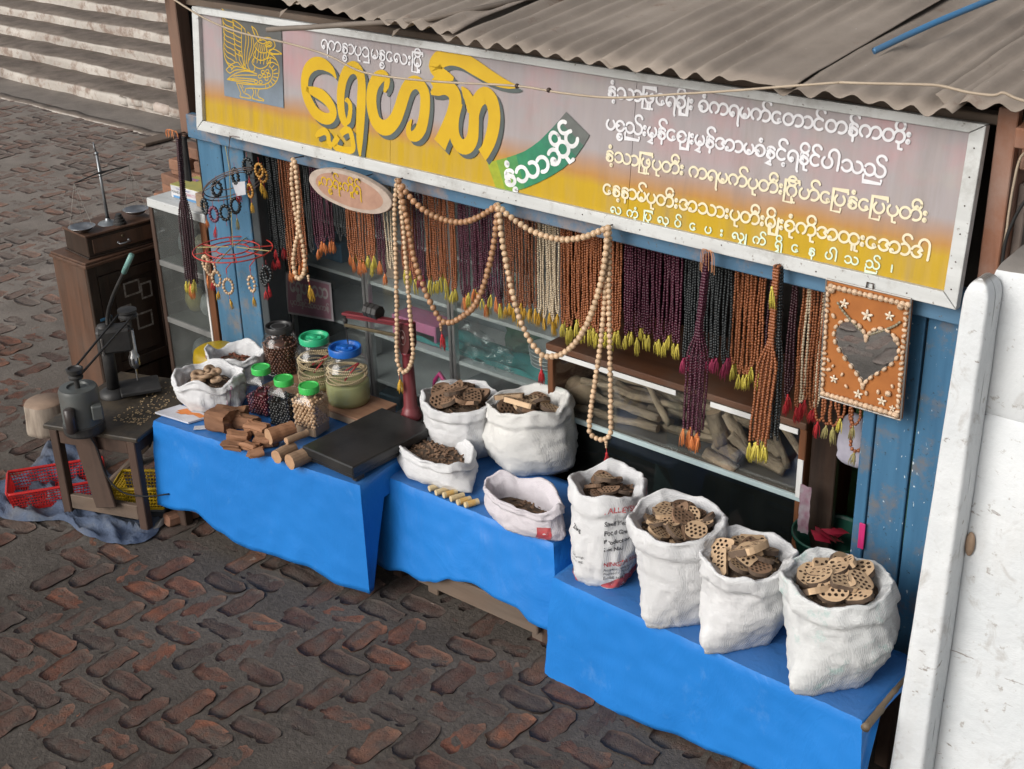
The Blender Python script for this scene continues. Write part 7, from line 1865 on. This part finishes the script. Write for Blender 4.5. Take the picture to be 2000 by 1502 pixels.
q = MB(); q.span((KX1 + .0015, KY0 + .03, .62), (KX1 + .004, KY0 + .10, .635), .0005); q.build('blue_tape', simple('blue_tape', (.06, .22, .40), None, 30, .5), kb)
for x in (KX0 + .03, KX1 - .03):
    for y in (KY0 + .03, KY1 - .03): q = MB(); q.tube([(x, y, .09), (x, y, .05), (x, y, 0)], [.022, .018, .012], 8); q.build('foot', M_wood_dark, kb)
bxo = empty('drawer_box', (-6.07, 3.70, KH), 'low dark wooden drawer box on top of the cupboard', 'box'); ba = -.08
Bm = Matrix.Translation((-6.065, 3.715, KH)) @ Matrix.Rotation(ba, 4, 'Z')
q = MB(); q.box(Bm @ Vector((0, 0, .062)), (.235, .40, .108), rotz(ba), .004); q.build('body', M_wood_dark, bxo)
q = MB(); q.box(Bm @ Vector((0, 0, .1225)), (.25, .415, .012), rotz(ba), .004); q.build('top_board', M_wood_side, bxo)
q = MB(); q.box(Bm @ Vector((0, 0, .005)), (.25, .415, .009), rotz(ba), .002); q.build('base_board', M_wood_dark, bxo)
q = MB(); q.box(Bm @ Vector((.119, .0, .062)), (.006, .34, .075), rotz(ba), .002); dd = q.build('drawer', M_wood_side, bxo)
q = MB(); a = [Bm @ Vector((.122, y, .05)) for y in (-.03, .03)]; o_ = Bm.to_3x3() @ Vector((.018, 0, -.004)); q.tube([a[0], a[0] + o_, a[1] + o_, a[1]], .005, 8); q.ball(a[0], .008, 8, 6); q.ball(a[1], .008, 8, 6); q.build('pull', M_steel, dd, smooth=True)
q = MB(); q.ball(Bm @ Vector((.124, 0, .08)), .009, 8, 6, (.4, 1, 1)); q.build('lock', MATS['aged_brass'], dd, smooth=True)
bal = empty('balance_scale', (-6.09, 3.70, KH + .129), 'small steel balance with two hanging pans on the drawer box', 'balance')
T = KH + .1286; bp = Bm @ Vector((.02, -.015, 0)); bp.z = T
toppt = PY(173, 285, bp.y); topz = toppt.z
q = MB(); q.lathe([(.055, T), (.05, T + .006), (.018, T + .012), (.012, T + .03)], 20, (bp.x, bp.y, 0)); q.tube([(bp.x, bp.y, T + .01), (bp.x - .01, bp.y, topz - .03)], [.009, .007], 10); q.ball((bp.x - .01, bp.y, topz - .03), .011, 8, 6); q.tube([(bp.x - .01, bp.y, topz - .03), (bp.x - .008, bp.y - .01, topz + .03), (bp.x + .012, bp.y - .02, topz)], .004, 6); q.build('pillar', simple('grey_steel', (.30, .32, .33), (.22, .23, .24), 12, .35, metal=.7), bal, smooth=True)
yb0, yb1 = bp.y - .20, bp.y + .19; bmz = PY(185, 335, bp.y).z
P_l = PY(141, 345, bp.y - .155); P_r = PY(232, 325, bp.y + .155); P_l.x = bp.x; P_r.x = bp.x
P_l = Vector((bp.x + .01, bp.y - .165, bmz - .012)); P_r = Vector((bp.x + .01, bp.y + .165, bmz + .004)); mid_ = Vector((bp.x + .01, bp.y, bmz + .006))
q = MB(); q.tube([P_l, mid_ + Vector((0, -.03, .0)), mid_, mid_ + Vector((0, .03, 0)), P_r], [.0025, .004, .008, .004, .0025], 6); q.tube([P_l, mid_ + Vector((0, 0, -.018)), P_r], .002, 5); q.build('beam', M_iron, bal)
q = MB(); q.tube([mid_, (bp.x - .005, bp.y, topz - .02)], .0018, 5); q.build('chain', M_iron, bal)
for nm, pt, pz in (('l', P_l, T + .004), ('r', P_r, T + .012)):
    c = Vector((pt.x + .005, pt.y, pz)); q = MB(); q.lathe([(0, .0), (.03, .001), (.046, .008), (.066, .026), (.0695, .027), (.065, .028), (.05, .013), (.03, .004), (0, .003)], 28, c); pn = q.build('pan', M_steel, bal, smooth=True)
    for k in range(3): a_ = 2 * PI * k / 3 + .4; q = MB(); q.tube([pt, c + Vector((.067 * math.cos(a_), .067 * math.sin(a_), .027))], .0013, 4); q.build('string', simple('thread_grey', (.30, .28, .25), None, 9, .7) if k == 0 and nm == 'l' else MATS['thread_grey'], pn)
wt = empty('stacked_weights', Bm @ Vector((.075, .02, .1286)), 'small stack of iron weights between the balance pans', 'weights')
w0 = Bm @ Vector((.075, .02, .1286))
for r_w, z0, z1 in ((.034, 0, .014), (.028, .0143, .028), (.022, .0283, .042), (.016, .0423, .055)): q = MB(); q.lathe([(0, z0), (r_w, z0), (r_w, z1 - .002), (r_w - .002, z1), (0, z1)], 20, w0); q.build('weight', M_iron, wt, autosmooth=.6)
# ------------------------------------------------------------------ work bench and drill press
be = empty('work_bench', (-5.15, 3.1, 0), 'rough brown wooden work bench left of the blue table', 'bench')
fr = Vector((.378, .146, 0)).normalized(); bk_ = Vector((-fr.y, fr.x, 0)); F0 = Vector((-5.29, 2.78, 0)); BW, BD, BZ = .42, .62, .50
rz_ = math.atan2(fr.y, fr.x)
def bw_(a, d, z): p = F0 + fr * a + bk_ * d; return Vector((p.x, p.y, z))
for a in (.0, BW):
    for d in (0.02, BD - .05): q = MB(); q.box(bw_(a, d, (BZ - .025) / 2), (.045, .045, BZ - .025), rotz(rz_), .004); q.build('leg', M_wood_bench, be)
q = MB(); q.box(bw_(BW / 2, BD / 2 - .01, BZ - .011), (BW + .09, BD, .022), rotz(rz_), .004); q.build('bench_top', simple('oily_bench_top', (.034, .029, .025), (.018, .016, .014), 9, .5, .4, 40, dirt=(.20, .145, .08), dirt_amt=.4, dirt_scale=6), be)
for d, z, h in ((.02, BZ - .06, .07), (.02, .095, .075), (BD - .05, BZ - .06, .07)): q = MB(); q.beam(bw_(.024, d, z), bw_(BW - .024, d, z), .03, h, .004); q.build('rail', M_wood_old if z < .2 else M_wood_bench, be)
for a in (0, BW): q = MB(); q.beam(bw_(a, .045, BZ - .06), bw_(a, BD - .075, BZ - .06), .03, .07, .004); q.build('rail', M_wood_bench, be)
q = MB(); q.beam(bw_(.17, -.018, BZ + .05), bw_(.245, -.018, .115), .115, .02, .004, up=(fr.y, -fr.x, 0)); q.build('brace_board', M_wood_bench, be)
mc = empty('drill_press', bw_(.2, .3, BZ), 'bench drill press with a grey electric motor and belt', 'drill press')
M_mot = simple('grey_green_motor', (.085, .105, .105), (.055, .065, .065), 9, .45, dirt=(.10, .08, .065), dirt_amt=.5)
mo = PZ(158, 838, .52); mo = Vector((mo.x + .0, mo.y + .02, 0)); mz0 = .515; R_ = .088
q = MB(); q.lathe([(0, mz0), (R_ * .9, mz0), (R_, mz0 + .012), (R_, mz0 + .195), (R_ * .93, mz0 + .21), (R_ * .55, mz0 + .214), (R_ * .5, mz0 + .205), (0, mz0 + .205)], 32, (mo.x, mo.y, 0)); q.build('motor_body', M_mot, mc, autosmooth=.6)
q = MB(); q.lathe([(R_ * 1.02, mz0 - .01), (R_ * 1.06, mz0), (R_ * 1.06, mz0 + .035), (R_ * 1.0, mz0 + .04)], 32, (mo.x, mo.y, 0)); q.build('motor_band', M_iron, mc)
q = MB(); q.lathe([(.012, mz0 + .205), (.012, mz0 + .25), (.032, mz0 + .252), (.034, mz0 + .262), (.024, mz0 + .270), (.032, mz0 + .278), (.036, mz0 + .282), (.038, mz0 + .300), (.03, mz0 + .302), (.026, mz0 + .295), (0, mz0 + .295)], 24, (mo.x, mo.y, 0)); q.build('motor_pulley', M_iron, mc, autosmooth=.6)
vdir = Vector((-mo.x, -mo.y, 0)).normalized(); sdir = Vector((-vdir.y, vdir.x, 0))
c = Vector((mo.x, mo.y, mz0 + .11)) + vdir * (R_ - .01) - sdir * -.055; q = MB(); q.box(c + sdir * .01, (.05, .05, .07), rotz(math.atan2(vdir.y, vdir.x)), .006); q.build('switch_box', M_mot, mc)
c = Vector((mo.x, mo.y, mz0 + .09)) + vdir * (R_ + .0) - sdir * .055; q = MB(); q.tube([c + Vector((0, 0, -.06)), c + Vector((0, 0, -.055)), c + Vector((0, 0, .055)), c + Vector((0, 0, .06))], [.018, .024, .024, .016], 14); q.build('capacitor', simple('brown_capacitor', (.045, .035, .032), None, 9, .35), mc, smooth=True)
cl = PZ(218, 762, .52); cl = Vector((cl.x + .02, cl.y, 0)); tz2 = PY(214, 640, cl.y).z
q = MB(); q.lathe([(.07, BZ + .001), (.07, BZ + .02), (.045, BZ + .035), (.032, BZ + .04)], 20, (cl.x, cl.y, 0)); q.cyl((cl.x, cl.y, BZ + .03), (cl.x, cl.y, tz2), .030, None, 16); q.build('column', M_iron, mc, smooth=True)
hd0 = Vector((cl.x + .04, cl.y + .05, 0))
q = MB(); q.box((cl.x + .03, cl.y + .03, tz2 - .07), (.10, .16, .12), rotz(-.6), .012); q.build('head', M_iron, mc)
q = MB(); q.box((cl.x + .01, cl.y - .035, tz2 - .09), (.07, .012, .09), rotz(-.3), .003); q.build('guard_plate', simple('bare_steel_plate', (.16, .15, .14), (.1, .09, .085), 9, .4, metal=.5), mc)
spn = Vector((cl.x + .06, cl.y + .10, 0)); zt = tz2 + .02
q = MB(); q.lathe([(.012, zt - .06), (.012, zt), (.045, zt + .004), (.046, zt + .014), (.036, zt + .022), (.044, zt + .03), (.045, zt + .042), (.02, zt + .048), (0, zt + .05)], 24, (spn.x, spn.y, 0)); q.build('spindle_pulley', M_iron, mc, autosmooth=.6)
q = MB(); q.lathe([(0, BZ + .115), (.006, BZ + .12), (.022, BZ + .135), (.026, BZ + .15), (.026, BZ + .185), (.018, BZ + .2), (.016, zt - .06)], 18, (spn.x, spn.y, 0)); q.build('chuck', M_steel, mc, smooth=True)
for k in range(9): a_ = 2 * PI * k / 9; q = MB(); q.box((spn.x + .0265 * math.cos(a_), spn.y + .0265 * math.sin(a_), BZ + .168), (.003, .005, .03), rotz(a_), .0006); q.build('chuck_tooth', M_iron, mc)
q = MB(); q.cyl((spn.x, spn.y, BZ + .06), (spn.x, spn.y, BZ + .12), .004, None, 8); q.build('drill_bit', M_steel, mc)
q = MB(); q.box((spn.x + .01, spn.y + .0, BZ + .03), (.17, .19, .02), rotz(-.5), .006); q.box((spn.x - .0, spn.y, BZ + .0105), (.1, .1, .018), rotz(-.5), .003); q.build('drill_table', M_iron, mc)
mp = Vector((mo.x, mo.y, mz0 + .272)); sp2 = Vector((spn.x, spn.y, zt + .022)); dv = (sp2 - mp); dv.z = 0; dv.normalize(); pv = Vector((-dv.y, dv.x, 0))
for s in (-1, 1): q = MB(); q.tube([mp + pv * s * .027, sp2 + pv * s * .038], .0055, 6); q.build('belt', M_black, mc)
q = MB(); lv = [Vector((cl.x + .05, cl.y + .03, tz2 - .04)), PY(212, 640, cl.y + .02), PY(211, 612, cl.y + .02), PY(222, 575, cl.y + .02), PY(243, 530, cl.y + .02)]
q.tube(smoothpath(lv, 5), .0095, 8); q.build('feed_lever', M_iron, mc, smooth=True)
q = MB(); q.tube([PY(242, 532, cl.y + .02), PY(257, 498, cl.y + .02)], .0125, 12); q.build('lever_grip', simple('teal_rubber', (.18, .36, .33), None, 9, .5), mc, smooth=True)
q = MB(); q.tube(smoothpath([lv[0] + Vector((.02, .02, 0)), PY(222, 640, cl.y + .05), PY(214, 615, cl.y + .04)], 4), .008, 8); q.build('link_rod', M_iron, mc, smooth=True)
q = MB(); pts = [mo + Vector((.06, -.06, .6)), bw_(.27, -.05, .45), bw_(.29, -.04, .3), bw_(.36, -.03, .22), bw_(.46, .0, .2), bw_(.55, .05, .2)]; q.tube(smoothpath(pts, 5), .004, 6); thing1('power_cord', q, M_black, 'dark power cord sagging from the motor under the bench', 'cord', smooth=True)
# saw dust
q = MB(); rs = random.Random(9)
for k in range(170):
    a = bw_(.40 - .16 * rs.random() ** 1.5, .12 + .45 * rs.random() ** 1.3, BZ + .0015); q.box(a, (rs.uniform(.004, .012), rs.uniform(.003, .008), .0025), rotz(rs.uniform(0, 6)), .0004)
tag(q.build('sawdust', simple('pale_sawdust', (.50, .38, .22), (.36, .25, .14), 20, .9), None), 'pale sawdust and shavings scattered on the bench top', 'sawdust', kind='stuff')
# ------------------------------------------------------------------ stump, baskets, rags on the ground
q = MB(); sc_ = PZ(97, 838, 0); N_ = 36; rows = [(.0, -.01), (.11, -.01), (.112, .02), (.105, .1), (.103, .165), (.098, .172), (.0, .174)]
q.lathe(rows, N_, (sc_.x, sc_.y, 0))
for t in range(len(q.v)):
    a = Vector(q.v[t]); d = a - Vector((sc_.x, sc_.y, a.z)); th = math.atan2(d.y, d.x)
    if d.length > .05: k = 1 + .05 * nz(math.cos(th) * 9, math.sin(th) * 9) + .06 * nz(math.cos(th) * 2, math.sin(th) * 2); q.v[t] = (sc_.x + d.x * k, sc_.y + d.y * k, a.z)
q.mi = [1 if min(q.v[i][2] for i in f) > .16 else 0 for f in q.f]
thing1('stump', q, [simple('stump_bark', (.36, .30, .24), (.17, .13, .10), 26, .9, .6, 40, stretch=(1, 1, .2)), simple('stump_top', (.30, .21, .15), (.2, .14, .1), 9, .8)], 'short round tree stump on the pavement behind the red basket', 'stump', smooth=True)
def basket(c, L, W, H, ang, mat, label, floor_mat=None, nz_=5):
    e = empty('plastic_basket', c, label, 'basket', rz=ang); c = Vector(c)
    def loc(x, y, z): return (x, y, z)
    q = MB(); t = .003; fl = 1.12
    def wallq(a, b_, nx_):
        # grid of bars between bottom edge a-b and the flared top edge
        A0, B0 = Vector((*a, .0)), Vector((*b_, .0)); A1, B1 = Vector((a[0] * fl, a[1] * fl, H)), Vector((b_[0] * fl, b_[1] * fl, H))
        for i in range(nx_ + 1): s = i / nx_; q.beam(A0.lerp(B0, s), A1.lerp(B1, s), .005, .003, .0005, up=tuple((B0 - A0).normalized()))
        for j in range(nz_ + 2): s = j / (nz_ + 1); q.beam(A0.lerp(A1, s), B0.lerp(B1, s), .003, .005 if 0 < j <= nz_ else .016, .0005)
    k = [(-L / 2, -W / 2), (L / 2, -W / 2), (L / 2, W / 2), (-L / 2, W / 2)]
    for i, nn in ((0, int(L / .014)), (1, int(W / .014)), (2, int(L / .014)), (3, int(W / .014))): wallq(k[i], k[(i + 1) % 4], nn)
    q.build('basket_sides', mat, e, world=False)
    q = MB(); pts = [Vector((x * fl * 1.01, y * fl * 1.01, H)) for x, y in k]; rp = []
    for i in range(4):
        a, b_, d = pts[i - 1], pts[i], pts[(i + 1) % 4]; r0 = .03
        for s in range(5): u = s / 4; p1 = b_ + (a - b_).normalized() * r0; p2 = b_ + (d - b_).normalized() * r0; rp.append((p1.lerp(b_, u)).lerp(b_.lerp(p2, u), u))
    q.tube(rp, .007, 8, closed=True); q.build('rim', mat, e, world=False, smooth=True)
    q = MB()
    for i in range(int(L / .012)): x = -L / 2 + .006 + i * .012; q.box((x, 0, .004), (.006, W - .006, .003), None, .0004)
    for y in (-W / 4, 0, W / 4): q.box((0, y, .0015), (L - .006, .008, .003), None, .0004)
    q.build('basket_floor', mat, e, world=False); return e
rba = math.atan2(.3, .02)
bc = PZ(105, 965, .02)
basket((bc.x + .015, bc.y + .02, .022), .40, .22, .095, math.radians(58), simple('red_plastic', (.52, .020, .018), (.44, .016, .015), 8, .35), 'red perforated plastic basket on the denim cloth')
bc = bw_(.33, .16, .16)
basket((bc.x, bc.y, .07), .22, .16, .11, rz_ + .3, simple('yellow_plastic', (.50, .33, .01), (.42, .27, .01), 8, .4), 'yellow perforated plastic basket under the bench')
q = MB(); q.box(bw_(.33, .16, .035), (.24, .18, .06), rotz(rz_ + .3), .006); thing1('dark_box', q, simple('dark_grey_plastic', (.03, .034, .04), None, 8, .5), 'dark box under the yellow basket', 'box')
q = MB(); q.beam(bw_(.05, .2, .06), bw_(.3, .3, .30), .05, .02, .003); thing1('board', q, M_wood_old, 'loose board leaning under the bench', 'board')
yc = MB(); p = PZ(395, 715, .5); yc.lathe([(.02, .30), (.10, .31), (.115, .36), (.118, .56), (.11, .598), (.09, .61), (.0, .612)], 24, (-5.19, 3.66, 0)); thing1('yellow_bucket', yc, simple('yellow_tub_plastic', (.60, .40, .01), (.52, .34, .01), 8, .35), 'yellow plastic container behind the left white sacks', 'container', smooth=True)
q = MB(); q.span((-5.3, 3.54, .0), (-5.08, 3.78, .298), .004); thing1('wood_crate', q, M_wood_dark, 'dark wooden crate under the yellow container', 'crate')
mt, n, l, b = nodes_of('worn_denim'); v = coords(n, l)
c0 = ramp(n, l, noise_n(n, l, v, 5, 8, .65), [(.3, (.035, .05, .09)), (.55, (.07, .095, .15)), (.75, (.15, .16, .175))])
k = ramp(n, l, noise_n(n, l, v, 2.2, 6, .6), [(.52, 0.0), (.7, .7)]); c0 = mix(n, l, k, c0, (.13, .12, .105))
l.new(c0, b.inputs['Base Color']); b.inputs['Roughness'].default_value = .9; bump(n, l, b, noise_n(n, l, v, 26, 8, .65, .8), .6, .015)
def rag(poly, label, mat, seed, amp=.038, name='denim_rag'):
    """cloth lying in folds inside an outline on the ground"""
    c = sum((Vector(p) for p in poly), Vector((0, 0))) / len(poly); N_ = 96; rings = 26; q = MB(); k = len(poly)
    def edge(t):
        s = t * k; i = int(s) % k; f = s - int(s); P = [Vector(poly[(i + j) % k]) for j in (-1, 0, 1, 2)]
        return .5 * (2 * P[1] + (P[2] - P[0]) * f + (2 * P[0] - 5 * P[1] + 4 * P[2] - P[3]) * f * f + (3 * P[1] - P[0] - 3 * P[2] + P[3]) * f ** 3)
    for i in range(rings + 1):
        r = i / rings
        for j in range(N_):
            e = edge(j / N_); p = c.lerp(e, r); x, y = p
            fold = 1 - abs(nz(x * 6 + .9 * nz(x * 3, y * 3, seed), y * 11, seed)) * 2.4; fold2 = 1 - abs(nz(x * 12, y * 14, seed + 5)) * 2
            z = .012 + amp * max(0, fold) ** 2 + .008 * max(0, fold2) + gz(x, y); z = z * (1 - .75 * sm(.94, 1, r))
            q.v.append((x, y, z))
    q._addf([(i * N_ + j, (i + 1) * N_ + j, (i + 1) * N_ + (j + 1) % N_, i * N_ + (j + 1) % N_) for i in range(rings) for j in range(N_)])
    return thing1(name, q, mat, label, 'cloth', smooth=True)
g2 = lambda u, v: tuple(PZ(u, v, 0).xy)
rag([g2(-40, 990), g2(0, 1012), g2(60, 1022), g2(125, 1020), g2(160, 1045), g2(215, 1062), g2(255, 1065), g2(300, 1050), g2(325, 1010), g2(345, 990), g2(300, 950), g2(220, 930), g2(180, 890), g2(125, 865), g2(90, 870), g2(72, 900), g2(30, 935), g2(-30, 950)], 'crumpled worn denim cloth spread under the bench and basket', MATS['worn_denim'], 3)
rag([g2(290, 1040), g2(318, 1030), g2(345, 1005), g2(350, 990), g2(330, 985), g2(305, 1000), g2(292, 1018)], 'grey frayed rag beside the bench leg', simple('grey_rag', (.22, .21, .20), (.13, .12, .11), 14, .9, .5, 60), 8, .03, 'grey_rag')
a = PZ(322, 1018, .03); c = PZ(388, 995, .03); q = MB(); q.beam(a, c, .07, .055, .012)
for t in range(len(q.v)): w = q.v[t]; q.v[t] = (w[0] + .008 * nz(w[0] * 30, w[1] * 30), w[1] + .008 * nz(w[1] * 30, w[2] * 30), w[2])
thing1('loose_brick', q, M_pile, 'loose red brick half under the blue cloth beside the rag', 'brick')
# ------------------------------------------------------------------ wire rings with bracelets at the left door
def bracelet(p, R, r, color, tas, label, tilt=0.0, n_=14):
    e = empty('bracelet', p, label, 'bracelet', 'bracelets on the wire rings'); q = MB()
    for k in range(n_): a_ = 2 * PI * k / n_; q.ball((p.x + R * .62 * math.sin(a_) * math.cos(tilt), p.y + R * .62 * math.sin(a_) * math.sin(tilt), p.z - R + R * math.cos(a_)), r, 8, 6)
    mt_ = {'p': M_gp, 'g': simple('golden_bead', (.46, .24, .05), (.36, .17, .03), 20, .3) if 'golden_bead' not in MATS else MATS['golden_bead'], 'k': BM['k'], 'm': simple('plum_bead', (.17, .05, .085), None, 20, .3) if 'plum_bead' not in MATS else MATS['plum_bead']}[color]
    q.build('beads', mt_, e, smooth=True)
    q = MB(); q.tube([p + Vector((0, 0, .03)), p + Vector((0, 0, -.0))], .001, 4); q.build('cord', M_redth, e); q = MB(); q.tube([p + Vector((0, 0, -2 * R)), p + Vector((.002, 0, -2 * R - .03))], .0011, 4); q.build('cord', M_redth, e)
    if tas: tassel(e, p + Vector((.002, 0, -2 * R - .028)), tas, .9, random.Random(int(p.x * 1000)))
    return e
RY = 3.66; rc = PY(455, 487, RY); ring = empty('red_wire_ring', rc, 'red wire hoop rack hung level with bead bracelets', 'hanging rack')
M_rw = simple('red_wire', (.52, .05, .04), (.42, .04, .03), 20, .45); M_yw = simple('tan_twine', (.42, .36, .16), None, 20, .8); M_bw = simple('brown_wire', (.14, .09, .07), (.1, .08, .08), 30, .5, metal=.3)
def hoop(c, R, ax, ay, r=.0026, n_=56): return [c + ax * (R * math.cos(2 * PI * k / n_)) + ay * (R * math.sin(2 * PI * k / n_)) for k in range(n_)]
vx, vy = Vector((1, 0, 0)), Vector((0, 1, 0))
for R in (.185, .125, .075): q = MB(); q.tube(hoop(rc, R, vx, vy), .0032, 6, closed=True); q.build('hoop', M_rw, ring, smooth=True)
for k in range(8): a_ = 2 * PI * k / 8 + .2; d = vx * math.cos(a_) + vy * math.sin(a_); q = MB(); q.tube([rc + d * .075, rc + d * .185 + Vector((0, 0, -.004))], .0028, 5); q.build('spoke', M_rw, ring)
for k in range(4): a_ = 2 * PI * k / 4 + .5; d = vx * math.cos(a_) + vy * math.sin(a_); q = MB(); q.tube([rc + d * .19, rc + d * .02 + Vector((0, 0, .012))], .0028, 5); q.build('twine', M_yw, ring)
q = MB(); q.tube([rc + Vector((0, 0, .012)), PY(448, 330, RY + .04), PY(440, 285, RY + .07)], .002, 5); q.build('hanger_twine', M_yw, ring)
hk = ((400, 500, 'p', 'o', 'cream bead bracelet cluster at the left of the red ring', 14), (421, 530, 'p', 'g', 'cream bracelet hanging at the front left of the red ring', 12), (444, 545, 'p', 'g', 'cream bracelet hanging at the front of the red ring', 14), (490, 540, 'p', 'g', 'cream bracelet hanging at the right of the red ring', 11), (520, 520, 'k', 'r', 'black bead bracelet at the far right of the red ring', 14), (410, 510, 'p', 'r', 'cream bracelet with red tassel at the left of the red ring', 14), (514, 528, 'k', 'r', 'second black bracelet at the right of the red ring', 14))
for i, (u, v, c_, t_, lb_, n_) in enumerate(hk): bracelet(PY(u, v, RY - (.12 if 420 < u < 500 else .02)), .036, .0078 if c_ == 'p' else .0085, c_, t_, lb_, .3 * (i % 3), n_)
for i, (u, v) in enumerate(((421, 530), (444, 545), (490, 540))):
    p = PY(u, v, RY - .12); q = MB(); q.tube([p + Vector((0, 0, .028)), p + Vector((.0, .0, .05)), p + Vector((0, .03, .07))], .0026, 5); q.build('drop_wire', M_rw, ring)
R2 = PY(455, 362, 3.69); r2 = empty('brown_wire_ring', R2, 'tilted brown wire hoop rack with dark bracelets above the red ring', 'hanging rack')
tx_ = (PY(520, 312, 3.69) - PY(392, 408, 3.69)).normalized(); ty_ = Vector((.3, .9, -.25)).normalized()
for R, dz in ((.20, 0), (.19, .012), (.11, .02)): q = MB(); q.tube(hoop(R2 + Vector((0, 0, dz)), R, tx_, ty_ * .55), .0028, 6, closed=True); q.build('hoop', M_bw, r2, smooth=True)
for k in range(6): a_ = 2 * PI * k / 6; d = tx_ * math.cos(a_) + ty_ * .55 * math.sin(a_); q = MB(); q.tube([R2 + d * .11 + Vector((0, 0, .02)), R2 + d * .2], .002, 5); q.build('spoke', M_bw, r2)
q = MB(); q.tube([R2 + Vector((0, 0, .01)), PY(446, 300, 3.70), PY(449, 265, 3.70)], .002, 5); q.tube(smoothpath([PY(448, 275, 3.70), PY(452, 266, 3.69), PY(466, 268, 3.70)], 4), .0024, 5); q.build('hanger_wire', M_bw, r2)
for i, (u, v, c_, t_, lb_, n_) in enumerate(((398, 390, 'k', 'o', 'dark bead bracelet at the lower left of the brown ring', 13), (416, 405, 'm', 'r', 'plum bead bracelet below the brown ring', 13), (438, 402, 'k', '', 'round black bead bracelet under the brown ring', 12), (458, 388, 'k', 't', 'grey black bracelet with olive tassel under the brown ring', 14), (487, 360, 'g', 'g', 'golden bead bracelet at the right of the brown ring', 14), (505, 320, 'g', 'g', 'upper golden bead bracelet beside the black strings', 14), (512, 330, 'g', 'g', 'second upper golden bead bracelet beside the black strings', 12), (422, 355, 'k', '', 'black bracelet inside the brown ring', 12), (458, 330, 'k', 'r', 'black bracelet at the back of the brown ring', 13), (482, 310, 'k', 'r', 'small black bracelet at the top right of the brown ring', 12))):
    bracelet(PY(u, v, 3.69 - .01 * (i % 3)), .034 if c_ != 'g' else .03, .0088 if c_ != 'g' else .0068, c_, t_, lb_, .4 * (i % 4), n_)
q = MB(); P4_ = [PY(u, v, 3.665) for u, v in ((453, 357), (478, 354), (480, 380), (462, 383))]; q.raw(P4_ + [x + Vector((0, .0008, 0)) for x in P4_], [(3, 2, 1, 0), (4, 5, 6, 7), (0, 1, 5, 4), (1, 2, 6, 5), (2, 3, 7, 6), (3, 0, 4, 7)]); thing1('paper_tag', q, MATS['white_paper'], 'white paper tag hanging in the brown wire ring', 'tag')
